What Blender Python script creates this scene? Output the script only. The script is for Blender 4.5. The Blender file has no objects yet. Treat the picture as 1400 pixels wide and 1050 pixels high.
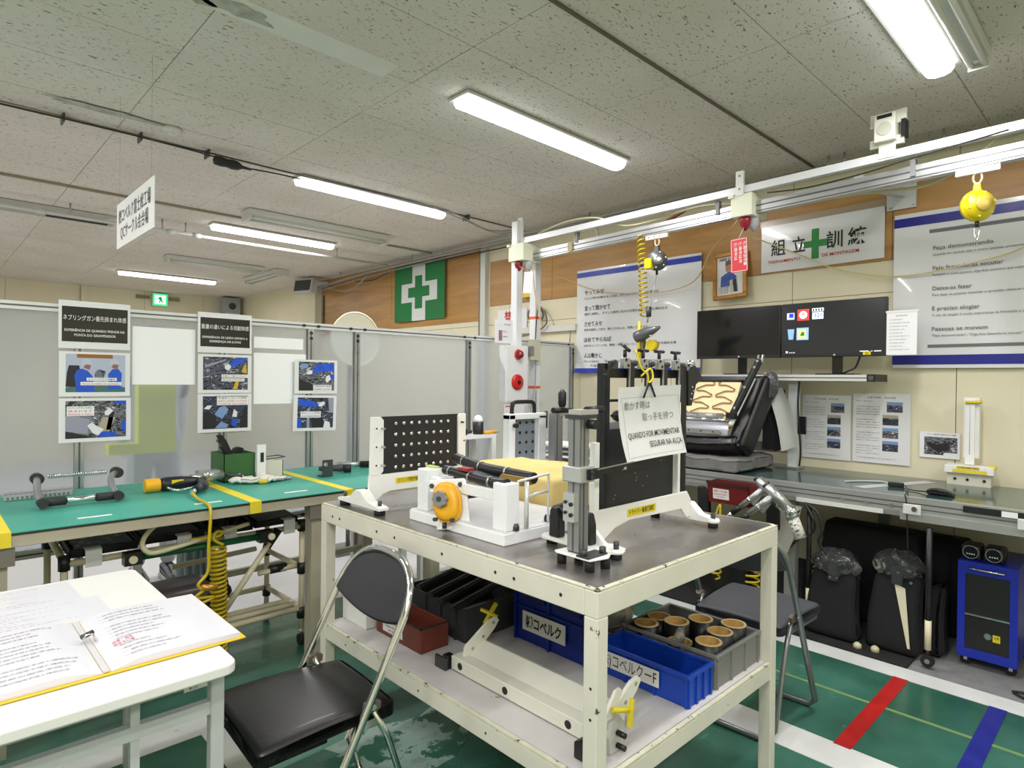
import bpy, bmesh, math, random
from mathutils import Vector, Matrix, Euler
C = bpy.context.scene.collection
rnd = random.Random(7)
PI = math.pi

# ------------------------------------------------------------------ camera, world, exposure
sc = bpy.context.scene
sc.view_settings.view_transform = 'Standard'
sc.view_settings.look = 'None'
sc.view_settings.gamma = 1.0
sc.view_settings.use_curve_mapping = False
sc.view_settings.exposure = 0.0
def make_camera():
    f, yaw, pit, roll = 848.55, .80402, -.007027, .011205      # pixels at 1400 wide, radians
    cy, sy = math.cos(yaw), math.sin(yaw)
    fw = Vector((math.cos(pit)*cy, math.cos(pit)*sy, math.sin(pit)))
    r = Vector((sy, -cy, 0)); u = r.cross(fw)
    c, s = math.cos(roll), math.sin(roll)
    r2 = r*c + u*s; u2 = u*c - r*s
    cam = bpy.data.cameras.new('camera'); o = bpy.data.objects.new('camera', cam); C.objects.link(o)
    cam.sensor_width = 36; cam.lens = 36*f/1400; cam.clip_start = .02; cam.clip_end = 60
    m = Matrix((r2, u2, -fw)).transposed().to_4x4(); m.translation = (0, 0, 1.45)
    o.matrix_world = m; sc.camera = o
make_camera()
w = bpy.data.worlds.new('world'); sc.world = w; w.use_nodes = True
w.node_tree.nodes['Background'].inputs[0].default_value = (.8, .85, 1, 1)
w.node_tree.nodes['Background'].inputs[1].default_value = .3
LAMP_W = 28.0          # watts of one lit ceiling lamp's area light
LAMP_E = 5.0           # emission of its diffuser

# ------------------------------------------------------------------ materials
def lin(c):
    return tuple(((v/255)/12.92 if v/255 <= .04045 else ((v/255+.055)/1.055)**2.4) for v in c[:3]) + (1,)
MATS = {}
def mat(n, c, rough=.5, metal=0, var=0, vs=6, bump=0, bs=150, chip=None, chs=20, cht=.66, emit=0, coat=0, trans=0, alpha=1, aniso=False, stretch=None):
    if n in MATS: return MATS[n]
    m = bpy.data.materials.new(n); m.use_nodes = True; MATS[n] = m
    nt = m.node_tree; N = nt.nodes; L = nt.links; b = N['Principled BSDF']
    b.inputs['Base Color'].default_value = lin(c); b.inputs['Roughness'].default_value = rough
    b.inputs['Metallic'].default_value = metal; b.inputs['Coat Weight'].default_value = coat
    b.inputs['Transmission Weight'].default_value = trans; b.inputs['Alpha'].default_value = alpha
    if emit:
        b.inputs['Emission Color'].default_value = lin(c); b.inputs['Emission Strength'].default_value = emit
    g = None
    if var or bump or chip:
        g = N.new('ShaderNodeNewGeometry'); pos = g.outputs['Position']
        if stretch:
            mp = N.new('ShaderNodeMapping'); mp.inputs['Scale'].default_value = stretch; L.new(pos, mp.inputs[0]); pos = mp.outputs[0]
    last = None
    if var:
        t = N.new('ShaderNodeTexNoise'); t.inputs['Scale'].default_value = vs; t.inputs['Detail'].default_value = 5; L.new(pos, t.inputs[0])
        r = N.new('ShaderNodeValToRGB'); e = r.color_ramp.elements
        e[0].position = .3; e[1].position = .7
        cl = lin(c); e[0].color = tuple(v*(1-var) for v in cl[:3])+(1,); e[1].color = tuple(min(1, v*(1+var)) for v in cl[:3])+(1,)
        L.new(t.outputs[0], r.inputs[0]); last = r.outputs[0]
        mr = N.new('ShaderNodeMapRange'); mr.inputs[3].default_value = max(0, rough-.12); mr.inputs[4].default_value = min(1, rough+.12)
        L.new(t.outputs[0], mr.inputs[0]); L.new(mr.outputs[0], b.inputs['Roughness'])
    if chip:
        t = N.new('ShaderNodeTexNoise'); t.inputs['Scale'].default_value = chs; t.inputs['Detail'].default_value = 8; t.inputs['Roughness'].default_value = .65; L.new(pos, t.inputs[0])
        r = N.new('ShaderNodeValToRGB'); e = r.color_ramp.elements; e[0].position = cht; e[1].position = cht+.02
        e[0].color = (0,0,0,1); e[1].color = (1,1,1,1); L.new(t.outputs[0], r.inputs[0])
        mx = N.new('ShaderNodeMix'); mx.data_type = 'RGBA'; L.new(r.outputs[0], mx.inputs[0])
        mx.inputs[6].default_value = lin(c); mx.inputs[7].default_value = lin(chip)
        if last: L.new(last, mx.inputs[6])
        last = mx.outputs[2]
    if last: L.new(last, b.inputs['Base Color'])
    if bump:
        t = N.new('ShaderNodeTexNoise'); t.inputs['Scale'].default_value = bs; t.inputs['Detail'].default_value = 3; L.new(pos, t.inputs[0])
        bp = N.new('ShaderNodeBump'); bp.inputs['Strength'].default_value = bump; bp.inputs['Distance'].default_value = .003
        L.new(t.outputs[0], bp.inputs['Height']); L.new(bp.outputs[0], b.inputs['Normal'])
    return m

white = mat('white_paint', (232,233,230), .45, var=.03, chip=(120,110,95), chs=9, cht=.74)
jwhite = mat('jig_white_paint', (236,237,232), .42, var=.03, chip=(110,100,85), chs=14, cht=.76)
cream = mat('cream_machine_paint', (220,217,203), .48, var=.05, chip=(84,72,54), chs=13, cht=.68)
creamedge = mat('chipped_edge_paint', (214,212,190), .5, var=.1, vs=20, chip=(60,48,36), chs=38, cht=.60)
shelfw = mat('worn_shelf_paint', (204,202,200), .55, var=.09, vs=5, chip=(150,140,128), chs=12, cht=.66)
steel = mat('dark_steel_plate', (158,155,153), .3, .8, var=.28, vs=4, bump=.1, bs=25)
alu = mat('aluminium', (184,186,186), .32, .8, var=.06)
aludk = mat('aluminium_slot', (95,97,98), .4, .6)
chrome = mat('chrome', (225,226,228), .12, 1)
grey = mat('grey_plastic', (128,130,130), .5, var=.04)
dkgrey = mat('dark_grey_steel', (70,72,74), .4, .4)
black = mat('black_plastic', (24,24,26), .42, var=.08)
blackr = mat('black_rubber', (20,20,21), .7)
blackp = mat('black_painted_plate', (32,32,34), .5, bump=.15, bs=400, chip=(110,108,100), chs=70, cht=.77)
vinyl = mat('black_vinyl', (21,20,21), .36, bump=.12, bs=60, coat=.05)
vinylg = mat('charcoal_vinyl', (72,74,80), .5, var=.05)
fabric = mat('black_seat_fabric', (17,18,21), .85, bump=.3, bs=500)
yellow = mat('yellow_tape', (226,206,40), .5, var=.04)
yhose = mat('yellow_hose', (196,170,18), .35)
yorange = mat('orange_yellow_casing', (236,172,30), .38, var=.04)
ybal = mat('yellow_casing', (222,200,20), .3, var=.05)
foamy = mat('yellow_foam', (222,198,128), .9, var=.09, vs=7, bump=.5, bs=220)
foamg = mat('grey_foam', (112,112,110), .95, var=.22, vs=9, bump=.5, bs=150)
greenmat = mat('green_cutting_mat', (62,158,138), .42, var=.08, vs=3, chip=(70,130,116), chs=30, cht=.7)
gdark = mat('dark_green_glossy_top', (44,72,70), .12, var=.2, vs=5)
gsteel = mat('green_box_paint', (52,98,50), .45, var=.1)
gpipe = mat('green_pipe', (18,92,52), .25)
cpipe = mat('ivory_pipe', (222,212,180), .3)
blueplas = mat('blue_plastic', (18,66,176), .38, var=.06)
bluedk = mat('deep_blue_plastic', (16,42,140), .4, var=.06)
bluecab = mat('blue_cabinet_paint', (22,44,168), .35)
greyplas = mat('grey_crate_plastic', (128,128,126), .5, var=.06)
redbin = mat('dark_red_plastic', (112,26,30), .4, var=.1)
redbrown = mat('red_brown_steel_box', (112,52,38), .5, var=.2, vs=10, chip=(60,30,24), chs=25)
red = mat('red_plastic', (206,34,30), .3)
redglass = mat('dark_red_lens', (140,10,36), .12, coat=.5)
orange = mat('orange_plastic', (230,96,50), .4)
kraft = mat('kraft_tube', (190,148,78), .8, var=.1, vs=30)
kraftrim = mat('kraft_rim', (214,190,140), .8)
paper = mat('paper', (236,236,238), .5)
paperg = mat('glossy_sheet', (228,229,231), .22, coat=.25)
ink = mat('ink', (34,34,36), .5)
inkg = mat('grey_ink', (112,114,118), .6)
inkl = mat('faint_ink', (178,180,186), .6)
inkred = mat('red_ink', (196,40,36), .5)
inkblue = mat('blue_ink_band', (40,62,178), .4)
inkblue2 = mat('navy_ink_band', (30,36,140), .35)
inkw = mat('white_ink', (232,232,230), .5)
pblack = mat('black_glossy_print', (30,30,31), .16, coat=.4)
wood = None
label = mat('white_label', (234,234,234), .45)
gcross = mat('green_cloth', (30,118,62), .7, var=.06)
wcloth = mat('white_cloth', (224,224,220), .7)
glovem = mat('cotton_glove', (226,226,216), .9, bump=.4, bs=500)
pbag = mat('clear_plastic_film', (200,202,204), .18, bump=1.0, bs=30, trans=.75)
lensb = mat('black_gloss', (12,12,13), .1)
beige = mat('beige_box_plastic', (214,210,196), .5)
screen = mat('monitor_screen', (36,38,42), .18, emit=.25)

# ------------------------------------------------------------------ mesh helpers
def vec(p): return Vector(p)
class M:
    def __init__(s): s.bm = bmesh.new(); s.k = 0
    def m(s, k): s.k = k; return s
    def faces(s, vs, fs, smooth=False):
        v = [s.bm.verts.new(p) for p in vs]
        for f in fs:
            try:
                q = s.bm.faces.new([v[i] for i in f]); q.material_index = s.k; q.smooth = smooth
            except ValueError: pass
        return s
    def box(s, x0, x1, y0, y1, z0, z1, R=None, c=None):
        vs = [Vector((x, y, z)) for x in (x0, x1) for y in (y0, y1) for z in (z0, z1)]
        if R is not None:
            c = Vector(c) if c is not None else Vector(((x0+x1)/2, (y0+y1)/2, (z0+z1)/2))
            vs = [c + R @ (v-c) for v in vs]
        return s.faces(vs, [(0,1,3,2),(4,6,7,5),(0,4,5,1),(2,3,7,6),(0,2,6,4),(1,5,7,3)])
    def bar(s, p0, p1, w, h=None, up=(0,0,1)):
        "rectangular bar from p0 to p1, w across, h along up"
        h = h or w; p0, p1 = vec(p0), vec(p1); d = (p1-p0).normalized(); u = vec(up)
        if abs(d.dot(u)) > .98: u = Vector((1,0,0))
        a = d.cross(u).normalized()*w/2; b = a.cross(d).normalized()*h/2
        vs = [p+q for p in (p0, p1) for q in (-a-b, a-b, a+b, -a+b)]
        return s.faces(vs, [(3,2,1,0),(4,5,6,7),(0,1,5,4),(1,2,6,5),(2,3,7,6),(3,0,4,7)])
    def tube(s, pts, r, n=8, closed=False, cap=True, r2=None):
        pts = [vec(p) for p in pts]; k = len(pts); rings = []
        prev = None
        for i, p in enumerate(pts):
            if closed: d = pts[(i+1) % k]-pts[i-1]
            else: d = pts[min(i+1, k-1)]-pts[max(i-1, 0)]
            if d.length < 1e-9: d = Vector((0,0,1))
            d.normalize()
            if prev is None:
                a = d.orthogonal().normalized()
            else:
                a = prev - d*prev.dot(d)
                a = a.normalized() if a.length > 1e-6 else d.orthogonal().normalized()
            prev = a; b = d.cross(a)
            rr = r if r2 is None else r+(r2-r)*i/max(1, k-1)
            if callable(r): rr = r(i/max(1, k-1))
            rings.append([s.bm.verts.new(p+(a*math.cos(t)+b*math.sin(t))*rr) for t in [2*PI*j/n for j in range(n)]])
        for i in range(k if closed else k-1):
            A, B = rings[i], rings[(i+1) % k]
            for j in range(n):
                f = s.bm.faces.new((A[j], A[(j+1) % n], B[(j+1) % n], B[j])); f.smooth = True; f.material_index = s.k
        if cap and not closed:
            f = s.bm.faces.new(rings[0][::-1]); f.material_index = s.k
            f = s.bm.faces.new(rings[-1]); f.material_index = s.k
        return s
    def cyl(s, p0, p1, r, r2=None, n=14): return s.tube([p0, p1], r, n, r2=r if r2 is None else r2)
    def ring(s, p0, p1, r, ri, n=20):
        "open pipe with wall"
        p0, p1 = vec(p0), vec(p1); d = (p1-p0).normalized(); a = d.orthogonal().normalized(); b = d.cross(a)
        R = []
        for p, q in ((p0, ri), (p0, r), (p1, r), (p1, ri)):
            R.append([s.bm.verts.new(p+(a*math.cos(2*PI*j/n)+b*math.sin(2*PI*j/n))*q) for j in range(n)])
        for i in range(4):
            A, B = R[i], R[(i+1) % 4]
            for j in range(n):
                f = s.bm.faces.new((A[j], A[(j+1) % n], B[(j+1) % n], B[j])); f.smooth = i in (1, 3); f.material_index = s.k
        return s
    def prism(s, poly, ax, a, b):
        "poly: 2-D points in the plane normal to ax (order of the remaining axes x<y<z)"
        def P(u, v, t): return {'x': (t, u, v), 'y': (u, t, v), 'z': (u, v, t)}[ax]
        n = len(poly); vs = [P(u, v, a) for u, v in poly]+[P(u, v, b) for u, v in poly]
        return s.faces(vs, [tuple(range(n))[::-1], tuple(range(n, 2*n))]+[(i, (i+1) % n, n+(i+1) % n, n+i) for i in range(n)])
    def lathe(s, prof, c, ax=(0,0,1), n=20):
        c = vec(c); d = vec(ax).normalized(); a = d.orthogonal().normalized(); b = d.cross(a); R = []
        for r, h in prof:
            R.append([s.bm.verts.new(c+d*h+(a*math.cos(2*PI*j/n)+b*math.sin(2*PI*j/n))*max(r, 1e-4)) for j in range(n)])
        for A, B in zip(R, R[1:]):
            for j in range(n):
                f = s.bm.faces.new((A[j], A[(j+1) % n], B[(j+1) % n], B[j])); f.smooth = True; f.material_index = s.k
        for q in (R[0][::-1], R[-1]):
            f = s.bm.faces.new(q); f.material_index = s.k
        return s
    def grid(s, fn, nu, nv, smooth=True):
        V = [[s.bm.verts.new(fn(i/nu, j/nv)) for j in range(nv+1)] for i in range(nu+1)]
        for i in range(nu):
            for j in range(nv):
                f = s.bm.faces.new((V[i][j], V[i+1][j], V[i+1][j+1], V[i][j+1])); f.smooth = smooth; f.material_index = s.k
        return s
    def rbox(s, x0, x1, y0, y1, z0, z1, r=.02, seg=3, fn=None, sub=0):
        "soft box: bevelled, optionally subdivided and deformed by fn(v)"
        b = bmesh.new(); bmesh.ops.create_cube(b, size=1)
        for v in b.verts: v.co = Vector(((x0+x1)/2+v.co.x*(x1-x0), (y0+y1)/2+v.co.y*(y1-y0), (z0+z1)/2+v.co.z*(z1-z0)))
        if sub: bmesh.ops.subdivide_edges(b, edges=b.edges[:], cuts=sub, use_grid_fill=True)
        es = [e for e in b.edges if len(e.link_faces) == 2 and e.calc_face_angle(0) > .5]
        bmesh.ops.bevel(b, geom=es, offset=r, segments=seg, affect='EDGES', profile=.5)
        if fn:
            for v in b.verts: v.co = fn(v.co.copy())
        for f in b.faces: f.smooth = True; f.material_index = s.k
        me = bpy.data.meshes.new('t'); b.to_mesh(me); b.free(); s.bm.from_mesh(me); bpy.data.meshes.remove(me)
        return s
    def text(s, t, P, x, y, h, wid=None, d=.001, bold=0, align='LEFT', track=1.0):
        "flat lettering on a plane frame P at (x, y) = baseline left, cap height ~h"
        cu = bpy.data.curves.new('t', 'FONT'); cu.body = t; cu.size = 1; cu.resolution_u = 2; cu.offset = bold; cu.space_character = track
        o = bpy.data.objects.new('t', cu); me = bpy.data.meshes.new_from_object(o)
        bpy.data.objects.remove(o); bpy.data.curves.remove(cu)
        if len(me.vertices):
            xs = [v.co.x for v in me.vertices]; w0 = max(xs)-min(xs); x0 = min(xs); sy = h/.70; sx = sy
            if wid: sx = wid/max(w0, 1e-6)
            off = {'LEFT': 0, 'CENTER': -w0*sx/2, 'RIGHT': -w0*sx}[align]
            for v in me.vertices: v.co = P.at(x+off+(v.co.x-x0)*sx, y+v.co.y*sy, d)
            for p in me.polygons: p.material_index = s.k
            s.bm.from_mesh(me)
        bpy.data.meshes.remove(me)
        return s
    def rect(s, P, x0, x1, y0, y1, d=.0008):
        return s.faces([P.at(x0, y0, d), P.at(x1, y0, d), P.at(x1, y1, d), P.at(x0, y1, d)], [(0,1,2,3)])
    def poly(s, P, pts, d=.001):
        return s.faces([P.at(x, y, d) for x, y in pts], [tuple(range(len(pts)))])
    def slab(s, P, x0, x1, y0, y1, d0, d1):
        vs = [P.at(x, y, d) for x in (x0, x1) for y in (y0, y1) for d in (d0, d1)]
        return s.faces(vs, [(0,1,3,2),(4,6,7,5),(0,4,5,1),(2,3,7,6),(0,2,6,4),(1,5,7,3)])
    def build(s, name, mats, parent=None, bevel=0, seg=2, label=None, base=None, recalc=True):
        if recalc: bmesh.ops.recalc_face_normals(s.bm, faces=s.bm.faces[:])
        if not isinstance(mats, (list, tuple)): mats = [mats]
        me = bpy.data.meshes.new(name)
        if parent is not None: org = ORG[parent.as_pointer()]
        elif base is not None: org = Vector(base)
        else:
            co = [v.co for v in s.bm.verts]
            org = Vector(((min(v.x for v in co)+max(v.x for v in co))/2, (min(v.y for v in co)+max(v.y for v in co))/2, min(v.z for v in co)))
        bmesh.ops.translate(s.bm, verts=s.bm.verts[:], vec=-org)
        s.bm.to_mesh(me); s.bm.free()
        for q in mats: me.materials.append(q)
        o = bpy.data.objects.new(name, me); C.objects.link(o); ORG[o.as_pointer()] = org
        if parent is None: o.location = org
        else: o.parent = parent
        if label: o['label'] = label
        if bevel:
            b = o.modifiers.new('bevel', 'BEVEL'); b.width = bevel; b.segments = seg; b.limit_method = 'ANGLE'; b.angle_limit = .7
        return o
ORG = {}
class ML:
    "lettering kept as one part per line"
    def __init__(s): s.l = []
    def text(s, *a, **k):
        m = M(); m.text(*a, **k); s.l.append(m); return s
    def rect(s, *a, **k):
        m = M(); m.rect(*a, **k); s.l.append(m); return s
    def build(s, name, mats, parent=None, **k):
        for m in s.l: o = m.build(name, mats, parent, **k)
        return o
def stuff(o): o['kind'] = 'stuff'; return o
class Pl:
    "plane frame: origin, right, up; the normal comes out at the viewer"
    def __init__(s, o, r, u): s.o = vec(o); s.r = vec(r).normalized(); s.u = vec(u).normalized(); s.n = s.r.cross(s.u).normalized()
    def at(s, x, y, d=0): return s.o+s.r*x+s.u*y+s.n*d
def thing(name, label, cat, loc, group=None):
    o = bpy.data.objects.new(name, None); C.objects.link(o); o.location = loc; ORG[o.as_pointer()] = Vector(loc)
    o.empty_display_size = .1; o['label'] = label; o['category'] = cat
    if group: o['group'] = group
    return o
def tag(o, label, cat, group=None):
    o['label'] = label; o['category'] = cat
    if group: o['group'] = group
    return o
def struct(o): o['kind'] = 'structure'; return o
def coil(p0, p1, R, turns, n=12, squash=1, jit=0):
    p0, p1 = vec(p0), vec(p1); d = (p1-p0); a = d.orthogonal().normalized(); b = d.normalized().cross(a); out = []
    for i in range(int(turns*n)+1):
        t = i/(turns*n); th = 2*PI*i/n; j = 1+jit*math.sin(i*.37)
        out.append(p0+d*t+(a*math.cos(th)+b*math.sin(th)*squash)*R*j)
    return out
def smooth_path(pts, n=6):
    P = [vec(p) for p in pts]; out = []
    for i in range(len(P)-1):
        p0 = P[max(i-1, 0)]; p1 = P[i]; p2 = P[i+1]; p3 = P[min(i+2, len(P)-1)]
        for k in range(n):
            t = k/n
            out.append(.5*((2*p1)+(p2-p0)*t+(2*p0-5*p1+4*p2-p3)*t*t+(3*p1-p0-3*p2+p3)*t**3))
    out.append(P[-1]); return out
def rot(ax, deg): return Matrix.Rotation(math.radians(deg), 3, ax)
# ================================================================== THE SETTING
XR, YB, XL, YF, ZC = 4.6, 12.73, -3.0, -2.5, 2.98
def floor_mat():
    m = bpy.data.materials.new('green_floor_coating'); m.use_nodes = True; nt = m.node_tree; N = nt.nodes; L = nt.links; b = N['Principled BSDF']
    g = N.new('ShaderNodeNewGeometry')
    t = N.new('ShaderNodeTexNoise'); t.inputs['Scale'].default_value = 2.2; t.inputs['Detail'].default_value = 7; L.new(g.outputs[0], t.inputs[0])
    r = N.new('ShaderNodeValToRGB'); e = r.color_ramp.elements; e[0].position = .32; e[1].position = .68
    e[0].color = lin((42,86,70)); e[1].color = lin((68,120,104)); L.new(t.outputs[0], r.inputs[0])
    t2 = N.new('ShaderNodeTexNoise'); t2.inputs['Scale'].default_value = 5; t2.inputs['Detail'].default_value = 9; t2.inputs['Roughness'].default_value = .7; L.new(g.outputs[0], t2.inputs[0])
    r2 = N.new('ShaderNodeValToRGB'); e = r2.color_ramp.elements; e[0].position = .66; e[1].position = .74; e[0].color = (0,0,0,1); e[1].color = (.6,.6,.6,1)
    L.new(t2.outputs[0], r2.inputs[0])
    mx = N.new('ShaderNodeMix'); mx.data_type = 'RGBA'; L.new(r2.outputs[0], mx.inputs[0]); L.new(r.outputs[0], mx.inputs[6]); mx.inputs[7].default_value = lin((140,176,160))
    L.new(mx.outputs[2], b.inputs['Base Color'])
    mr = N.new('ShaderNodeMapRange'); mr.inputs[3].default_value = .12; mr.inputs[4].default_value = .38; L.new(t.outputs[0], mr.inputs[0]); L.new(mr.outputs[0], b.inputs['Roughness'])
    return m
floor = struct(M().box(XL, XR, YF, YB, -.1, 0).build('floor', floor_mat(), base=(0,0,0)))
linew = mat('worn_white_floor_paint', (222,224,222), .35, var=.06, chip=(120,128,122), chs=10, cht=.67)
def stripe(n, x0, x1, y0, y1, m, z=.002):
    return M().box(x0, x1, y0, y1, 0, z).build(n, m, floor)
stripe('floor_line', 3.50, 3.64, YF, 3.2, linew)
stripe('floor_line', 2.50, 2.68, YF, 1.42, linew)
stripe('floor_line', .05, .95, 2.66, 2.83, linew)
stripe('floor_line', .84, .96, 1.9, 2.66, linew)
stripe('floor_line', 3.12, 3.14, YF, 3.0, mat('thin_ochre_line', (120,150,96), .4), .0015)
stripe('floor_stripe', 2.67, 3.5, .82, .885, mat('red_floor_paint', (178,34,32), .35, var=.12, vs=12), .003)['label'] = 'red stripe between two white lines'
stripe('floor_stripe', 2.67, 3.5, .44, .505, mat('blue_floor_paint', (40,46,140), .35, var=.12, vs=12), .003)['label'] = 'blue stripe near the corner of the picture'
stripe('pale_floor', XL, XR, 3.72, YB, mat('pale_grey_floor', (206,208,212), .3), .002)
stripe('concrete_patch', 3.64, XR, YF, .86, mat('grey_concrete', (128,128,128), .7, var=.14, vs=14), .002)
worn = mat('worn_pale_floor', (160,186,176), .3, var=.2, vs=12, chip=(52,110,88), chs=6, cht=.52)
pts = []
for i in range(28):
    a = 2*PI*i/28; rr = 1+.22*math.sin(3*a+1)+.16*math.sin(7*a)+.1*math.sin(11*a+2)
    pts.append((1.5+.42*rr*math.cos(a), 2.06+.17*rr*math.sin(a)))
M().prism(pts, 'z', 0, .0018).build('worn_patch', worn, floor)
M().prism([(1.80,2.84),(1.93,2.80),(1.98,3.1),(1.84,3.12)], 'z', 0, .002).build('worn_patch', linew, floor)

# ---- ceiling: boards hung under a slab, each its own part
def ceil_mat(i):
    m = bpy.data.materials.new('ceiling_board_%d' % i); m.use_nodes = True; nt = m.node_tree; N = nt.nodes; L = nt.links; b = N['Principled BSDF']
    g = N.new('ShaderNodeNewGeometry'); mp = N.new('ShaderNodeMapping'); mp.inputs['Rotation'].default_value = (0,0,.5+i*.7); mp.inputs['Scale'].default_value = (1, 2.6, 1); L.new(g.outputs[0], mp.inputs[0])
    t = N.new('ShaderNodeTexNoise'); t.inputs['Scale'].default_value = 40; t.inputs['Detail'].default_value = 2.5; t.inputs['Distortion'].default_value = .9; L.new(mp.outputs[0], t.inputs[0])
    r = N.new('ShaderNodeValToRGB'); e = r.color_ramp.elements; e[0].position = .625; e[1].position = .67; e[0].color = lin((224,218,210)); e[1].color = lin((120,115,106))
    L.new(t.outputs[0], r.inputs[0])
    t2 = N.new('ShaderNodeTexNoise'); t2.inputs['Scale'].default_value = 1.3; t2.inputs['Detail'].default_value = 4; L.new(g.outputs[0], t2.inputs[0])
    r2 = N.new('ShaderNodeValToRGB'); e = r2.color_ramp.elements; e[0].position = .35; e[1].position = .65; e[0].color = (.90,.90,.87,1); e[1].color = (1,1,1,1); L.new(t2.outputs[0], r2.inputs[0])
    mx = N.new('ShaderNodeMix'); mx.data_type = 'RGBA'; mx.blend_type = 'MULTIPLY'; mx.inputs[0].default_value = 1
    L.new(r.outputs[0], mx.inputs[6]); L.new(r2.outputs[0], mx.inputs[7]); L.new(mx.outputs[2], b.inputs['Base Color'])
    b.inputs['Roughness'].default_value = .9
    bp = N.new('ShaderNodeBump'); bp.inputs['Strength'].default_value = .5; bp.inputs['Distance'].default_value = -.003; L.new(t.outputs[0], bp.inputs['Height']); L.new(bp.outputs[0], b.inputs['Normal'])
    return m
ceil = struct(M().box(XL, XR, YF, YB, ZC+.012, ZC+.12).build('ceiling', mat('dark_ceiling_gap', (70,68,62), .9), base=(0,0,ZC)))
cm = [ceil_mat(0), ceil_mat(1)]
xs = [-3, -1.92, -.97, -.03, .90, 1.85, 2.80, 3.75, 4.6]
ys = [-2.5]+[-1.8+.5*i for i in range(30)]+[12.73]
tile_cache = {}
for i in range(8):
    for j in range(len(ys)-1):
        wx, wy = xs[i+1]-xs[i], ys[j+1]-ys[j]
        g2 = .008 if abs(ys[j]-1.7) < .01 else .0018
        key = (round(wx, 2), round(wy, 2), round(g2, 4), (i*3+j) % 2)
        if key not in tile_cache:
            o = M().box(.0018, wx-.0018, g2, wy-.0018, 0, .012).build('ceiling_tile', cm[key[3]], base=(0,0,0)); tile_cache[key] = o.data
        else:
            o = bpy.data.objects.new('ceiling_tile', tile_cache[key]); C.objects.link(o)
        o.parent = ceil; o.location = (xs[i], ys[j], (rnd.random()-.5)*.0014)
# the dark joint bar and a second one, metal strips across the ceiling
M().box(.6, XR, 1.693, 1.707, ZC-.012, ZC+.004).build('joint_bar', mat('brown_joint_bar', (96,88,74), .6), ceil)
M().box(.86, 1.70, 2.585, 2.735, ZC-.007, ZC).build('cover_plate', mat('pale_cover_board', (226,225,218), .8, var=.04), ceil)
def stain(pts, m, n='water_stain'):
    M().prism(pts, 'z', ZC-.0105, ZC-.0075).build(n, m, ceil)
st = mat('old_glue_patch', (178,178,168), .9, var=.25, vs=18, bump=.8, bs=40)
def blob(cx, cy, rx, ry, k, s):
    r = random.Random(s); ph = [r.random()*6 for _ in range(4)]
    return [(cx+rx*(1+.25*math.sin(3*a+ph[0])+.2*math.sin(5*a+ph[1])+.12*math.sin(9*a+ph[2]))*math.cos(a), cy+ry*(1+.25*math.sin(2*a+ph[3])+.15*math.sin(7*a+ph[1]))*math.sin(a)) for a in [2*PI*i/k for i in range(k)]]
stain(blob(.95, 2.66, .13, .06, 30, 1), st)
stain(blob(.80, 2.68, .08, .05, 26, 2), mat('old_glue_dark', (176,172,156), .9, var=.3, vs=25))
stain(blob(.80, 4.22, .30, .035, 30, 3), st)

# ---- walls
wallm = mat('cream_wall_panel', (226,219,190), .5, var=.025, vs=2)
wallg = mat('wall_joint', (96,90,74), .8)
def panelled(name, P, segs, base, rows):
    w_ = M().slab(P, segs[0], segs[-1], 0, ZC, -.12, -.008).build(name, wallg, base=base); struct(w_)
    for a, b_ in zip(segs, segs[1:]):
        for z0, z1 in rows:
            M().slab(P, a+.0022, b_-.0022, z0+.002, z1-.002, -.012, 0).build('wall_panel', wallm, w_)
    return w_
PR = Pl((XR, 0, 0), (0,-1,0), (0,0,1))         # right wall: x = -y
wr = panelled('wall_right', PR, [-12.73]+[-(12.79-.995*k) for k in range(1, 15)]+[2.5], (XR,0,0), [(0,2.05),(2.05,ZC)])
PBk = Pl((0, YB, 0), (1,0,0), (0,0,1))
wb = panelled('wall_back', PBk, [-3,-1.9,-.9,.1,1.04,2.03,3.0,4.0,4.6], (0,YB,0), [(0,ZC)])
PLf = Pl((XL, 0, 0), (0,1,0), (0,0,1)); wl = panelled('wall_left', PLf, [-2.5]+[-1.5+k for k in range(15)]+[12.73], (XL,0,0), [(0,ZC)])
PFr = Pl((0, YF, 0), (-1,0,0), (0,0,1)); wf = panelled('wall_front', PFr, [-4.6]+[-3.6+k for k in range(6)]+[3.0], (0,YF,0), [(0,ZC)])
# plywood band on the right wall
def wood_mat():
    m = bpy.data.materials.new('plywood'); m.use_nodes = True; nt = m.node_tree; N = nt.nodes; L = nt.links; b = N['Principled BSDF']
    g = N.new('ShaderNodeNewGeometry'); mp = N.new('ShaderNodeMapping'); mp.inputs['Scale'].default_value = (1, .35, 3.5); L.new(g.outputs[0], mp.inputs[0])
    t = N.new('ShaderNodeTexNoise'); t.inputs['Scale'].default_value = 3; t.inputs['Detail'].default_value = 7; t.inputs['Distortion'].default_value = 1.2; L.new(mp.outputs[0], t.inputs[0])
    r = N.new('ShaderNodeValToRGB'); e = r.color_ramp.elements; e[0].position = .25; e[1].position = .75; e[0].color = lin((158,114,58)); e[1].color = lin((190,144,80)); L.new(t.outputs[0], r.inputs[0])
    L.new(r.outputs[0], b.inputs['Base Color']); b.inputs['Roughness'].default_value = .42
    return m
wood = wood_mat()
for a, b_ in ((-2.4,-.6),(-.6,1.205),(1.205,3.02),(3.02,4.2),(4.2,5.13)):
    M().slab(PR, -b_+.002, -a-.002, 2.26, 2.745, 0, .012).build('plywood_board', wood, wr)
for a, b_ in ((5.30,7.1),(7.1,9.08)):
    M().slab(PR, -b_+.003, -a-.003, 2.11, 2.96, 0, .012).build('plywood_board', wood, wr)
cd = M().slab(PR, -5.24, -5.16, 0, 2.9, .0, .06).build('trim_1', mat('grey_white_conduit', (206,208,200), .4)); struct(cd)
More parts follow.
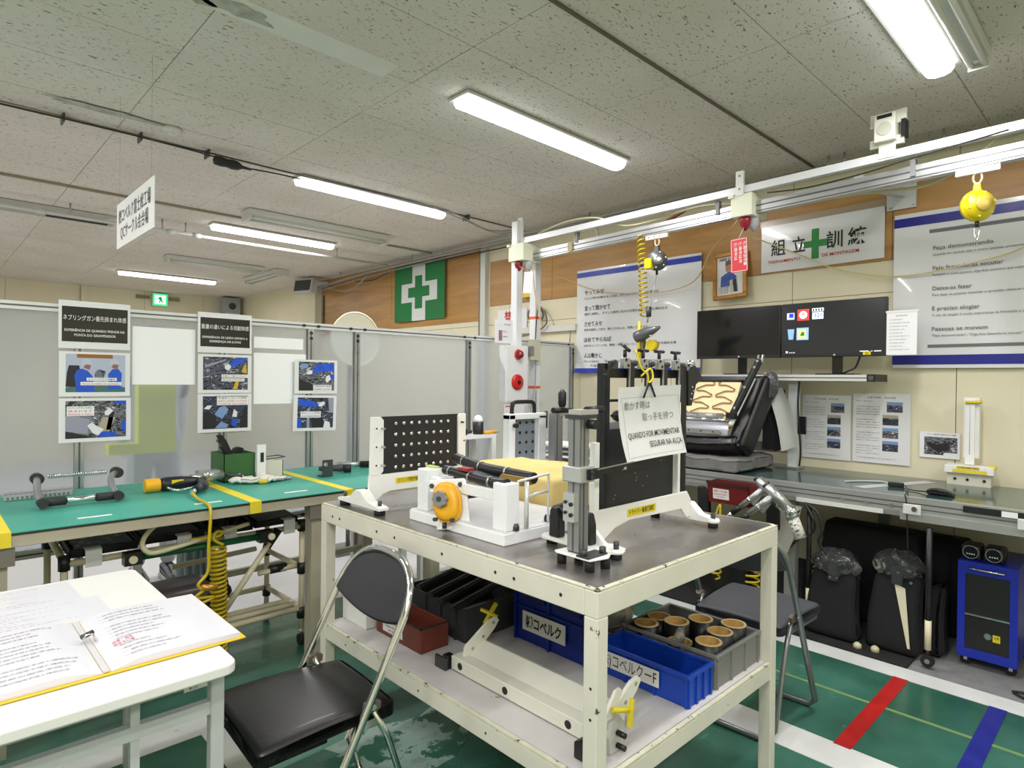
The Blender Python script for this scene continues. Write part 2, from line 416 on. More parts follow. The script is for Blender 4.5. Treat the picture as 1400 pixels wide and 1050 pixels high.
cd = M().slab(PR, -5.30, -5.262, 0, 2.9, .0, .03).build('trim_2', mat('dark_conduit', (112,112,104), .5)); struct(cd)
cd = M().slab(PR, -9.75, -9.12, 0, ZC-.005, .0, .10).build('trim_3', wallm); struct(cd)      # boxed column
# ---- door in the wall behind the camera's left, never seen but part of a closed room
d = M().slab(PLf, 1.0, 1.95, 0, 2.05, 0, .03).build('door_1', mat('grey_door', (150,156,160), .5)); struct(d)

# ================================================================== ceiling lamps
fill_lamps = [(-.75,.15),(-.75,-1.5)]  # added lamps near the camera, brightening the foreground and under the bench
frost = mat('lit_diffuser', (252,253,255), .5, emit=LAMP_E)
offd = mat('unlit_diffuser', (222,224,216), .4)
fixw = mat('fixture_white', (212,213,206), .5)
def lamp(x0, x1, y, label, lit=True, z=ZC):
    t = thing('ceiling_lamp', label, 'ceiling light', ((x0+x1)/2, y, z-.004), 'lit ceiling lamps in rows' if False else None)
    m = M().box(x0-.02, x1+.02, y-.085, y+.085, z-.022, z-.006)
    m.build('housing', fixw, t, bevel=.003)
    # rounded diffuser
    prof = [(-.062,0),(-.06,-.022),(-.045,-.04),(-.02,-.048),(.02,-.048),(.045,-.04),(.06,-.022),(.062,0)]
    D = M().prism([(y+a, z-.021+b) for a, b in prof], 'x', x0, x1)
    D.build('diffuser', frost if lit else offd, t, bevel=.004)
    if lit:
        l = bpy.data.lights.new('lamp_light', 'AREA'); l.shape = 'RECTANGLE'; l.size = x1-x0; l.size_y = .11; l.energy = LAMP_W; l.color = (1, .972, .975)
        o = bpy.data.objects.new('lamp_light', l); C.objects.link(o); o.parent = t; o.location = (0, 0, -.075)
    return t
lamp(2.11, 3.52, 2.61, 'long lit ceiling lamp in the middle of the ceiling, above the tool table')
lamp(2.10, 3.47, 4.55, 'long lit ceiling lamp above the partition, second row from the tool table')
lamp(2.14, 3.43, 6.55, 'lit ceiling lamp beyond the unlit trough lamp behind the hanging sign')
lamp(2.14, 3.46, 10.48, 'small far lit ceiling lamp above the green exit sign')
lamp(2.11, 3.51, .735, 'nearest lit ceiling lamp, cut off by the top edge of the picture')
for i, (x, y) in enumerate(((-1.7,.7),(-1.7,2.6),(-1.7,4.55),(-1.7,6.55),(-1.7,-1.2),(2.1,-1.2),(-1.7,9.5))):  # unseen lamps added to extend the rows and light the room
    lamp(x, x+1.4, y, ['lit ceiling lamp over the left aisle by the desk','lit ceiling lamp left of the old cover plate','lit ceiling lamp left of the hanging sign','lit ceiling lamp over the left aisle, fourth row','lit ceiling lamp behind the viewer on the left','lit ceiling lamp behind the viewer on the right','lit ceiling lamp far left near the back wall'][i])
for (x, y), lb in zip(fill_lamps, ('lit ceiling lamp right above the viewer','lit ceiling lamp just behind the viewer')): lamp(x, x+1.4, y, lb)
def trough(p0, p1, label, lit=False, w_=.2):
    p0, p1 = vec(p0), vec(p1); d_ = (p1-p0).normalized(); a = Vector((-d_.y, d_.x, 0)); t = thing('unlit_lamp', label, 'ceiling light', (p0+p1)/2)
    M().bar(p0+Vector((0,0,-.03)), p1+Vector((0,0,-.03)), w_, .05).build('housing', fixw, t, bevel=.004)
    for s in (-1, 1):
        q = a*s*w_*.28+Vector((0,0,-.078)); M().cyl(p0+q+d_*.03, p1+q-d_*.03, .013, n=10).build('tube_lamp', offd, t)
    for p in (p0+d_*.015, p1-d_*.015):
        M().bar(p+a*-w_*.42+Vector((0,0,-.075)), p+a*w_*.42+Vector((0,0,-.075)), .03, .05).build('end_cap', fixw, t)
    return t
trough((2.17,5.79,ZC), (3.65,5.79,ZC), 'unlit twin tube ceiling lamp between the two middle lit lamps')
trough((2.28,8.7,ZC), (3.5,8.7,ZC), 'unlit white ceiling lamp between the third and the farthest lit lamp')
trough((3.75,8.6,ZC), (3.75,9.8,ZC), 'small unlit ceiling lamp turned crosswise near the far corner')
trough((2.2,.58,ZC), (3.5,.58,ZC), 'unlit ceiling lamp close beside the nearest lit lamp', w_=.09)
# detectors
def detector(x, y, label, r=.055):
    t = thing('smoke_detector', label, 'smoke detector', (x, y, ZC-.03))
    M().lathe([(r,.03),(r,.012),(r*.8,.004),(r*.45,.0)], (x,y,ZC-.031), n=20).build('detector_base', fixw, t)
    M().lathe([(r*.4,.012),(r*.38,-.01),(r*.2,-.016)], (x,y,ZC-.031), n=16).build('sensor_head', offd, t)
detector(1.14, 4.24, 'round smoke detector above the hanging sign')
detector(1.40, 7.1, 'square-edged small smoke detector beyond the hanging sign', .06)
# air grille at the left
g = thing('ceiling_vent', 'flat air outlet with a dark slot in the ceiling left of the hanging sign', 'air vent', (.9, 7.2, ZC-.004))
M().box(.35, 1.45, 6.95, 7.45, ZC-.012, ZC-.001).build('vent_frame', mat('vent_frame', (168,168,158), .6), g)
for (a_, b_, c_, d_) in ((.9,1.4,7.33,7.40),(.44,.54,7.28,7.36)): M().box(a_, b_, c_, d_, ZC-.016, ZC-.011).build('vent_slot', mat('vent_dark', (38,36,30), .8), g)
# exit sign
ex = thing('exit_sign', 'small green lit exit sign on the far wall', 'exit sign', (3.24, YB-.06, 2.70))
M().box(3.11, 3.37, YB-.06, YB-.005, 2.72, 2.955).build('sign_box', mat('grey_box', (190,196,190), .5), ex)
PE = Pl((3.12, YB-.0615, 2.73), (1,0,0), (0,0,1))
M().rect(PE, 0, .24, 0, .215, .0).build('lit_face', mat('exit_green', (40,196,110), .5, emit=1.6), ex)
e_ = M().rect(PE, .03, .21, .03, .19, .001); e_.build('pictogram', mat('exit_white', (214,255,232), .5, emit=1.4), ex)
M().poly(PE, [(.09,.05),(.11,.05),(.13,.09),(.16,.05),(.175,.06),(.145,.12),(.15,.15),(.12,.165),(.09,.14),(.08,.11),(.11,.12),(.11,.09)], .002).build('running_figure', mat('exit_dk', (10,130,70), .5, emit=.8), ex)
# olive bars either side of exit sign
tr = M().box(2.86, 3.08, YB-.03, YB-.001, 2.84, 2.9).build('trim_4', mat('olive_bracket', (140,136,110), .6)); struct(tr)
tr = M().box(3.40, 3.58, YB-.03, YB-.001, 2.84, 2.9).build('trim_5', mat('olive_bracket', (140,136,110), .6)); struct(tr)
tr = M().box(2.04, 2.12, YB-.06, YB-.001, 0, ZC-.002).build('trim_6', wallm); struct(tr)
# corner loudspeaker
t = thing('wall_speaker', 'pale grey loudspeaker cabinet in the far corner', 'speaker', (4.35, 12.3, 2.46))
M().box(4.22, 4.52, 12.25, 12.5, 2.46, 2.95).build('speaker_cabinet', mat('speaker_grey', (160,164,166), .6), t, bevel=.01)
M().cyl((4.37,12.24,2.79), (4.37,12.255,2.79), .065, n=20).build('speaker_cone', dkgrey, t)
M().box(4.24, 4.50, 12.243, 12.252, 2.52, 2.66).build('speaker_grille', mat('grille', (196,198,200), .6), t)
# ---- dark cables along the ceiling
def cable(name, pts, r, m, label, cat='cable', n=6, parts=()):
    o = M().tube(smooth_path(pts, 5), r, n).build(name, m); tag(o, label, cat); return o
cbk = mat('black_cable', (30,30,30), .5); cgy = mat('grey_cable', (150,150,146), .5); ccr = mat('cream_hose', (206,202,168), .4)
crail = thing('cable_rail', 'thin dark ceiling rail with black cables running above the hanging sign', 'cable rail', (1.8, 4.49, ZC-.03))
M().box(-1.0, 4.35, 4.50, 4.518, ZC-.01, ZC-.001).build('rail', mat('rail_brown', (150,142,120), .5), crail)
M().tube(smooth_path([(-.9,4.47,2.95),(.2,4.46,2.945),(.6,4.43,2.94),(.9,4.45,2.95),(1.3,4.42,2.935),(1.47,4.40,2.92)], 5), .005, 6).build('black_cable', cbk, crail)
M().tube(smooth_path([(-.9,4.49,2.93),(.5,4.47,2.95),(1.0,4.47,2.955),(1.7,4.46,2.96),(4.3,4.47,2.965)], 5), .0035, 6).build('black_cable', cbk, crail)
M().lathe([(.008,0),(.03,.01),(.034,.05),(.028,.09),(.034,.12),(.03,.16),(.012,.19),(.008,.25)], (1.44,4.41,2.905), (1,-.04,-.04), 14).build('cable_joint', cbk, crail)
M().tube(smooth_path([(1.69,4.40,2.9),(1.9,4.43,2.92),(2.1,4.5,2.945)], 5), .005, 6).build('black_cable', cbk, crail)
M().tube(smooth_path([(2.1,4.46,2.96),(3.0,4.45,2.965),(3.5,4.42,2.95),(3.9,4.4,2.86),(4.2,4.3,2.9)], 5), .006, 6).build('grey_cable', cgy, crail)
M().tube(smooth_path([(3.3,4.45,2.965),(3.6,4.35,2.88),(3.9,4.3,2.82),(4.2,4.2,2.87)], 5), .005, 6).build('grey_cable', cgy, crail)
for x in (.62, 1.02, 1.42, 3.7): M().box(x, x+.01, 4.44, 4.53, 2.93, ZC).build('cable_clip', dkgrey, crail)
o = M().box(-1.5, 4.5, 6.09, 6.115, ZC-.02, ZC-.001).build('ceiling_strip', mat('rail_brown', (120,112,88), .5)); tag(o, 'thin brown strip across the ceiling beyond the hanging sign', 'ceiling strip')
# sprinkler/conduit pipe along X on the left
cp = thing('conduit_pipe', 'white conduit pipe hanging below the ceiling behind the hanging sign', 'pipe', (1.5, 6.75, 2.85))
M().cyl((-1.6,6.75,2.87), (4.3,6.75,2.87), .016, n=10).build('pipe', mat('pipe_white', (206,208,204), .4), cp)
for x in (.0,1.0,1.74,1.95,3.6): M().cyl((x,6.75,2.87), (x,6.75,ZC), .008, n=8).build('hanger', alu, cp)
for x in (.75,1.78,2.02): M().cyl((x,6.75,2.87), (x+.07,6.75,2.87), .026, n=10).build('coupling', mat('pipe_white', (206,208,204), .4), cp)
# long conduit along the right wall under the ceiling
wp = thing('wall_conduit', 'grey conduit and cables running along the right wall under the ceiling', 'pipe', (4.45, 5.0, 2.88))
M().tube([(4.42,9.3,2.80),(4.42,7.4,2.88),(4.44,5.3,2.90),(4.46,-2.4,2.93)], .017, 8).build('pipe', mat('conduit_grey', (150,152,150), .4), wp)
M().tube(smooth_path([(4.46,9.2,2.76),(4.47,7.3,2.84),(4.49,5.2,2.88),(4.50,3,2.90),(4.50,-2.4,2.90)], 4), .009, 6).build('grey_cable', cgy, wp)
M().tube(smooth_path([(4.48,8.0,2.83),(4.48,7.4,2.78),(4.5,6.8,2.86),(4.5,5.0,2.85),(4.52,4.2,2.86)], 4), .006, 6).build('black_cable', cbk, wp)
for y in (8.2,6.4,4.7,3.6,2.2,1.55,1.45,.9): M().cyl((4.43,y,2.9), (4.43,y,ZC), .006, n=6).build('hanger', alu, wp)
# camera / small monitor on wall bracket
t = thing('wall_monitor', 'small white-framed speaker box tilted on a wall bracket over the column', 'speaker', (4.35, 8.95, 2.70))
R_ = rot('Z', 18) @ rot('Y', 12)
M().box(4.22, 4.34, 8.80, 9.18, 2.72, 2.93, R_).build('speaker_box', mat('box_pale', (200,202,198), .5), t, bevel=.006)
M().box(4.212, 4.222, 8.83, 9.15, 2.745, 2.905, R_, (4.28,8.99,2.825)).build('speaker_grille', mat('speaker_dark', (66,70,72), .6), t)
M().bar((4.34,8.95,2.85), (4.58,8.85,2.87), .09, .09).build('bracket', alu, t)
cable('power_cable', [(4.5,8.75,2.85),(4.45,8.3,2.72),(4.42,7.8,2.7),(4.42,7.45,2.84)], .010, cgy, 'grey cable looping from the wall speaker up to the conduit')
o = M().slab(PR, -9.02, -8.98, 2.1, 2.72, .013, .035).build('chain_strip', aludk); tag(o, 'narrow perforated metal strip on the wall below the wall speaker', 'metal strip')
# ================================================================== frosted partition
def frost_mat():
    m = bpy.data.materials.new('frosted_panel'); m.use_nodes = True; nt = m.node_tree; N = nt.nodes; L = nt.links
    out = N['Material Output']; p = N['Principled BSDF']; p.inputs['Base Color'].default_value = lin((220,223,228)); p.inputs['Roughness'].default_value = .35
    tr = N.new('ShaderNodeBsdfTranslucent'); tr.inputs[0].default_value = lin((236,239,244))
    rf = N.new('ShaderNodeBsdfRefraction'); rf.inputs['IOR'].default_value = 1.12; rf.inputs['Roughness'].default_value = .25; rf.inputs[0].default_value = lin((240,244,250))
    a = N.new('ShaderNodeMixShader'); a.inputs[0].default_value = .38; L.new(p.outputs[0], a.inputs[1]); L.new(tr.outputs[0], a.inputs[2])
    b = N.new('ShaderNodeMixShader'); b.inputs[0].default_value = .79; L.new(a.outputs[0], b.inputs[1]); L.new(rf.outputs[0], b.inputs[2]); L.new(b.outputs[0], out.inputs[0])
    return m
frostp = frost_mat()
YP = 3.90
part = thing('partition_screen', 'long frosted partition with aluminium frame behind the green workbench', 'partition', (1.6, YP, 0))
posts = [-1.35, -.36, .62, 1.34, 1.89, 2.235, 3.255, 4.545]
for x in posts:
    m = M().box(x-.02, x+.02, YP-.02, YP+.02, 0, 1.77)
    m.m(1).box(x-.004, x+.004, YP-.0215, YP-.019, .02, 1.76)
    if x > 1.8: m.m(2).box(x-.009, x+.009, YP-.027, YP-.02, 1.70, 1.716).box(x-.009, x+.009, YP-.027, YP-.02, 1.735, 1.75)
    m.build('post', [alu, aludk, black], part)
for a, b in zip(posts, posts[1:]):
    M().box(a+.02, b-.02, YP-.006, YP+.006, .57, 1.775).build('panel', frostp, part)
for z0, z1 in ((1.77,1.81),(.53,.57)):
    m = M().box(-1.37, 4.565, YP-.02, YP+.02, z0, z1); m.m(1).box(-1.36, 4.56, YP-.0215, YP-.019, (z0+z1)/2-.004, (z0+z1)/2+.004)
    for x in (1.84,1.94,2.18,2.29,3.2,3.31,4.48): m.m(2).box(x-.009, x+.009, YP-.027, YP-.02, z0+.012, z1-.012)
    m.build('rail', [mat('alu_white', (214,216,214), .35, .2), aludk, black], part)
# sheets stuck on the back of the panels, seen through
def back_sheet(x0, x1, z0, z1, label):
    o = M().box(x0, x1, YP-.009, YP-.007, z0, z1).build('back_sheet', mat('back_paper', (245,245,246), .6)); tag(o, label, 'paper')
back_sheet(.86, 1.18, 1.40, 1.72, 'blank white sheet on the screen between the first two poster columns')
back_sheet(1.20, 1.48, 1.11, 1.42, 'blank white sheet on the screen behind the middle poster column')
back_sheet(1.52, 1.86, 1.28, 1.60, 'blank white sheet on the screen left of the right photo prints')
back_sheet(1.52, 1.84, 1.63, 1.70, 'narrow white strip high on the screen above the blank sheet')

# ---- posters hung on it
blueov = mat('print_blue', (30,84,200), .4, var=.15, vs=30); whiteg = mat('print_glove_white', (225,228,232), .4)
def clutter(n, seed, c1, c2, c3, c4):
    m = bpy.data.materials.new(n); m.use_nodes = True; nt = m.node_tree; N = nt.nodes; L = nt.links; b = N['Principled BSDF']; b.inputs['Roughness'].default_value = .3
    g = N.new('ShaderNodeNewGeometry'); mp = N.new('ShaderNodeMapping'); mp.inputs['Location'].default_value = (seed, seed*2, seed*3); mp.inputs['Rotation'].default_value = (.3*seed,.8,.5*seed); mp.inputs['Scale'].default_value = (1,1,2.2); L.new(g.outputs[0], mp.inputs[0])
    t = N.new('ShaderNodeTexNoise'); t.inputs['Scale'].default_value = 15; t.inputs['Detail'].default_value = 4; t.inputs['Distortion'].default_value = 2.2; L.new(mp.outputs[0], t.inputs[0])
    r = N.new('ShaderNodeValToRGB'); r.color_ramp.interpolation = 'CONSTANT'; e = r.color_ramp.elements; e[0].position = 0; e[1].position = .44; e.new(.53); e.new(.62)
    for q, c in zip(e, (c1, c2, c3, c4)): q.color = lin(c)
    L.new(t.outputs[0], r.inputs[0]); L.new(r.outputs[0], b.inputs['Base Color']); return m
cl = [clutter('print_machinery_a', 1, (26,28,36), (92,96,116), (48,46,56), (178,184,196)), clutter('print_machinery_b', 2.3, (24,26,34), (60,70,92), (30,30,36), (134,156,190)),
      clutter('print_machinery_c', 4.1, (36,36,34), (120,124,136), (62,60,64), (196,198,206)), clutter('print_machinery_d', 5.7, (22,24,36), (70,78,98), (34,36,44), (170,180,196))]
def poster(x0, x1, z0, z1, label, fn, dz=0, tilt=0, name='photo_print_sheet'):
    t = math.radians(tilt); P = Pl((x0, YP-.0275+dz, z0), (math.cos(t), 0, math.sin(t)), (-math.sin(t), 0, math.cos(t)))
    s = M().slab(P, 0, x1-x0, 0, z1-z0, -.0012, 0).build(name, paperg); tag(s, label, 'poster')
    fn(P, x1-x0, z1-z0, s); return s
def title(ja, l1, l2):
    def f(P, w, h, s):
        M().rect(P, .014, w-.012, .035, h-.030, .0006).build('black_field', pblack, s)
        m = ML(); m.text(ja, P, w/2, h*.60, .021, w*.88, .0012, .004, 'CENTER'); m.text(l1, P, w/2, h*.36, .0125, w*.84, .0012, .012, 'CENTER'); m.text(l2, P, w/2, h*.26, .0125, w*.58, .0012, .012, 'CENTER')
        m.build('lettering', inkw, s)
    return f
poster(.527, .845, 1.586, 1.832, 'black title poster with white lettering, top of the left poster column', title('ネブリングガン番先挟まれ体感', 'EXPERIÊNCIA DE QUANDO PRENDE NA', 'PONTA DO GRAMPEADOR'))
poster(1.188, 1.498, 1.590, 1.826, 'black title poster with white lettering, top of the middle poster column', title('重量の違いによる切創体感', 'EXPERIÊNCIA DE LESÃO DEVIDO A', 'DIFERENÇA DE LUVAS'))
def cap(P, s, x0, x1, y0, y1, lines, redl):
    M().rect(P, x0, x1, y0, y1, .0022).build('caption_strip', paper, s)
    n = len(lines); hh = (y1-y0)/n
    for k, l in enumerate(lines):
        M().text(l, P, x0+.006, y1-(k+.78)*hh, hh*.5, x1-x0-.014, .003, .0).build('caption_lettering', inkred if redl[k] else ink, s)
def p_workers(P, w, h, s):
    X0, X1, Y0, Y1 = .028, w-.022, .022, h-.012; W, H = X1-X0, Y1-Y0
    q = lambda pts: [(X0+a*W, Y0+b*H) for a, b in pts]
    def add(n, m, pts, d): M().poly(P, q(pts), d).build(n, m, s)
    add('photo_background', mat('print_pale_wall', (176,184,206), .4), [(0,0),(1,0),(1,1),(0,1)], .0006)
    add('wood_band', mat('print_wood', (150,96,40), .4), [(.18,.9),(.78,.9),(.78,1),(.18,1)], .0009)
    add('green_bench', mat('print_green', (70,110,104), .4), [(0,0),(1,0),(1,.12),(.62,.28),(0,.12)], .0009)
    add('black_machine', mat('print_dark', (34,32,36), .4), [(0,.14),(.16,.14),(.24,.5),(.22,.7),(.05,.7),(.02,.5)], .001)
    add('blue_jacket', blueov, [(.17,0),(.48,0),(.45,.3),(.44,.42),(.36,.56),(.27,.62),(.18,.58),(.14,.44),(.16,.2)], .0013)
    add('blue_jacket', blueov, [(.70,.08),(.92,.08),(.94,.5),(.88,.62),(.78,.62),(.7,.48),(.71,.3)], .0013)
    for cx, m_ in ((.35,.64),(.82,.66)):
        add('face_patch', mat('print_skin', (150,96,88), .5), [(cx-.06,m_),(cx+.04,m_-.05),(cx+.06,m_+.07),(cx-.03,m_+.1)], .0014)
        add('white_cap', mat('print_cap', (186,194,206), .5), [(cx-.1,m_+.07),(cx+.08,m_+.1),(cx+.06,m_+.2),(cx-.02,m_+.25),(cx-.09,m_+.18)], .0016)
    add('parts_on_bench', cl[2], [(.47,.4),(.62,.36),(.66,.55),(.55,.62),(.48,.52)], .0012)
    cap(P, s, X0+.34*W, X0+.85*W, Y0+.3*H, Y0+.38*H, ['ネブリングガン作業中'], [0])
    cap(P, s, X0+.24*W, X0+.93*W, Y0+.18*H, Y0+.27*H, ['Momento do trabalho com o grampeador'], [1])
poster(.53, .845, 1.338, 1.570, 'photo print of two workers seen from behind, middle of the left poster column', p_workers)
def p_gen(k, bl, gl, caps, ext=()):
    def f(P, w, h, s):
        X0, X1, Y0, Y1 = .028, w-.022, .02, h-.014; W, H = X1-X0, Y1-Y0
        q = lambda pts: [(X0+a*W, Y0+b*H) for a, b in pts]
        M().rect(P, X0, X1, Y0, Y1, .0006).build('photo_image', cl[k], s)
        for n, m_, pts in ext: M().poly(P, q(pts), .0010).build(n, m_, s)
        for pts in bl: M().poly(P, q(pts), .0014).build('blue_sleeve', blueov, s)
        for pts in gl: M().poly(P, q(pts), .0017).build('white_glove', whiteg, s)
        for (a, b, c, d, L_, r_) in caps: cap(P, s, X0+a*W, X0+b*W, Y0+c*H, Y0+d*H, L_, r_)
    return f
pd = mat('print_dark', (34,32,36), .4); pk = mat('print_khaki', (172,162,140), .5); pgr = mat('print_grey', (150,152,170), .5); pye = mat('print_yellow', (206,170,40), .5); plb = mat('print_light_blue', (122,152,196), .5)
poster(.53, .85, 1.10, 1.328, 'photo print of a gloved hand over a seat frame, bottom of the left poster column',
  p_gen(2, [[(.52,.02),(.86,.0),(.8,.12),(.66,.17),(.54,.15)],[(.78,.92),(1,.88),(1,1),(.8,1)],[(.9,.35),(1,.5),(1,.08),(.93,.2)]], [[(.35,.33),(.42,.42),(.5,.32),(.62,.22),(.53,.06),(.44,.12)],[(.63,.7),(.72,.8),(.78,.72),(.7,.6),(.64,.6)]], [(.02,.46,.60,.86,['ネブリングガンの先に','挟まれます','PRENDE A MÃO'],[0,1,1])],
  [('grey_cloth', pgr, [(0,.2),(.35,.1),(.4,.5),(.2,.58),(0,.6)]),('khaki_pad', pk, [(.5,.2),(.7,.1),(.82,.55),(.6,.55)]),('dark_bar', pd, [(.66,.2),(.74,.2),(.8,.7),(.72,.7)]),('dark_corner', pd, [(0,0),(.5,0),(.2,.12),(0,.2)])]))
poster(1.19, 1.498, 1.350, 1.580, 'photo print of a hand gripping a rail, centre of the middle poster column',
  p_gen(0, [[(.58,.78),(.7,.98),(1,.98),(.92,.88),(.66,.68)]], [[(.47,.72),(.56,.8),(.62,.7),(.55,.6),(.48,.64)]], [(.4,1.0,.37,.47,['手袋なしで触ると切れます'],[1]),(.4,.92,.26,.35,['SEM LUVAS CORTA A MÃO'],[0])],
  [('pale_rail', pgr, [(.05,.66),(.5,.9),(.5,.94),(.03,.74)]),('yellow_hose_print', pye, [(.85,.55),(.98,.5),(.95,.85)]),('yellow_hose_print', pye, [(.66,.02),(.76,.02),(.8,.28),(.72,.28)])]))
poster(1.19, 1.50, 1.118, 1.346, 'photo print of light blue parts and a glove, bottom of the middle poster column',
  p_gen(1, [[(.63,.08),(.74,.04),(.74,.3),(.63,.26)]], [[(.64,.36),(.74,.34),(.76,.5),(.68,.6)],[(.02,.62),(.14,.6),(.2,.72),(.1,.72)]], [(.3,1.0,.72,.98,['手袋をしないと怪我','SEM USAR LUVAS','CORTE NA MÃO'],[0,1,1])],
  [('light_blue_part', plb, [(.25,.44),(.42,.3),(.56,.58),(.48,.7),(.36,.66)]),('light_blue_part', plb, [(.26,.02),(.52,.02),(.56,.12),(.4,.22)]),('dark_panel', pd, [(0,.05),(.24,.0),(.3,.4),(.1,.55),(0,.5)]),('dark_panel', pd, [(.8,0),(.98,0),(.98,.7),(.9,.6)])]))
poster(1.775, 2.076, 1.343, 1.566, 'photo print of a blue sleeved arm across machinery, upper one of the right pair',
  p_gen(2, [[(.35,.62),(.5,.92),(.98,.98),(1,.7),(.55,.64),(.4,.56)],[(.85,.52),(1,.6),(1,.42),(.9,.42)]], [[(.2,.62),(.3,.72),(.38,.68),(.36,.58),(.24,.56)],[(.76,.5),(.86,.56),(.9,.4),(.8,.28),(.74,.34)]], [(.4,.92,.0,.2,['作業手袋を使用','USAR LUVAS'],[0,0])],
  [('blue_screen', plb, [(.04,.76),(.24,.78),(.26,.94),(.06,.92)]),('dark_panel', pd, [(0,0),(.38,0),(.38,.22),(0,.42)])]))
poster(1.765, 2.068, 1.100, 1.334, 'photo print of a gloved fist beside a dark seat, lower one of the right pair',
  p_gen(3, [[(.02,.72),(.02,.96),(.35,.9),(.58,.78),(.5,.68),(.2,.7)],[(0,0),(.12,0),(.12,.28),(0,.32)]], [[(.56,.72),(.6,.84),(.72,.88),(.76,.8),(.66,.7)],[(.72,.0),(.92,.0),(.9,.18),(.76,.24)]], [(.08,.64,.34,.54,['切れにくい手袋','LUVA RESISTENTE'],[0,0])],
  [('dark_panel', pd, [(.4,0),(.72,0),(.72,.3),(.4,.34)]),('grey_patch', pgr, [(.88,.5),(1,.5),(1,1),(.84,1)]),('pale_rod', pgr, [(.26,.0),(.34,.0),(.32,.64),(.26,.64)])]), tilt=-1.5)

# ---- hanging sign on the ceiling
hs = thing('hanging_sign', 'white double line sign board hanging from the ceiling at the upper left', 'sign', (.815, 3.66, 2.16))
PS = Pl((.811, 4.03, 2.15), (0,-1,0), (0,0,1))
M().slab(PS, 0, .74, 0, .245, -.005, 0).build('sign_board', paper, hs)
m = ML(); m.text('㈱コベルク富士松工場', PS, .37, .135, .058, .64, .001, .012, 'CENTER'); m.text('QCサークル会合場', PS, .37, .045, .058, .56, .001, .012, 'CENTER'); m.build('lettering', ink, hs)
for y in (3.34, 3.98): M().cyl((.8135,y,2.39), (.8135,y,ZC), .0006, n=4).build('hanging_wire', cgy, hs)

# ================================================================== beyond the partition
yt = thing('yellow_stand', 'yellow upright stand seen blurred through the frosted screen', 'stand', (1.13, 4.5, 0))
ygr = mat('lime_yellow', (232,240,20), .5)
M().box(1.02, 1.235, 4.45, 4.54, 1.02, 1.42).build('upright', ygr, yt); M().box(.86, 1.24, 4.445, 4.55, .955, 1.02).build('crossbar', ygr, yt)
M().box(1.0, 1.05, 4.47, 4.52, .03, .955).build('pole', mat('stand_grey', (190,190,186), .5), yt); M().box(.9, 1.15, 4.42, 4.62, .0, .03).build('foot_plate', mat('stand_grey', (190,190,186), .5), yt)
dk = thing('round_reflector', 'cream round dish lamp standing half above the partition', 'dish', (2.63, 4.7, 0))
crd = mat('cream_dish', (236,232,206), .4)
M().lathe([(.222,.0),(.22,.02),(.17,.05),(.1,.07),(.04,.075),(.0,.075)], (2.631,4.6,1.77), (0,1,0), 40).build('dish', crd, dk)
M().tube([(2.631+.22*math.cos(a),4.596,1.77+.22*math.sin(a)) for a in [2*PI*i/40 for i in range(40)]], .007, 6, closed=True).build('rim', crd, dk)
M().box(2.617, 2.646, 4.585, 4.598, 1.73, 1.81).build('centre_clip', grey, dk)
M().cyl((2.631,4.70,.03), (2.631,4.70,1.7), .018).build('pole', grey, dk); M().box(2.45,2.8,4.55,4.85,0,.03).build('foot_plate', grey, dk)
# a person in grey work clothes beyond the screen: only the shin and shoe show under it
def skin_body(name, verts, edges, radii, m, parent, lv=2):
    me = bpy.data.meshes.new(name); me.from_pydata(verts, edges, []); me.materials.append(m)
    o = bpy.data.objects.new(name, me); C.objects.link(o); o.parent = parent; ORG[o.as_pointer()] = ORG[parent.as_pointer()]
    sk = o.modifiers.new('skin', 'SKIN')
    for v, r in zip(me.skin_vertices[0].data, radii): v.radius = (r, r)
    me.skin_vertices[0].data[0].use_root = True
    ss = o.modifiers.new('sub', 'SUBSURF'); ss.levels = lv; ss.render_levels = lv; return o
px_, py_ = 1.22, 4.90
pn = thing('person', 'person in grey trousers and sports shoes standing beyond the screen, only shin and shoe showing', 'person', (px_, py_, 0))
V = [(0,0,.95),(0,0,1.15),(0,0,1.38),(0,0,1.48),(0,.01,1.58),(0,.01,1.70),(-.09,0,.90),(-.10,.0,.5),(-.10,.02,.1),(.09,0,.90),(.10,0,.5),(.10,.02,.1),(-.15,0,1.40),(-.17,.02,1.12),(-.15,.1,.88),(.15,0,1.40),(.17,.02,1.12),(.15,.1,.88)]
E_ = [(0,1),(1,2),(2,3),(3,4),(4,5),(0,6),(6,7),(7,8),(0,9),(9,10),(10,11),(2,12),(12,13),(13,14),(2,15),(15,16),(16,17)]
Rr = [.14,.14,.15,.06,.085,.09,.10,.075,.055,.10,.075,.055,.07,.05,.035,.07,.05,.035]
skin_body('body', V, E_, Rr, mat('grey_workwear', (186,188,190), .8), pn)
for sx in (-.10, .10):
    def sh(v, sx=sx): 
        t = (v.y+.10-0)/.28; v.z = v.z*(1-.35*max(0, -v.y-.0)/.14 if v.y < 0 else 1); return Vector((v.x+px_, v.y+py_, v.z))
    M().rbox(sx-.045, sx+.045, -.17, .09, .02, .11, .03, 3, sh, 3).build('shoe', mat('shoe_grey', (120,122,126), .6), pn)
    M().rbox(sx-.048, sx+.048, -.175, .095, .002, .03, .01, 2, lambda v: Vector((v.x+px_, v.y+py_, v.z))).build('shoe_sole', mat('shoe_sole', (214,214,212), .6), pn)
hr = M().rbox(px_-.09, px_+.09, py_-.08, py_+.11, 1.62, 1.80, .05, 3, None, 2).build('cap', mat('cap_grey', (120,124,128), .7), pn)
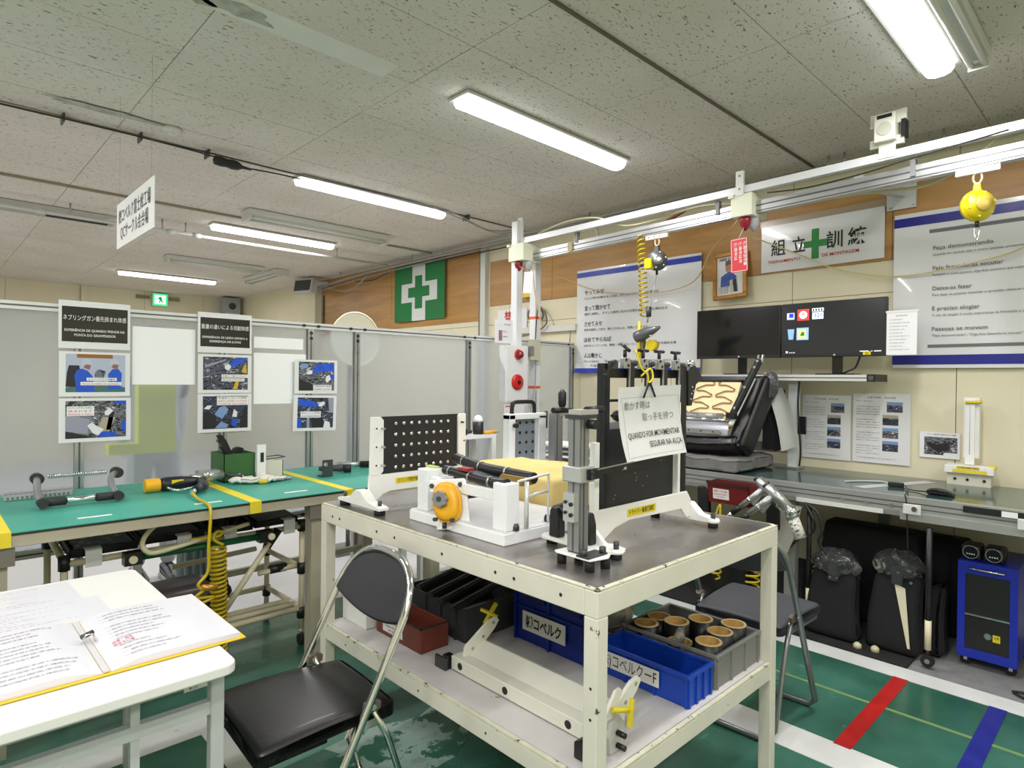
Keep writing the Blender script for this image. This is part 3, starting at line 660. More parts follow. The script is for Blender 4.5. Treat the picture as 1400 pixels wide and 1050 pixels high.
# ================================================================== right wall
def wsheet(y0, y1, z0, z1, X, name, label, m=paper, th=.0015, cat='poster', tilt=0):
    "sheet on plane x = X facing -x, left edge y1; returns the frame with origin at lower left and the object"
    t = math.radians(tilt); P = Pl((X, y1, z0), (0,-math.cos(t),math.sin(t)), (0,math.sin(t),math.cos(t)))
    s = M().slab(P, 0, y1-y0, 0, z1-z0, -th, 0).build(name, m); tag(s, label, cat); return P, s, y1-y0, z1-z0
# hanging white sheet with the five maxims (Japanese)
t = thing('maxim_sheet', 'large white wall sheet with Japanese text and blue bands left of the monitors', 'poster', (4.56, 3.2, 1.52))
P = Pl((4.575, 3.86, 1.522), (0,-1,0), (0,0,1)); W, H = 1.305, .97
def curl(u, v):
    x = u*W; y = v*H; d = .004*math.sin(u*9)+(.035*max(0, .10-v)/.10*max(0, .2-u)/.2)+.004
    return P.at(x, y, d)
M().grid(curl, 30, 20).build('sheet', paperg, t)
for (v0, v1) in ((0,.045),(.93,.978)):
    M().grid(lambda u, v: curl(u, v0+v*(v1-v0))+P.n*.0025, 30, 1).build('blue_band', inkblue, t)
m = ML()
L5 = [('やってみせ','ひとに何かを教えるときは、まずはお手本となって見せる','.',.30,.92),('言って聞かせて','相手に説明し、そうした相手に伝わる言葉を選んで丁寧に聞かせる','.',.40,1.02),
      ('させてみせ','相手を信頼して任せ、覚えさせるには、実際にさせてみる','.',.28,.80),('ほめてやらねば','ほめるということは、教育・指導においてとても大切で、相手を認める事','.',.42,1.12),('人は動かじ','「やってみせる」、「言って聞かせる」、「させてみる」、ほめてやる。を行うことで','.',.28,1.16)]
for k, (a, b, _, w1, w2) in enumerate(L5):
    y = .735-.148*k
    m.text(a, P, .10, y, .036, w1*.75, .012, .008); m.text(b, P, .10, y-.045, .017, w2*.88, .012, .006)
m.text('人は、自ら進んで動く', P, .10, .735-.148*4-.085, .017, .24, .012, .006)
m.build('lettering', ink, t, recalc=False)
# right sheet (Portuguese)
t = thing('maxim_sheet', 'large white wall sheet with Portuguese text, blue and grey bands, at the right edge', 'poster', (4.58, .4, 1.55))
P = Pl((4.578, 1.19, 1.552), (0,-1,0), (0,0,1)); W, H = 1.55, .985
def curl(u, v): return P.at(u*W, v*H, .006+.003*math.sin(u*8+v*3)+.002*math.sin(u*21))
M().grid(curl, 40, 14).build('sheet', paperg, t)
for n, v0, v1, u0, mm in (('blue_band', .022,.082, 0, inkblue2),('blue_band', .915,.972, 0, inkblue2),('grey_band', .855,.878, .125, inkg),('grey_band', .128,.148, .125, inkg)):
    M().grid(lambda u, v: curl(u0+u*(1-u0-(.1 if u0 else 0)), v0+v*(v1-v0))+P.n*.002, 40, 1).build(n, mm, t)
m = ML()
L5 = [('Faça demonstrando','Quando for ensinar algo a outras pessoas, primeiramente mostre como se faz e sirva de modelo',.30),('Fale fazendo-as escutar','Respeite a outra pessoa, diga-lhes assuntos que sejam compreendidos com palavras adequadas',.35),
      ('Deixe-as fazer','Para fazer as pessoas entender e aprender, deixe-as realmente executar o trabalho',.20),('É preciso elogiar','O ato de elogiar é muito importante na formação e orientação das pessoas',.24),('Pessoas se movem','"Faça demonstrando", "Diga-lhes fazendo-os escutar", "Deixe-as fazer", elogie',.28)]
for k, (a, b, w1) in enumerate(L5):
    y = .735-.126*k
    m.text(a, P, .215, y, .024, w1, .013, .012); m.text(b, P, .215, y-.036, .0145, None, .013, .004)
m.build('lettering', inkg, t, recalc=False)
# banner with cross
t = thing('banner', 'white training banner with green cross and brush lettering above the monitors', 'banner', (4.57, 1.66, 2.27))
P = Pl((4.580, 2.07, 2.268), (0,-1,.012), (0,0,1)); W, H = .822, .34
M().slab(P, 0, W, 0, H, -.0015, .0).build('sheet', paperg, t)
M().slab(P, -.01, W+.012, H-.005, H+.045, -.002, -.001).build('clear_top_strip', mat('clear_tape', (168,150,126), .2), t)
M().rect(P, .362, .412, .055, .268, .002).rect(P, .306, .475, .138, .186, .0024).build('green_cross', mat('cross_green', (40,140,66), .5), t)
m = ML()
for ch, x, w_ in (('組',.075,.105),('立',.225,.095),('訓',.462,.105),('練',.60,.115)): m.text(ch, P, x, .125, .088, w_, .003, .014)
m.build('brush_lettering', ink, t, recalc=False)
m = ML(); m.text('TREINAMENTO', P, .05, .062, .022, .235, .003, .01); m.text('DE MONTAGEM', P, .435, .062, .022, .235, .003, .01); m.build('red_lettering', inkred, t, recalc=False)
# green cross flag
t = thing('safety_flag', 'green safety flag with a white bordered green cross pinned on the plywood', 'flag', (4.57, 6.44, 2.18))
P = Pl((4.572, 6.98, 2.18), (0,-1,0), (0,0,1)); W, H = 1.08, .725
def cur(u, v, e=0): return P.at(u*W, v*H, .012+.012*math.sin(u*7)*(.3+.7*(1-v))+e)
M().grid(lambda u, v: cur(u, v), 24, 6).build('cloth', gcross, t)
def strip(u0, u1, v0, v1, e, m_):
    return M().grid(lambda u, v: cur(u0+u*(u1-u0), v0+v*(v1-v0), e), 12, 3)
wc = mat('flag_white', (214,218,214), .7)
a = M()
for (u0,u1,v0,v1) in ((.375,.62,0.0,.98),(.16,.85,.33,.66)): a.grid(lambda u, v: cur(u0+u*(u1-u0), v0+v*(v1-v0), .002), 12, 3)
a.build('white_cross', wc, t)
a = M()
for (u0,u1,v0,v1) in ((.43,.565,.21,.78),(.30,.70,.41,.585)): a.grid(lambda u, v: cur(u0+u*(u1-u0), v0+v*(v1-v0), .004), 12, 3)
a.build('green_cross', gcross, t)
# framed portrait
fr = thing('framed_photo', 'gold framed picture of a man in a blue shirt leaning on the plywood', 'picture', (4.54, 2.30, 2.09))
th = math.radians(3.2); P = Pl((4.53, 2.425, 2.085), (0,-math.cos(th),math.sin(th)), (.09,math.sin(th),math.cos(th))); W, H = .275, .365
gold = mat('gold_frame', (176,124,52), .35, .3, var=.15, vs=30)
for x0,x1,y0,y1 in ((0,W,0,.03),(0,W,H-.03,H),(0,.03,.03,H-.03),(W-.03,W,.03,H-.03)): M().slab(P, x0, x1, y0, y1, -.01, .02).build('frame_bar', gold, fr, bevel=.004)
M().slab(P, .028, W-.028, .028, H-.028, -.006, .004).build('picture_sheet', paperg, fr)
M().poly(P, [(.06,.10),(.17,.10),(.19,.17),(.16,.2),(.13,.215),(.10,.2),(.065,.18)], .006).build('blue_shirt', mat('shirt_blue', (58,88,170), .5), fr)
M().poly(P, [(.105,.215),(.15,.215),(.155,.27),(.13,.29),(.10,.27)], .007).build('face', mat('face_print', (176,132,110), .5), fr)
M().poly(P, [(.10,.265),(.155,.27),(.15,.30),(.125,.305),(.102,.295)], .008).build('hair', mat('hair_print', (90,84,80), .5), fr)
M().poly(P, [(.17,.05),(.20,.05),(.19,.15),(.165,.14)], .008).build('black_shape', pd, fr); M().poly(P, [(.14,.05),(.165,.05),(.16,.15),(.135,.14)], .008).build('beige_shape', mat('beige_print', (200,196,176), .5), fr)
m = ML(); m.text('創業者 名誉', P, .05, .305, .018, .11, .007, .01)
for k in range(3): m.text('人を育て技を磨く', P, .045, .085-.018*k, .010, .085, .007)
m.build('lettering', ink, fr, recalc=False)
# working-instruction sheets
def instr(y0, y1, z0, z1, label, seed, tilt=0, pics=4):
    P, s, W, H = wsheet(y0, y1, z0, z1, 4.588, 'instruction_sheet', label, paperg, tilt=tilt)
    r = random.Random(seed); m = M()
    m.text('作業手順書　組立訓練', P, W*.5, H*.93, .009, W*.5, .001, 0, 'CENTER')
    y = H*.88
    k = 0
    while y > H*.12:
        m.text(['部品をセットし手順どおり確認する','工具を持ち位置を合わせる','左右のレバーを押して固定する','異常があれば止める呼ぶ待つ'][k % 4], P, W*.06, y, .006, W*(.42 if k % 5 else .3), .001)
        y -= .017 if k % 4 else .036; k += 1
    m.text('以上の作業を標準時間内で繰り返し練習すること', P, W*.08, H*.06, .006, W*.7, .001)
    stuff(m.build('lettering', inkg, s, recalc=False))
    for i in range(pics):
        x = W*(.60 if i == 0 else .53); yy = H*(.80-.185*i)-.03
        M().rect(P, x, x+W*.27, yy, yy+H*.145, .001).build('small_photo', cl[i % 4], s)
        M().rect(P, x, x+W*.27, yy+H*.10, yy+H*.145, .0014).build('photo_sky', plb if i != 1 else pk, s)
instr(1.438, 1.757, .922, 1.366, 'left one of the two instruction sheets with small photos taped below the monitor shelf', 3)
instr(1.087, 1.424, .925, 1.386, 'right one of the two instruction sheets with small photos taped below the monitor shelf', 4)
instr(1.80, 2.06, .95, 1.34, 'instruction sheet mostly hidden behind the seat and the shelf leg', 5)
instr(2.75, 3.05, 1.05, 1.42, 'instruction sheet low on the wall behind the black clamp frame', 6)
P, s, W, H = wsheet(.825, 1.035, .992, 1.152, 4.588, 'photo_sheet', 'small photo sheet of a black seat part taped low beside the white stand', paper)
M().rect(P, .025, W-.012, .02, H-.03, .001).build('photo_image', cl[2], s)
M().poly(P, [(.03,.10),(.09,.085),(.15,.10),(.16,.06),(.10,.035),(.05,.07)], .0015).build('black_part', pd, s)
M().rect(P, .13, W-.012, .02, .036, .0016).build('caption_strip', paper, s); M().text('シート部品の置き方と注意', P, .04, H-.018, .008, .15, .001).build('lettering', ink, s)
# no-smoking sign behind posts
P, s, W, H = wsheet(4.55, 5.0, 1.99, 2.20, 4.588, 'smoking_sign', 'white no smoking sign with red characters half behind the posts', paper, cat='sign')
ML().text('禁煙', P, .22, .05, .12, .22, .001, .02, 'CENTER').text('NO', P, .04, .08, .03, .04, .001, .02).build('lettering', inkred, s)
# hose and cable coil hung on the wall behind posts
hk = thing('cable_coil', 'grey cable coiled on a wall hook right of the white posts', 'cable', (4.52, 4.35, 2.0))
M().tube(coil((4.56,4.40,2.12), (4.50,4.34,2.10), .075, 3, 20), .008, 6).build('coil', mat('dark_grey_cable', (112,112,106), .5), hk)
M().tube(smooth_path([(4.55,4.32,2.19),(4.52,4.22,2.10),(4.52,4.22,2.0),(4.52,4.4,1.92),(4.52,4.7,1.9),(4.52,4.85,2.0)], 6), .008, 6).build('loose_end', mat('dark_grey_cable', (112,112,106), .5), hk)
M().box(4.53, 4.60, 4.40, 4.56, 2.30, 2.35).build('yellow_hook', ybal, hk); M().cyl((4.56,4.42,2.2), (4.56,4.42,2.33), .008).build('hook_rod', chrome, hk)
tr = M().box(4.55, 4.59, 3.86, 4.75, 1.93, 1.99).build('trim_7', mat('conduit_white', (216,216,208), .4)); struct(tr)
o = M().tube(smooth_path([(4.57,3.93,1.99),(4.56,3.94,1.7),(4.56,3.9,1.4),(4.56,3.93,1.1),(4.57,3.92,.9)], 6), .006, 6).build('wall_cable', cgy); tag(o, 'thin grey cable hanging down the wall at the end of the partition', 'cable')
# thin cream hoses strung across the wall
o = M().tube(smooth_path([(4.2,4.15,2.50),(4.5,3.95,2.42),(4.55,3.72,2.32),(4.53,3.4,2.24),(4.52,2.9,2.20),(4.45,2.55,2.25),(4.25,2.3,2.42),(3.76,1.85,2.48)], 6), .0045, 6).build('air_line', mat('cream_line', (224,190,130), .5)); tag(o, 'thin cream line sagging from the white post past the Japanese sheet', 'line')
o = M().tube(smooth_path([(4.3,2.0,2.48),(4.5,1.75,2.35),(4.53,1.5,2.22),(4.54,1.15,2.14),(4.53,.8,2.17),(4.52,.5,2.25),(4.4,.2,2.5)], 6), .0045, 6).build('air_line', mat('cream_line2', (226,208,150), .5)); tag(o, 'thin cream line sagging across the banner and the Portuguese sheet', 'line')

# ================================================================== overhead rails
def railpt(y, z0, z1): return z0+(3.8-y)/4.8*(z1-z0)
RY0, RY1 = 3.80, -1.2
tr_ = thing('ceiling_rail', 'white square overhead rail running along above the right workbench', 'rail', (3.75, 1.3, 2.6))
M().bar((3.75,RY0,2.635), (3.75,RY1,2.69), .04, .045).build('rail_bar', mat('rail_white', (222,224,226), .3, .1), tr_)
for y in (3.0, 1.9, .3, -.8): M().bar((3.76,y,railpt(y,2.64,2.69)), (3.80,y,railpt(y,2.54,2.61)), .012, .012).build('link_bar', alu, tr_)
lr = thing('tool_rail', 'wide aluminium tool rail hanging just below the white rail', 'rail', (3.78, 1.3, 2.5))
m = M().bar((3.80,RY0,2.505), (3.80,RY1,2.60), .05, .075); m.m(1).bar((3.7745,RY0,2.512), (3.7745,RY1,2.607), .003, .008).bar((3.7745,RY0,2.478), (3.7745,RY1,2.573), .003, .006)
m.build('rail_profile', [alu, aludk], lr)
for y in (1.155,): 
    M().box(4.565, 4.588, y-.085, y+.08, 2.575, 2.755).build('wall_plate', mat('plate_grey', (206,208,208), .45), lr)
    M().bar((3.82,y+.02,2.59), (4.57,y,2.68), .05, .06).build('bracket_arm', mat('plate_grey', (206,208,208), .45), lr)
    for a, b in ((-.07,.02),(.06,.02),(-.07,.16),(.06,.16)): M().cyl((4.555,y+a,2.575+b-.005), (4.566,y+a,2.575+b-.005), .007, n=8).build('screw', alu, lr)
for y in (3.2, 2.0, .9): M().box(3.765, 3.80, y-.012, y+.012, 2.54, 2.63).build('rail_joint', grey, lr)
M().bar((3.765,3.28,2.515), (3.765,3.24,2.516), .012, .075).build('rail_joint', mat('tan_clip', (170,160,120), .5), lr)
cable('rail_cable', [(3.75,3.6,2.67),(3.76,3.3,2.72),(3.77,3.0,2.70),(3.78,2.75,2.60),(3.80,2.5,2.60),(3.9,2.2,2.66),(3.9,1.9,2.62)], .007, mat('cream_hose', (206,202,168), .4), 'cream hose winding along the overhead rail at its left end')
cable('rail_cable', [(3.95,1.9,2.64),(3.98,1.5,2.58),(3.95,1.2,2.55),(3.92,.9,2.52),(3.85,.7,2.56),(3.8,.55,2.66)], .009, mat('cream_hose', (206,202,168), .4), 'cream hose sagging behind the yellow balancer')
cable('rail_cable', [(3.72,1.65,2.60),(3.70,1.4,2.575),(3.70,1.1,2.59),(3.72,.9,2.62),(3.73,.5,2.66)], .004, cbk, 'black wire sagging between the two overhead rails')
o = M().tube([(4.08,2.62,2.64),(4.05,2.4,2.70)], .012, 6).build('cable_gland', mat('dark_red_clip', (120,40,34), .5)); tag(o, 'small dark red clip on the cables above the tool rail', 'clip')
# boxes with lamps hanging from the rail
ivory = mat('ivory_box', (226,228,206), .45)
def lampbox(y0, y1, z0, z1, x0, x1, label, strut_top, red_y, tag_m, tag_mt, tag_pos, strut_x=3.73):
    t = thing('signal_box', label, 'signal box', ((x0+x1)/2, (y0+y1)/2, z0))
    M().box(x0, x1, y0, y1, z0, z1).build('box_body', ivory, t, bevel=.004)
    M().box(x0-.012, x0+.0, y1-.02, y1+.012, z1-.02, z1).build('box_tab', ivory, t)
    y = (y0+y1)/2+.01
    m = M().box(strut_x-.016, strut_x+.004, y-.025, y+.025, z1-.01, strut_top)
    m.m(1)
    for z in (z1+.03, strut_top-.03): m.cyl((strut_x-.0175,y,z), (strut_x-.016,y,z), .006, n=8)
    m.build('strut', [mat('strut_white', (224,226,222), .4), aludk], t)
    M().lathe([(.036,0),(.037,-.02),(.028,-.055),(.012,-.078),(.003,-.085)], (x0+.05, y1-.075, z0), n=16).build('red_bulb', redglass, t)
    M().lathe([(.036,0),(.038,-.02),(.03,-.055),(.012,-.078),(.003,-.085)], (x0+.10, y0+.035, z0), n=16).build('clear_bulb', mat('clear_bulb', (214,218,220), .12, trans=.4), t)
    return t
lampbox(1.745, 1.885, 2.488, 2.628, 3.72, 3.93, 'ivory signal box with red bulb hanging from the rail, red tag below', 2.77, 1.83, None, None, None)
lampbox(3.68, 3.86, 2.455, 2.60, 3.66, 3.86, 'ivory signal box with red bulb on top of the white post', 2.83, 3.8, None, None, None)
# tags
P, s, W, H = wsheet(1.755, 1.865, 2.135, 2.345, 3.70, 'red_tag', 'red notice card with white characters dangling below the signal box', mat('tag_red', (206,44,52), .4), .003, 'tag', tilt=2)
m = ML()
for k in range(3): m.text('使用中は作業停止'[:6-k], Pl(P.at(.085-.03*k,.185), -P.u, P.r), 0, 0, .016, .15-.02*k, .001, .01)
m2 = M(); m2.rect(P, .004, .106, .004, .007, .001).rect(P, .004, .106, .203, .206, .001).rect(P, .004,.007,.004,.206,.001).rect(P,.103,.106,.004,.206,.001)
m2.build('border_line', inkw, s, recalc=False); m.build('lettering', inkw, s, recalc=False); M().cyl(P.at(.055,.21), (3.75,1.81,2.42), .0015, n=5).build('string', inkw, s)
P, s, W, H = wsheet(3.56, 3.66, 2.17, 2.345, 3.64, 'white_tag', 'white dotted card dangling from the signal box on the post', paper, .003, 'tag', tilt=-5)
m = M()
for i in range(7): m.text('・・・', P, .02, .15-.02*i, .008, .055, .001, .02)
stuff(m.build('lettering', inkblue, s, recalc=False)); M().cyl(P.at(.05,.175), (3.70,3.78,2.42), .0015, n=5).build('string', inkw, s)
o = M().tube(smooth_path([(3.75,3.66,2.42),(3.76,3.64,2.2),(3.80,3.62,2.0),(3.84,3.62,1.9)], 5), .006, 6).build('pull_cord', mat('tan_cord', (206,180,130), .5)); tag(o, 'tan cord running down from the signal box along the posts', 'cord')
# box 3: loudspeaker clamped on the rail
t = thing('rail_speaker', 'square off-white loudspeaker clamped on top of the overhead rail', 'speaker', (3.74, 1.0, 2.68))
offw = mat('offwhite_plate', (218,218,204), .5)
M().box(3.735, 3.755, .925, 1.095, 2.83, 2.90).build('top_plate', offw, t); M().box(3.735, 3.755, .935, 1.095, 2.72, 2.765).build('bottom_plate', offw, t)
M().box(3.69, 3.80, .965, 1.065, 2.735, 2.88).build('speaker_body', offw, t, bevel=.005)
M().cyl((3.686,1.015,2.80), (3.6905,1.015,2.80), .035, n=20).build('speaker_grille', mat('grille_l', (190,190,176), .7), t)
M().box(3.686, 3.69, .98, 1.05, 2.855, 2.873).build('black_switch', black, t); M().box(3.72, 3.78, .925, .945, 2.75, 2.84).build('black_side', black, t)
M().box(3.725, 3.73, .97, 1.05, 2.655, 2.735).build('clamp', offw, t)
# balancers
def balancer(y, z, r, body, other, label, trans_=False):
    t = thing('tool_balancer', label, 'tool balancer', (3.78, y, z-r)); x = 3.78; zt = railpt(y, 2.505, 2.60)-.04
    M().box(x-.012, x+.012, y-.09, y+.09, zt-.035, zt-.005).build('trolley', mat('trolley_clear', (206,196,186), .3), t)
    for q in (-.07,-.025,.02,.065): M().cyl((x-.014,y+q,zt-.018), (x-.010,y+q,zt-.018), .008, n=8).build('wheel_pin', alu, t)
    M().tube([(x, y+.018*math.cos(a), zt-.055+.03*math.sin(a)) for a in [2*PI*i/14 for i in range(14)]], .006, 6, closed=True).build('hook_ring', mat('hook_pale', (220,200,170), .3, .3), t)
    zb = zt-.085
    M().prism([(y-.02,zb-.05),(y+.02,zb-.05),(y+.014,zb),(y-.014,zb)], 'x', x-.014, x+.014).build('neck', body, t, bevel=.003)
    c = zb-.04-r*.9
    M().lathe([(.01,-.056),(r*.45,-.053),(r*.5,-.048),(r*.8,-.038),(r*.96,-.020),(r*.985,-.008),(r*1.03,-.007),(r*1.03,.007),(r*.985,.008),(r*.96,.020),(r*.8,.038),(r*.5,.050),(.01,.054)], (x,y,c), (1,.9,0), 26).build('drum', body, t)
    M().lathe([(.01,-.012),(r*.5,-.010),(r*.52,.0)], (x-.036,y-.032,c), (1,.9,0), 20).build('hub_cap', other, t)
    for a in range(6):
        th = a*PI/3+.3; q0 = Vector((x,y,c))+Vector((.669,-.743,0))*r*.78*math.cos(th)+Vector((0,0,r*.78*math.sin(th))); q1 = Vector((-.743,-.669,0)); M().cyl(q0+q1*.026, q0+q1*.040, .006, n=8).build('bolt', other, t)
    M().cyl((x,y,c-r), (x,y,c-r-.03), .009).build('cable_outlet', black, t)
    return t, x, y, c-r-.03
bt, bx, by, bz = balancer(.625, 2.34, .076, ybal, mat('casing_clear', (214,190,90), .25), 'bright yellow tool balancer hanging from the rail before the Portuguese sheet')
M().tube([(bx,by+.012*math.sin(a)*(.4+.6*abs(math.cos(a/2))),bz-.03+.035*math.cos(a)) for a in [2*PI*i/14 for i in range(14)]], .004, 6, closed=True).build('snap_hook', chrome, bt)
bt, bx, by, bz = balancer(2.46, 2.40, .070, mat('balancer_grey', (96,98,100), .4, .3), alu, 'grey and yellow tool balancer hanging above the Japanese sheet')
M().box(bx-.075, bx-.03, by-.0, by+.06, bz+.035, bz+.11).build('yellow_guard', ybal, bt, bevel=.008)
M().cyl((bx,by,bz), (3.72,2.47,1.96), .0015, n=5).build('suspension_wire', alu, bt)
# air tool hanging under it, above the clamp frame
tl = thing('air_screwdriver', 'pistol shaped air screwdriver with yellow hose hanging above the clamp frame', 'air tool', (3.70, 2.47, 1.6))
X = 3.70
M().cyl((X,2.47,1.97), (X,2.47,1.90), .018, n=10).build('hose_fitting', dkgrey, tl)
M().tube([(X,2.475,1.92),(X,2.48,1.86)], .006, 6).build('hook', alu, tl)
M().lathe([(.016,0),(.040,.01),(.043,.07),(.034,.13),(.022,.17),(.010,.21)], (X-.03,2.56,1.755), (0,-.93,.30), 14).build('motor_body', mat('tool_grey', (110,112,116), .3, .6), tl)
M().lathe([(.028,0),(.030,.07),(.026,.16),(.017,.21),(.021,.22),(.018,.28),(.007,.31)], (X,2.52,1.81), (0,.07,-1), 14).build('grip', mat('tool_olive', (120,116,60), .5), tl)
M().cyl((X-.02,2.44,1.70), (X+.03,2.44,1.70), .038, n=16).build('yellow_wheel', ybal, tl)
M().cyl((X,2.48,1.78), (X-.04,2.42,1.77), .014, n=10).build('valve', chrome, tl)
M().tube([(X-.028,2.525,1.87),(X-.03,2.53,1.7),(X-.02,2.52,1.55)], .010, 8).build('yellow_tube', ybal, tl)
M().cyl((X,2.515,1.52), (X,2.52,1.44), .005, n=8).build('bit', alu, tl)
o = M().tube(coil((3.79,2.60,2.50), (3.72,2.52,1.90), .028, 17, 12), .0055, 6).build('coil_hose', yhose); tag(o, 'yellow coiled air hose hanging from the tool rail beside the grey balancer', 'hose')
# ================================================================== white posts at the end of the rails
wp_ = mat('post_white', (222,224,226), .35)
t = thing('white_post', 'left white square post carrying the signal box and alarm panel', 'post', (3.715, 3.80, 0))
M().box(3.685, 3.755, 3.78, 3.85, 0, 2.80).build('post_body', wp_, t, bevel=.004)
t = thing('white_post', 'right white square post with orange tape rings and a junction box', 'post', (3.95, 3.80, 0))
M().box(3.915, 3.985, 3.78, 3.85, 0, 2.5).build('post_body', wp_, t, bevel=.004)
for z in (1.985, 1.375): M().box(3.912, 3.988, 3.777, 3.853, z, z+.022).build('orange_tape', orange, t)
M().box(3.83, 3.945, 3.74, 3.78, 1.62, 1.80).build('junction_box', mat('junction_beige', (196,192,170), .5), t, bevel=.004)
M().box(3.82, 3.86, 3.735, 3.78, 1.66, 1.74).build('latch', grey, t)
M().tube(smooth_path([(3.90,3.76,1.80),(3.90,3.75,1.95),(3.93,3.76,2.1)], 5), .005, 6).build('cable', cbk, t)
M().tube(smooth_path([(3.91,3.76,1.62),(3.89,3.75,1.4),(3.83,3.74,1.2),(3.86,3.74,1.13),(3.90,3.75,1.18),(3.92,3.76,1.36)], 6), .005, 6).build('cable', cgy, t)
a = thing('alarm_panel', 'white fire alarm panel with red lamp and red round call point', 'alarm', (3.62, 3.74, 1.26))
M().box(3.49, 3.75, 3.70, 3.779, 1.26, 1.735).build('panel_body', mat('alarm_white', (224,226,226), .4), a, bevel=.004)
M().box(3.51, 3.735, 3.694, 3.70, 1.27, 1.715).build('panel_door', mat('alarm_white', (224,226,226), .4), a)
M().lathe([(.040,0),(.038,-.02),(.028,-.042),(.012,-.052),(.002,-.054)], (3.625,3.692,1.66), (0,1,0), 22).build('red_lamp', redglass, a)
M().tube([(3.625+.04*math.cos(t_),3.69,1.66+.04*math.sin(t_)) for t_ in [2*PI*i/22 for i in range(22)]], .006, 6, closed=True).build('lamp_ring', orange, a)
M().lathe([(.066,0),(.063,-.012),(.045,-.02),(.02,-.018),(.002,-.018)], (3.617,3.692,1.43), (0,1,0), 28).build('call_ring', red, a)
M().cyl((3.622,3.672,1.428), (3.622,3.668,1.428), .018, n=14).build('push_button', lensb, a)
P = Pl((3.60,3.671,1.463), (1,0,0), (0,0,1)); M().text('発信機', P, .02, 0, .012, .04, .001, .0, 'CENTER').build('lettering', ink, a)
P = Pl((3.43,3.735,1.75), (1,0,0), (0,0,1)); s = M().slab(P, -.03, .17, 0, .19, -.002, 0).build('notice_sheet', paperg); tag(s, 'white notice with a small red cone drawing stuck above the alarm panel', 'poster')
M().rect(P, .01, .05, .02, .105, .001).build('print', mat('pr_mauve', (150,110,130), .5), s); ML().text('消火器・発信機', P, .07, .15, .010, .07, .001).text('物を置くな', P, .06, .09, .010, .05, .001).text('通路確保', P, .06, .05, .008, .05, .001).build('lettering', ink, s)
P = Pl((3.47,3.69,.98), (1,0,0), (0,0,1)); s = M().slab(P, 0, .235, 0, .265, -.002, 0).build('notice_sheet', paperg); tag(s, 'white notice with a red heading stuck below the alarm panel', 'poster')
M().rect(P, .01, .12, .245, .255, .001).build('red_heading', inkred, s); ML().text('使用方法', P, .06, .15, .012, .04, .001, .01).text('1 押す 2 呼ぶ', P, .05, .06, .010, .09, .001).build('lettering', inkg, s)
# ================================================================== left green workbench
ZL = .86
wbm = mat('bench_frame_olive', (176,170,148), .5, var=.05)
bt = thing('workbench', 'long workbench with green mat along the frosted partition', 'workbench', (.6, 3.4, 0))
M().box(-2.2, 2.32, 2.95, 3.86, ZL-.058, ZL-.012).build('frame_edge', wbm, bt, bevel=.003)
M().box(-2.2, 2.32, 2.945, 3.865, ZL-.012, ZL-.004).build('black_edge', black, bt)
M().box(-2.2, 2.32, 2.945, 3.865, ZL-.004, ZL).build('green_mat', greenmat, bt)
for x, y in ((-2.1,3.02),(.22,3.02),(1.50,3.02),(2.25,3.02),(-2.1,3.78),(1.9,3.78),(2.25,3.78)):
    M().box(x-.035, x+.035, y-.035, y+.035, 0, ZL-.058).build('leg', wbm, bt)
for x in (.22, 1.50): M().box(x-.055, x+.055, 2.96, 2.975, ZL-.13, ZL-.05).build('gusset', mat('gusset_grey', (120,118,108), .5), bt)
for y, z in ((3.78,.27),): M().box(-2.1, 2.25, y-.015, y+.015, z, z+.035).build('stretcher', wbm, bt)
for x in (.235, 1.165, 1.655):
    M().box(x-.027, x+.027, 2.9445, 3.80, ZL+.0003, ZL+.0012).box(x-.027, x+.027, 2.9435, 2.945, ZL-.055, ZL+.0012).build('yellow_tape', yellow, bt)
for x, y in ((.545,3.06),(.99,3.06),(1.42,3.07),(1.93,3.1)):
    M().box(x-.06, x+.06, y-.012, y+.012, ZL+.0003, ZL+.001).build('label_strip', label, bt)
# ---- flow rack of ivory pipes under it
rk = thing('pipe_rack', 'low trolley rack of ivory pipes with black joints under the green workbench', 'rack', (.95, 3.4, 0))
FX0, FX1, FY, BY = .46, 1.515, 3.20, 3.66
pr = .0145
def pipe(a, b, n='pipe', m=cpipe, r=pr): return M().cyl(a, b, r, n=12).build(n, m, rk)
def joint(p, a=(0,0,1), l=.06, r=.023): 
    p = vec(p); a = vec(a).normalized(); return M().cyl(p-a*l/2, p+a*l/2, r, n=10).build('joint', black, rk)
for x in (FX0, FX1):
    for y in (FY, BY):
        pipe((x,y,.09), (x,y,.665)); 
        for z in (.18, .42, .65): joint((x,y,z))
        m = M().cyl((x-.012,y,.032), (x+.012,y,.032), .03, n=16); m.m(1).cyl((x,y,.05), (x,y,.10), .012, n=8); m.build('caster', [blackr, chrome], rk)
    pipe((x,FY,.655), (x,BY,.69)); pipe((x,FY,.20), (x,BY,.20)); pipe((x,FY,.42), (x,BY,.42))
for y in (FY, BY):
    pipe((FX0,y,.20), (FX1,y,.20)); pipe((FX0,y,.645), (FX1,y,.645))
pipe((FX0,FY+.07,.205), (FX1,FY+.07,.205)); pipe((FX0,FY+.14,.205), (FX1,FY+.14,.205))
pipe((1.10,FY-.02,.28), (1.33,FY-.02,.59)); joint((1.35,FY-.01,.61), (.25,.0,.33), .10); joint((1.08,FY-.02,.26), (.25,0,.33), .08)
pipe((.72,FY-.06,.64), (1.28,FY-.06,.64), 'green_pipe', gpipe, .016)
for x in (.70, 1.29): 
    M().box(x-.035, x+.035, FY-.085, FY-.03, .612, .668).build('joint', black, rk); M().cyl((x-.004 if x<1 else x+.02,FY-.10,.64), (x-.004 if x<1 else x+.02,FY-.085,.64), .017, n=14).build('pipe_end', cpipe, rk)
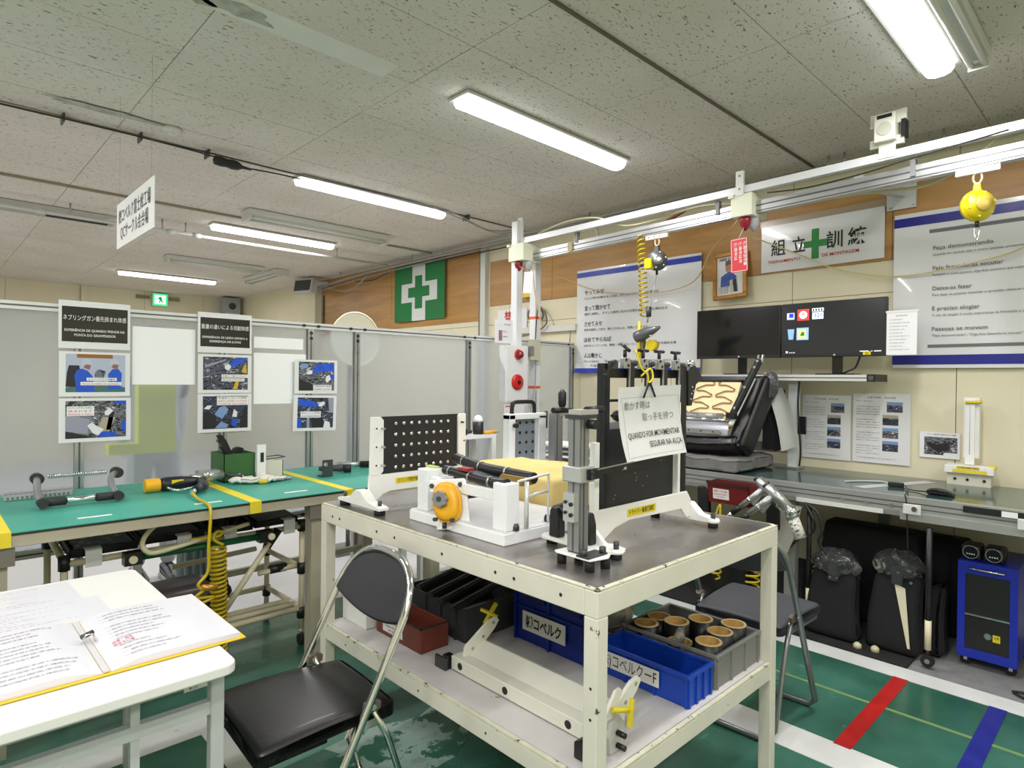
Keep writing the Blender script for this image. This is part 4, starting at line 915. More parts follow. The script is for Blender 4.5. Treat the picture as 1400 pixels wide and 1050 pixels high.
pipe((1.0,BY,.42), (1.45,BY,.44)); pipe((1.30,FY+.05,.42), (1.50,FY+.02,.43)); joint((1.40,FY+.04,.43), (1,0,0), .09)
for x in (.56, .92, 1.13, 1.43):
    M().box(x-.03, x+.03, FY-.036, FY-.030, .625, .70).box(x-.03, x+.03, FY-.036, FY+.01, .698, .703).build('label_holder', label, rk)
# trays on the rack
def tray(x0, x1, y0, y1, z0, h, m_, label_, tilt=4):
    t = thing('parts_tray', label_, 'tray', ((x0+x1)/2, (y0+y1)/2, z0), 'trays on the pipe rack')
    R = rot('X', tilt); c = ((x0+x1)/2, (y0+y1)/2, z0+h/2)
    m = M().box(x0, x1, y0, y1, z0, z0+.006, R, c)
    for a in ((x0,x0+.008,y0,y1),(x1-.008,x1,y0,y1),(x0,x1,y0,y0+.008),(x0,x1,y1-.008,y1)): m.box(a[0],a[1],a[2],a[3],z0,z0+h,R,c)
    m.build('tray_body', m_, t)
    return t, R, c
t, R, c = tray(.48, .74, 3.22, 3.62, .675, .035, black, 'black tray lined with blue grey film at the left end of the pipe rack')
M().box(.50,.72,3.24,3.6,.70,.712, R, c).build('film_liner', mat('film_bluegrey', (96,112,128), .25, var=.2, vs=30), t)
t, R, c = tray(.75, 1.03, 3.24, 3.64, .68, .03, black, 'black tray holding a flat dark plate, second from the left on the pipe rack')
M().box(.77,1.01,3.26,3.62,.695,.712, R, c).build('dark_plate', dkgrey, t)
t, R, c = tray(1.04, 1.26, 3.22, 3.6, .675, .04, black, 'black tray heaped with small dark fasteners on the pipe rack')
m = M(); r_ = random.Random(3)
for _ in range(90):
    x, y = 1.05+.2*r_.random(), 3.22+.36*r_.random(); m.cyl((x,y,.692+(y-3.4)*.07), (x+.012*r_.random(),y+.012,.706+(y-3.4)*.07+.006*r_.random()), .005, n=6)
o = m.build('fasteners', dkgrey, t); o['kind'] = 'stuff'
t, R, c = tray(1.27, 1.50, 3.22, 3.62, .68, .03, black, 'black tray with glossy lid at the right end of the pipe rack')
M().box(1.285,1.49,3.23,3.6,.71,.717, R, c).build('lid', mat('lid_gloss', (44,48,50), .15), t)
M().box(1.20,1.24,3.42,3.46,.70,.74).build('orange_clip', orange, t)
# cylinders / drums under
dr = thing('paint_can', 'grey blue ribbed canister standing low inside the pipe rack', 'canister', (1.30, 3.9, .0))
m = M().lathe([(.10,0),(.10,.5),(.09,.56),(.05,.58)], (1.32,4.35,.03), n=22); m.build('canister_body', mat('canister', (96,112,112), .4), dr)
for k in range(5): M().box(1.24+.04*k, 1.255+.04*k, 4.235+.004*abs(k-2)**2, 4.25+.004*abs(k-2)**2, .05, .52).build('rib', mat('canister_rib', (118,134,132), .4), dr)
bb = thing('motor_case', 'dark motor casing lying on the floor behind the hanging hoses', 'machine part', (.9, 3.5, 0))
M().rbox(.70, 1.12, 3.34, 3.58, .26, .40, .05, 3).build('casing', mat('motor_brown', (84,74,74), .3), bb); M().cyl((1.12,3.46,.33), (1.2,3.46,.33), .08).build('end_bell', black, bb)
fan = thing('black_bag', 'black bag slumped on the pipe rack lower bars', 'bag', (1.2,3.45,.2))
M().rbox(1.05, 1.2, 3.32, 3.52, .222, .36, .05, 3, lambda v: v+Vector((.02*math.sin(v.z*40),.015*math.sin(v.x*50),.01*math.sin(v.y*30))), 3).build('bag_body', fabric, fan)
# hoses
o = M().tube(smooth_path([(.975,3.245,.88),(.965,3.12,.871),(.962,3.0,.870),(.958,2.93,.845),(.948,2.92,.7),(.945,2.92,.58),(.905,2.92,.53),(.93,2.92,.50)], 6), .007, 8).build('air_hose', yhose); tag(o, 'thin yellow air hose running from the tool over the bench edge', 'hose')
y1 = thing('coil_hose', 'tangled yellow coil hose hanging from the thin yellow hose', 'hose', (.94, 2.93, .2))
M().cyl((.92,2.92,.515), (.985,2.92,.50), .014, n=10).build('brass_joint', mat('brass', (200,150,60), .35, .6), y1)
M().tube(smooth_path([(.93,2.92,.50),(.90,2.93,.47),(.97,2.92,.46),(.90,2.93,.43),(.96,2.92,.40),(.89,2.93,.37),(.95,2.93,.33),(.89,2.94,.30),(.95,2.93,.25),(.91,2.94,.22),(.94,2.93,.18),(.96,2.93,.3),(.91,2.92,.42)], 6), .007, 7).build('hose_tangle', yhose, y1)
M().box(.87,.90,2.92,2.95,.45,.475).build('grey_clip', grey, y1)
y2 = thing('coil_hose', 'long tightly wound yellow coil hose hanging from the green pipe', 'hose', (1.03, 3.05, .15))
M().tube(coil((1.038,3.065,.645), (1.045,3.065,.13), .033, 25, 12), .0065, 6).build('coil', yhose, y2)
M().tube(smooth_path([(.92,3.10,.69),(.98,3.09,.69),(1.04,3.08,.69),(1.06,3.07,.71),(1.03,3.07,.715),(1.02,3.07,.68),(1.06,3.065,.65)], 6), .007, 7).build('hose_end', yhose, y2)
o = M().tube(smooth_path([(.93,3.1,.84),(.86,3.08,.83),(.76,3.06,.78),(.72,3.06,.72),(.75,3.06,.67),(.85,3.08,.67),(1.0,3.1,.69),(1.2,3.12,.72)], 8), .011, 8).build('cream_hose', mat('cream_hose', (206,202,168), .4)); tag(o, 'thick cream hose looping in front of the pipe rack', 'hose')
o = M().tube(smooth_path([(1.5,3.2,.78),(1.35,3.1,.79),(1.2,3.05,.80),(1.62,3.06,.79)], 6), .006, 6).build('cable', mat('ochre_cable', (170,164,100), .5)); tag(o, 'ochre cable running under the bench edge right of the rack', 'cable')
# ---- things on the left bench
ZT = ZL+.002
rails_ = [('silver ribbed rail, rear one of two at the left end of the green bench', 3.79, .30, .575),('silver toothed rail, front one of two at the left end of the green bench', 3.70, .30, .56)]
for lab, y, x0, x1 in rails_:
    t = thing('seat_rail', lab, 'rail', ((x0+x1)/2, y, ZT))
    M().box(x0, x1, y-.022, y+.022, ZT, ZT+.02).build('rail_body', mat('zinc', (196,200,202), .3, .5), t)
    m = M()
    for k in range(14): m.box(x0+.01+k*(x1-x0-.03)/13, x0+.017+k*(x1-x0-.03)/13, y-.028, y-.020, ZT+.004, ZT+.016)
    m.build('teeth', mat('zinc_dark', (120,122,124), .4, .5), t)
rf = thing('exerciser_frame', 'chrome and black tube frame with a coiled spring lying on the green mat', 'frame', (.56, 3.4, ZT))
rub = mat('rod_rubber', (44,42,42), .6)
A, B = Vector((.405,3.37,ZT+.026)), Vector((.69,3.37,ZT+.026)); C1, D1 = Vector((.415,3.63,ZT+.10)), Vector((.735,3.63,ZT+.10))
M().cyl(A+Vector((.05,0,0)), B-Vector((.05,0,0)), .014).build('front_bar', chrome, rf)
for p, q in ((A, C1), (B, D1)):
    mid = (p+q)/2+Vector((.0,.0,.0))
    M().tube(smooth_path([p, p+Vector((-.01,.06,.03)), p+Vector((-.005,.12,.07)), q], 5), .014, 10).build('side_arm', mat('satin', (176,178,182), .3, .8), rf)
    M().cyl(p+Vector((0,-.03,0)), p+Vector((0,.02,0)), .021).build('rubber_end', rub, rf); M().cyl(q+Vector((0,-.035,0)), q+Vector((0,.02,0)), .026).build('rubber_end', rub, rf)
    sgn = 1 if p is A else -1
    M().cyl(p+Vector((.01*sgn,0,0)), p+Vector((.085*sgn,0,0)), .019).build('rubber_sleeve', rub, rf)
M().tube(coil(C1+Vector((.04,0,.005)), D1+Vector((-.04,0,.005)), .010, 26, 8), .003, 5).build('spring', chrome, rf)
# nut-runner tool
tl = thing('air_tool', 'black and chrome air tool with yellow end sleeve lying on the green mat', 'air tool', (1.0, 3.4, ZT))
z = ZT+.035
M().cyl((.83,3.50,z), (.90,3.50,z), .034, n=18).build('yellow_sleeve', mat('sleeve_yellow', (236,176,30), .5), tl, bevel=.006)
M().lathe([(.03,0),(.036,.02),(.036,.10),(.026,.16),(.022,.18)], (.90,3.50,z), (1,-.06,0), 16).build('tool_body', black, tl)
M().box(.945,1.0,3.462,3.472,z,z+.022).build('yellow_label', yellow, tl)
M().cyl((1.05,3.52,z+.01), (1.22,3.55,z+.015), .024, n=14).build('silver_body', alu, tl); M().box(1.09,1.20,3.53,3.58,z+.02,z+.045).build('valve_block', alu, tl)
M().cyl((1.22,3.55,z+.012), (1.31,3.50,z+.005), .010).build('nozzle', dkgrey, tl)
M().lathe([(.02,0),(.024,.03),(.022,.10),(.016,.13)], (1.09,3.48,z+.005), (-.15,-.9,-.12), 14).build('grip', mat('grip_grey', (70,66,70), .5), tl)
M().cyl((1.06,3.37,z-.005), (1.01,3.30,z-.010), .020).build('connector', mat('connector_blue', (40,46,62), .4), tl); M().cyl((1.01,3.30,z-.010), (.975,3.245,z-.014), .012).build('connector_nut', chrome, tl)
M().tube(smooth_path([(.92,3.45,z-.01),(.95,3.40,z-.02),(1.02,3.40,z-.015),(1.08,3.42,z-.01)], 5), .007, 6).build('trigger_bar', chrome, tl)
M().cyl((1.1,3.44,z+.02), (1.1,3.44,z+.05), .018, n=12).build('small_can', alu, tl)
# green box with clamp in it
gb = thing('green_box', 'tall green steel box holding a black clamp on the bench', 'box', (1.32, 3.66, ZT))
x0, x1, y0, y1 = 1.235, 1.405, 3.57, 3.78
m = M().box(x0,x1,y0,y1,ZT,ZT+.006)
for a in ((x0,x0+.004,y0,y1),(x1-.004,x1,y0,y1),(x0,x1,y0,y0+.004),(x0,x1,y1-.004,y1)): m.box(a[0],a[1],a[2],a[3],ZT,ZT+.155)
m.build('box_shell', gsteel, gb)
M().box(x1, x1+.006, y0+.03, y0+.09, ZT+.08, ZT+.12).build('latch', black, gb)
cl_ = thing('black_clamp', 'black notched plastic clamp sticking up out of the green box', 'clamp', (1.30, 3.66, ZT+.02))
M().prism([(1.27,ZT+.02),(1.31,ZT+.02),(1.305,ZT+.16),(1.275,ZT+.225),(1.25,ZT+.26),(1.225,ZT+.255),(1.235,ZT+.235),(1.225,ZT+.225),(1.25,ZT+.20),(1.24,ZT+.19),(1.265,ZT+.16)], 'y', 3.645, 3.675).build('clamp_arm', black, cl_, bevel=.002)
M().prism([(1.31,ZT+.15),(1.36,ZT+.15),(1.37,ZT+.175),(1.345,ZT+.185),(1.32,ZT+.178)], 'y', 3.64, 3.68).build('clamp_jaw', black, cl_, bevel=.002)
# leaning card
cd_ = thing('card_stand', 'narrow white card with a black figure standing between green and white boxes', 'card', (1.43, 3.56, ZT))
M().box(1.408, 1.458, 3.545, 3.56, ZT, ZT+.20).build('card', label, cd_); P = Pl((1.408,3.5445,ZT), (1,0,0), (0,0,1)); M().rect(P, .018,.038,.10,.155,.0005).build('black_figure', ink, cd_)
wb_ = thing('paint_box', 'small beige box with wire handle beside the white card on the bench', 'box', (1.53, 3.62, ZT))
m = M().box(1.465,1.575,3.58,3.70,ZT,ZT+.005)
for a in ((1.465,1.469,3.58,3.70),(1.571,1.575,3.58,3.70),(1.465,1.575,3.58,3.584),(1.465,1.575,3.696,3.70)): m.box(*a, ZT, ZT+.10)
m.build('box_shell', beige, wb_); M().tube([(1.47,3.59,ZT+.108),(1.59,3.59,ZT+.115),(1.59,3.69,ZT+.115),(1.47,3.69,ZT+.108)], .003, 6, closed=True).build('wire_handle', dkgrey, wb_)
# gloves
def glove(name_label, cx, cy, ang, m_, cuff_m=None, thick=.022):
    t = thing('work_glove', name_label, 'glove', (cx, cy, ZT)); ca, sa = math.cos(ang), math.sin(ang)
    L = lambda x, y, z: Vector((cx+x*ca-y*sa, cy+x*sa+y*ca, ZT+z))
    M().rbox(-.055, .04, -.042, .042, 0, thick, .009, 3, lambda v: L(v.x, v.y, v.z+.003*math.sin(v.x*90)+.003*math.sin(v.y*70)+.003), 4).build('palm', m_, t)
    for k, (y, l, s) in enumerate(((.032,.055,.12),(.011,.07,.03),(-.011,.066,-.05),(-.031,.05,-.15))):
        M().tube(smooth_path([L(.03,y,.012),L(.03+l*.5,y+s*l*.5,.024+.006*k),L(.03+l,y+s*l,.014)], 3), .0098, 8).build('finger', m_, t)
    M().tube(smooth_path([L(-.02,-.03,.012),L(.0,-.065,.02),L(.03,-.08,.013)], 3), .011, 8).build('thumb', m_, t)
    M().rbox(-.10, -.052, -.035, .035, 0, thick*.8, .008, 2, lambda v: L(v.x, v.y, v.z), 1).build('cuff', cuff_m or m_, t)
glove('white cotton work glove with yellow hem lying in front of the green box', 1.335, 3.47, 2.6, glovem, mat('hem_yellow', (220,200,70), .8), .03)
glove('thin white glove with grey cuff lying in front of the beige box', 1.475, 3.46, .35+PI, glovem, mat('hem_grey', (160,168,184), .8), .016)
# bracket and tools
br = thing('steel_bracket', 'dark steel angle bracket with a bolt standing near the bench corner', 'bracket', (1.78, 3.42, ZT))
M().box(1.735, 1.80, 3.40, 3.406, ZT, ZT+.10).box(1.735, 1.80, 3.406, 3.47, ZT, ZT+.006).build('plate', dkgrey, br)
M().cyl((1.75,3.39,ZT+.075), (1.75,3.40,ZT+.075), .012, n=10).build('bolt', chrome, br)
t = thing('air_ratchet', 'black and grey air driver lying behind the steel bracket', 'air tool', (1.88, 3.5, ZT))
M().lathe([(.012,0),(.018,.03),(.02,.10),(.024,.13),(.02,.16)], (1.79,3.56,ZT+.028), (1,-.45,0), 12).build('tool_body', mat('grip_grey', (70,66,70), .5), t); M().cyl((1.92,3.49,ZT+.026), (1.96,3.47,ZT+.026), .026, n=14).build('tool_head', black, t)
t = thing('air_wrench', 'silver ended air wrench lying at the right corner of the green bench', 'air tool', (2.05, 3.6, ZT))
M().cyl((1.98,3.68,ZT+.024), (2.10,3.60,ZT+.024), .016).build('silver_end', alu, t); M().cyl((2.10,3.60,ZT+.024), (2.26,3.50,ZT+.024), .022).build('black_grip', black, t); M().cyl((1.97,3.63,ZT+.012), (2.02,3.66,ZT+.012), .011).build('socket', chrome, t)

# ================================================================== right workbench
ZR = .86
BX0, BX1 = 3.72, 4.555
rb = thing('workbench', 'aluminium framed workbench with dark green glossy top along the right wall', 'workbench', (4.1, 1, 0))
M().box(BX0+.04, BX1, -1.6, 3.35, ZR-.025, ZR).build('glossy_top', gdark, rb)
m = M().box(BX0, BX0+.045, -1.6, 3.35, ZR-.075, ZR+.003); m.m(1).box(BX0-.0008, BX0, -1.6, 3.35, ZR-.03, ZR-.024).box(BX0-.0008, BX0, -1.6, 3.35, ZR-.055, ZR-.05)
m.build('edge_profile', [mat('alu_edge', (176,178,176), .38, .6), aludk], rb)
M().box(BX0-.012, BX0+.02, -1.6, .92, ZR-.115, ZR-.075).build('lower_profile', mat('alu_edge', (176,178,176), .38, .6), rb)
M().box(BX0+.0, BX0+.03, .92, 3.35, ZR-.10, ZR-.075).build('lower_profile', mat('alu_edge_d', (150,150,146), .4, .5), rb)
M().box(BX0-.012, BX0, .36, .65, ZR-.035, ZR-.004).build('black_strip', black, rb); M().box(BX0-.014, BX0-.011, .44, .50, ZR-.033, ZR-.006).build('white_patch', label, rb)
for y in (1.20, 1.08, .96): M().cyl((BX0-.004,y,ZR-.05), (BX0,y,ZR-.05), .011, n=10).build('bolt', alu, rb)
for y in (.865, .40): 
    M().box(BX0-.022, BX0-.010, y-.04, y+.04, ZR-.082, ZR-.03).build('corner_bracket', mat('bracket_pale', (210,212,208), .4), rb, bevel=.004)
    M().cyl((BX0-.028,y-.012,ZR-.052), (BX0-.022,y-.012,ZR-.052), .013, n=12).build('bolt', chrome, rb)
M().box(BX0-.01, BX0+.0, 1.0, 1.45, ZR-.10, ZR-.078).build('splice_plate', mat('bracket_pale', (210,212,208), .4), rb)
for x, y in ((3.76,2.9),(4.5,2.9),(3.78,1.50),(4.5,1.2),(3.76,-.3),(4.5,-.3)):
    M().box(x-.03, x+.03, y-.03, y+.03, 0, ZR-.076).build('leg', mat('leg_greyish', (150,150,144), .4, .3), rb)
M().box(3.85, 4.45, 1.02, 1.09, ZR+.0003, ZR+.001, rot('Z', -22)).build('white_tape', mat('tape_grey', (190,194,192), .5), rb)
# monitor shelf
ms = thing('monitor_shelf', 'aluminium monitor shelf on a white leg at the back of the right bench', 'shelf', (4.35, 1.6, ZR))
m = M().box(4.27, 4.50, 1.25, 2.6, 1.465, 1.505); m.m(1).box(4.2685, 4.27, 1.25, 2.6, 1.482, 1.488)
m.build('shelf_profile', [mat('shelf_alu', (214,216,214), .35, .3), aludk], ms)
M().box(4.265, 4.505, 1.20, 1.25, 1.462, 1.508).build('end_cap', black, ms); M().box(4.262, 4.266, 1.212, 1.238, 1.472, 1.498).build('cap_face', aludk, ms)
for y in (1.74, 2.52):
    M().box(4.37, 4.42, y-.03, y+.03, ZR, 1.465).build('leg', mat('leg_white', (214,218,218), .4), ms)
    M().box(4.33, 4.46, y-.05, y+.10, ZR, ZR+.012).build('foot', alu, ms)
M().box(4.36, 4.38, 1.65, 1.70, 1.10, 1.22).build('cable_box', black, ms); M().tube(smooth_path([(4.38,1.70,1.46),(4.36,1.70,1.3),(4.36,1.68,1.0),(4.37,1.69,.88)], 5), .006, 6).build('cable', cbk, ms)
def monitor(y0, y1, lab, on):
    t = thing('monitor', lab, 'monitor', (4.3, (y0+y1)/2, 1.505), 'wall side monitors')
    z0, z1 = 1.622, 1.985
    M().box(4.28, 4.31, y0, y1, z0, z1).build('casing', black, t, bevel=.003)
    P = Pl((4.2795, y1, z0), (0,-1,0), (0,0,1)); W, H = y1-y0, z1-z0
    M().rect(P, .008, W-.008, .02, H-.006, .0).build('screen', screen if on else mat('screen_off', (20,21,24), .12), t)
    M().box(4.31, 4.36, (y0+y1)/2-.12, (y0+y1)/2+.12, z0+.08, z1-.08).build('back_housing', black, t)
    yc = (y0+y1)/2-.02
    M().box(4.33, 4.35, yc-.03, yc+.03, 1.512, z0+.12).build('stand_neck', lensb, t); M().box(4.28, 4.42, yc-.12, yc+.12, 1.505, 1.513).build('stand_base', lensb, t, bevel=.003)
    M().cyl((4.277,yc,z0+.012), (4.28,yc,z0+.012), .006, n=10).build('power_mark', mat('mk', (200,200,196), .5), t)
    return t, P, W, H
monitor(1.795, 2.425, 'left one of the two black monitors, blank screen', False)
t, P, W, H = monitor(1.145, 1.785, 'right one of the two black monitors, showing five desktop icons', True)
def icon(x, y, w_, h_, c, n, e=.8): M().rect(P, x, x+w_, y, y+h_, .001).build(n, mat('icon_'+n, c, .4, emit=e), t)
icon(.035, .255, .05, .045, (190,200,235), 'icon_computer'); M().rect(P, .05, .078, .268, .295, .0016).build('icon_screen', mat('icn_b', (20,50,210), .4, emit=.8), t)
icon(.105, .245, .075, .075, (226,60,58), 'icon_clock'); M().poly(P, [(.142+.026*math.cos(a), .282+.026*math.sin(a)) for a in [2*PI*i/18 for i in range(18)]], .0016).build('clock_face', mat('icn_w', (250,244,244), .4, emit=.8), t)
M().poly(P, [(.142,.282),(.150,.282),(.148,.302),(.144,.302)], .002).poly(P, [(.13,.278),(.142,.278),(.142,.285),(.13,.285)], .002).build('clock_hand', mat('icn_r', (220,50,50), .4, emit=.8), t)
icon(.200, .25, .07, .045, (236,240,246), 'icon_calendar'); M().rect(P, .198, .272, .300, .322, .0012).build('calendar_top', mat('icn_w2', (220,224,232), .4, emit=.8), t)
M().text('321', P, .235, .262, .026, .05, .002, .02, 'CENTER').build('calendar_digits', mat('icn_b2', (90,110,190), .4, emit=.6), t)
m = M()
for k in range(4): m.rect(P, .204+.017*k, .212+.017*k, .303, .318, .0016)
m.build('calendar_teeth', mat('icn_k', (20,20,24), .5), t)
M().poly(P, [(.04,.19),(.085,.19),(.078,.12),(.048,.12)], .001).build('icon_bin', mat('icn_bin', (130,170,228), .4, emit=.7), t)
icon(.100, .115, .078, .082, (150,186,232), 'icon_selected', .6); M().rect(P, .112, .160, .128, .185, .0016).build('icon_sheet', mat('icn_s', (236,226,130), .4, emit=.7), t); M().poly(P, [(.122,.145),(.15,.14),(.152,.165),(.135,.172)], .002).build('icon_green', mat('icn_g', (40,110,60), .4, emit=.6), t)
m = M()
for k, (x, w_) in enumerate(((.03,.014),(.053,.008),(.066,.008),(.08,.010),(.49,.05),(.555,.006),(.57,.04))): m.rect(P, x, x+w_, .028, .034+(.008 if k == 0 else 0), .001)
m.build('taskbar_marks', mat('icn_t', (210,212,216), .4, emit=.7), t)
s = M().slab(P, .508, .552, .008, .030, .0012, .002).build('yellow_sticker', yellow, t); M().text('注2', P, .53, .012, .012, .02, .003, .01, 'CENTER').build('lettering', ink, t)
# paper hanging at the monitor's edge
P, s, W, H = wsheet(.985, 1.145, 1.625, 1.885, 4.268, 'notice_sheet', 'text sheet in a plastic sleeve hanging at the right edge of the monitor', paper)
m = M(); m.text('安全作業の約束', P, .08, .232, .007, .06, .001, 0, 'CENTER')
for k in range(10): m.text('必ず手袋を着用する事と確認'[:8+(k*5) % 6], P, .015, .21-.02*k, .005, .07+.05*((k*3) % 4)/4, .001)
m.build('lettering', inkg, s, recalc=False); M().slab(P, -.004, .166, .255, .268, -.003, .002).build('sleeve_edge', mat('sleeve', (228,230,230), .1), s)
cable('monitor_cable', [(4.33,1.30,1.66),(4.36,1.34,1.56),(4.34,1.38,1.53),(4.36,1.42,1.512)], .006, cbk, 'black plug cable curling behind the right monitor')
# stand with yellow label
t = thing('hook_stand', 'white upright stand with yellow labelled tray at the back of the right bench', 'stand', (4.47, .75, ZR))
M().box(4.49, 4.53, .715, .79, 1.02, 1.375).build('upright', white, t); M().box(4.475, 4.49, .735, .78, .98, 1.36).build('front_strip', white, t)
M().box(4.42, 4.53, .635, .87, .93, .975).build('tray_body', white, t, bevel=.003); M().box(4.44, 4.53, .65, .86, ZR, .93).build('base_block', mat('beige_base', (206,204,186), .5), t)
P = Pl((4.419, .86, .936), (0,-1,0), (0,0,1)); M().rect(P, .03, .195, .0, .018, .001).rect(P, .05, .16, .022, .037, .001).build('yellow_label', yellow, t)
M().text('ネジ締め訓練 作業台', P, .055, .025, .009, .10, .002).build('lettering', ink, t)
M().cyl((4.47,.78,1.345), (4.47,.70,1.35), .009, n=8).build('yellow_peg', ybal, t); M().box(4.45,4.47,.628,.66,.955,.985).build('yellow_clip', ybal, t)
for y in (.82, .76, .68): M().cyl((4.435,y,.895), (4.44,y,.895), .008, n=8).build('hole', black, t)
M().cyl((4.474,.758,1.33), (4.474,.758,1.04), .0015, n=5).build('string', inkl, t)
# mouse
t = thing('computer_mouse', 'black computer mouse on the right bench', 'mouse', (4.1, .76, ZR))
def mf(v):
    s = 1-.35*abs(v.y-.79)/.06; return Vector((3.93+(v.x-3.93)*s, v.y, ZR+(v.z-ZR)*(1-.55*((v.y-.80)/.07)**2)))
M().rbox(3.90, 3.96, .725, .85, ZR+.001, ZR+.036, .014, 3, mf, 4).build('mouse_body', black, t)
M().tube(smooth_path([(3.93,.85,ZR+.012),(3.96,.90,ZR+.006),(3.98,.95,ZR+.006),(4.0,.98,ZR+.006)], 5), .003, 6).build('cable', cbk, t)
t = thing('usb_hub', 'black plug adapter lying beside the mouse with a pale cable', 'adapter', (4.1, 1.05, ZR))
M().box(4.05, 4.08, .99, 1.07, ZR+.001, ZR+.024, rot('Z', 14)).build('adapter_body', black, t, bevel=.003)
M().tube(smooth_path([(4.08,1.07,ZR+.012),(4.15,1.13,ZR+.008),(4.1,1.22,ZR+.006),(4.0,1.28,ZR+.006)], 5), .005, 6).build('cable', mat('cable_pale', (190,200,196), .4), t)
M().tube(smooth_path([(4.05,.98,ZR+.012),(3.9,.93,ZR+.012),(3.715,.90,ZR+.01),(3.705,.89,ZR-.03),(3.708,.88,ZR-.3)], 5), .003, 6).build('thin_cable', cbk, t)
# red bin hooked on the bench front
t = thing('parts_bin', 'dark red parts bin with white label hooked on the right bench edge', 'bin', (3.66, 1.80, .69))
y0, y1 = 1.68, 1.945
m = M().box(3.60,3.70,y0+.01,y1-.01,.70,.705)
m.prism([(3.60,.70),(3.604,.70),(3.594,.83),(3.585,.83)], 'y', y0, y1).box(3.70,3.704,y0,y1,.70,.83).prism([(3.60,.70),(3.70,.70),(3.70,.83),(3.585,.83)], 'y', y0, y0+.004).prism([(3.60,.70),(3.70,.70),(3.70,.83),(3.585,.83)], 'y', y1-.004, y1)
m.build('bin_shell', redbin, t); M().box(3.578,3.59,y0-.004,y1+.004,.815,.835).build('bin_lip', mat('bin_lip', (60,22,26), .4), t)
P = Pl((3.5955, y1-.035, .725), (0,-1,0), (-.1,0,1)); M().slab(P, 0, .105, 0, .065, 0, .001).build('white_label', label, t)
m = M().text('手袋・ウエス箱', P, .05, .044, .010, .085, .002, .01, 'CENTER').text('USE PARA GUARDAR', P, .05, .027, .007, .085, .002, .01, 'CENTER').text('AS LUVAS', P, .05, .012, .007, .05, .002, .01, 'CENTER'); m.build('lettering', inkred, t, recalc=False)
# grey foam block and the car seat frame on it
t = thing('foam_block', 'worn grey foam block under the opened seat on the right bench', 'foam', (4.05, 2.2, ZR))
def ff(v): return v+Vector((.008*math.sin(v.y*22+v.z*9), .008*math.sin(v.x*25), .006*math.sin(v.y*31+v.x*17) if v.z > .9 else 0))
M().rbox(3.76, 4.34, 1.84, 2.60, ZR+.009, ZR+.092, .015, 2, ff, 7).build('foam', foamg, t)
o = M().box(4.28, 4.36, 1.83, 2.45, ZR+.112, ZR+.17).build('foam_plate', mat('grey_block', (110,110,106), .8)); tag(o, 'grey slab behind the seat on the foam block', 'block')
cs = thing('car_chair', 'opened car seat with cream foam and wire springs on the grey foam block', 'car seat', (4.05, 2.15, ZR+.10))
ang = math.radians(28); PS = Pl((3.90, 2.47, 1.055), (0,-1,0), (math.sin(ang),0,math.cos(ang)))     # seat plane, leaning back
SW, SH = .58, .50
M().slab(PS, .0, .48, .16, SH-.05, -.05, -.005).build('cream_foam', mat('cream_foam', (238,222,176), .8, var=.05), cs)
def spring(x0, w_, ph):
    pts = [(x0+w_/2, .175)]
    for k in range(6):
        y = .19+.046*k; a_, b_ = (x0, x0+w_) if (k+ph) % 2 else (x0+w_, x0)
        pts += [(x0+w_*.5, y), (a_*.8+(x0+w_/2)*.2, y), (a_, y+.006), (a_, y+.018), (a_*.8+(x0+w_/2)*.2, y+.023)]
    return smooth_path([PS.at(a, min(b, .445), .004) for a, b in pts], 3)
for k, x in enumerate((.01,.165,.325)): M().tube(spring(x, .125, k), .0038, 5).build('wire_spring', mat('spring_brown', (140,98,56), .4, .3), cs)
M().tube([PS.at(-.02,.455,.0), PS.at(.5,.46,.0)], .008, 8).build('top_wire', black, cs)
M().slab(PS, -.03, .50, .445, .50, -.07, -.012).build('top_bolster', black, cs)
M().tube([PS.at(-.03,.148,.008), PS.at(.50,.150,.008)], .010, 8).build('cross_rod', chrome, cs)
M().grid(lambda u, v: PS.at(-.03+u*.52, .02+v*.12, .02*math.sin(v*PI)), 8, 5).build('metal_band', mat('dull_band', (176,178,186), .3, .6), cs)

M().slab(PS, -.02, .44, .03, .065, .022, .03).build('bright_plate', chrome, cs, bevel=.006)
for k in range(5): M().cyl(PS.at(.03+.09*k,.05,.030), PS.at(.03+.09*k,.05,.033), .006, n=8).build('hole', black, cs)
def lowb(v): 
    u = (v.x)/.60; return PS.at(v.x-.05, v.y-.055-.025*math.sin(u*PI), v.z)
M().rbox(.0, .62, .0, .10, -.12, .035, .03, 3, lowb, 4).build('lower_bolster', vinyl, cs)
def sideb(v):
    t_ = v.y/.56; return PS.at(v.x+.10*math.sin(t_*1.6)+.0, v.y, v.z)
M().rbox(.47, .60, -.04, .50, -.16, .02, .035, 3, lambda v: PS.at(v.x+.02+.06*(v.y/.5), v.y, v.z), 4).build('side_bolster', black, cs)
M().tube(smooth_path([PS.at(.505,.10,.035), PS.at(.535,.22,.042), PS.at(.565,.36,.042), PS.at(.58,.46,.03)], 5), .017, 8).build('white_edge_rod', white, cs)
M().cyl(PS.at(.505,.085,.03), PS.at(.50,.11,.035), .012, n=10).build('brass_pin', mat('brass', (200,150,60), .35, .6), cs)
M().rbox(.10,.42,.16,.20,.004,.012,.003,1, lambda v: PS.at(v.x+.10*0, v.y, v.z)).build('clear_strip', pbag, cs)
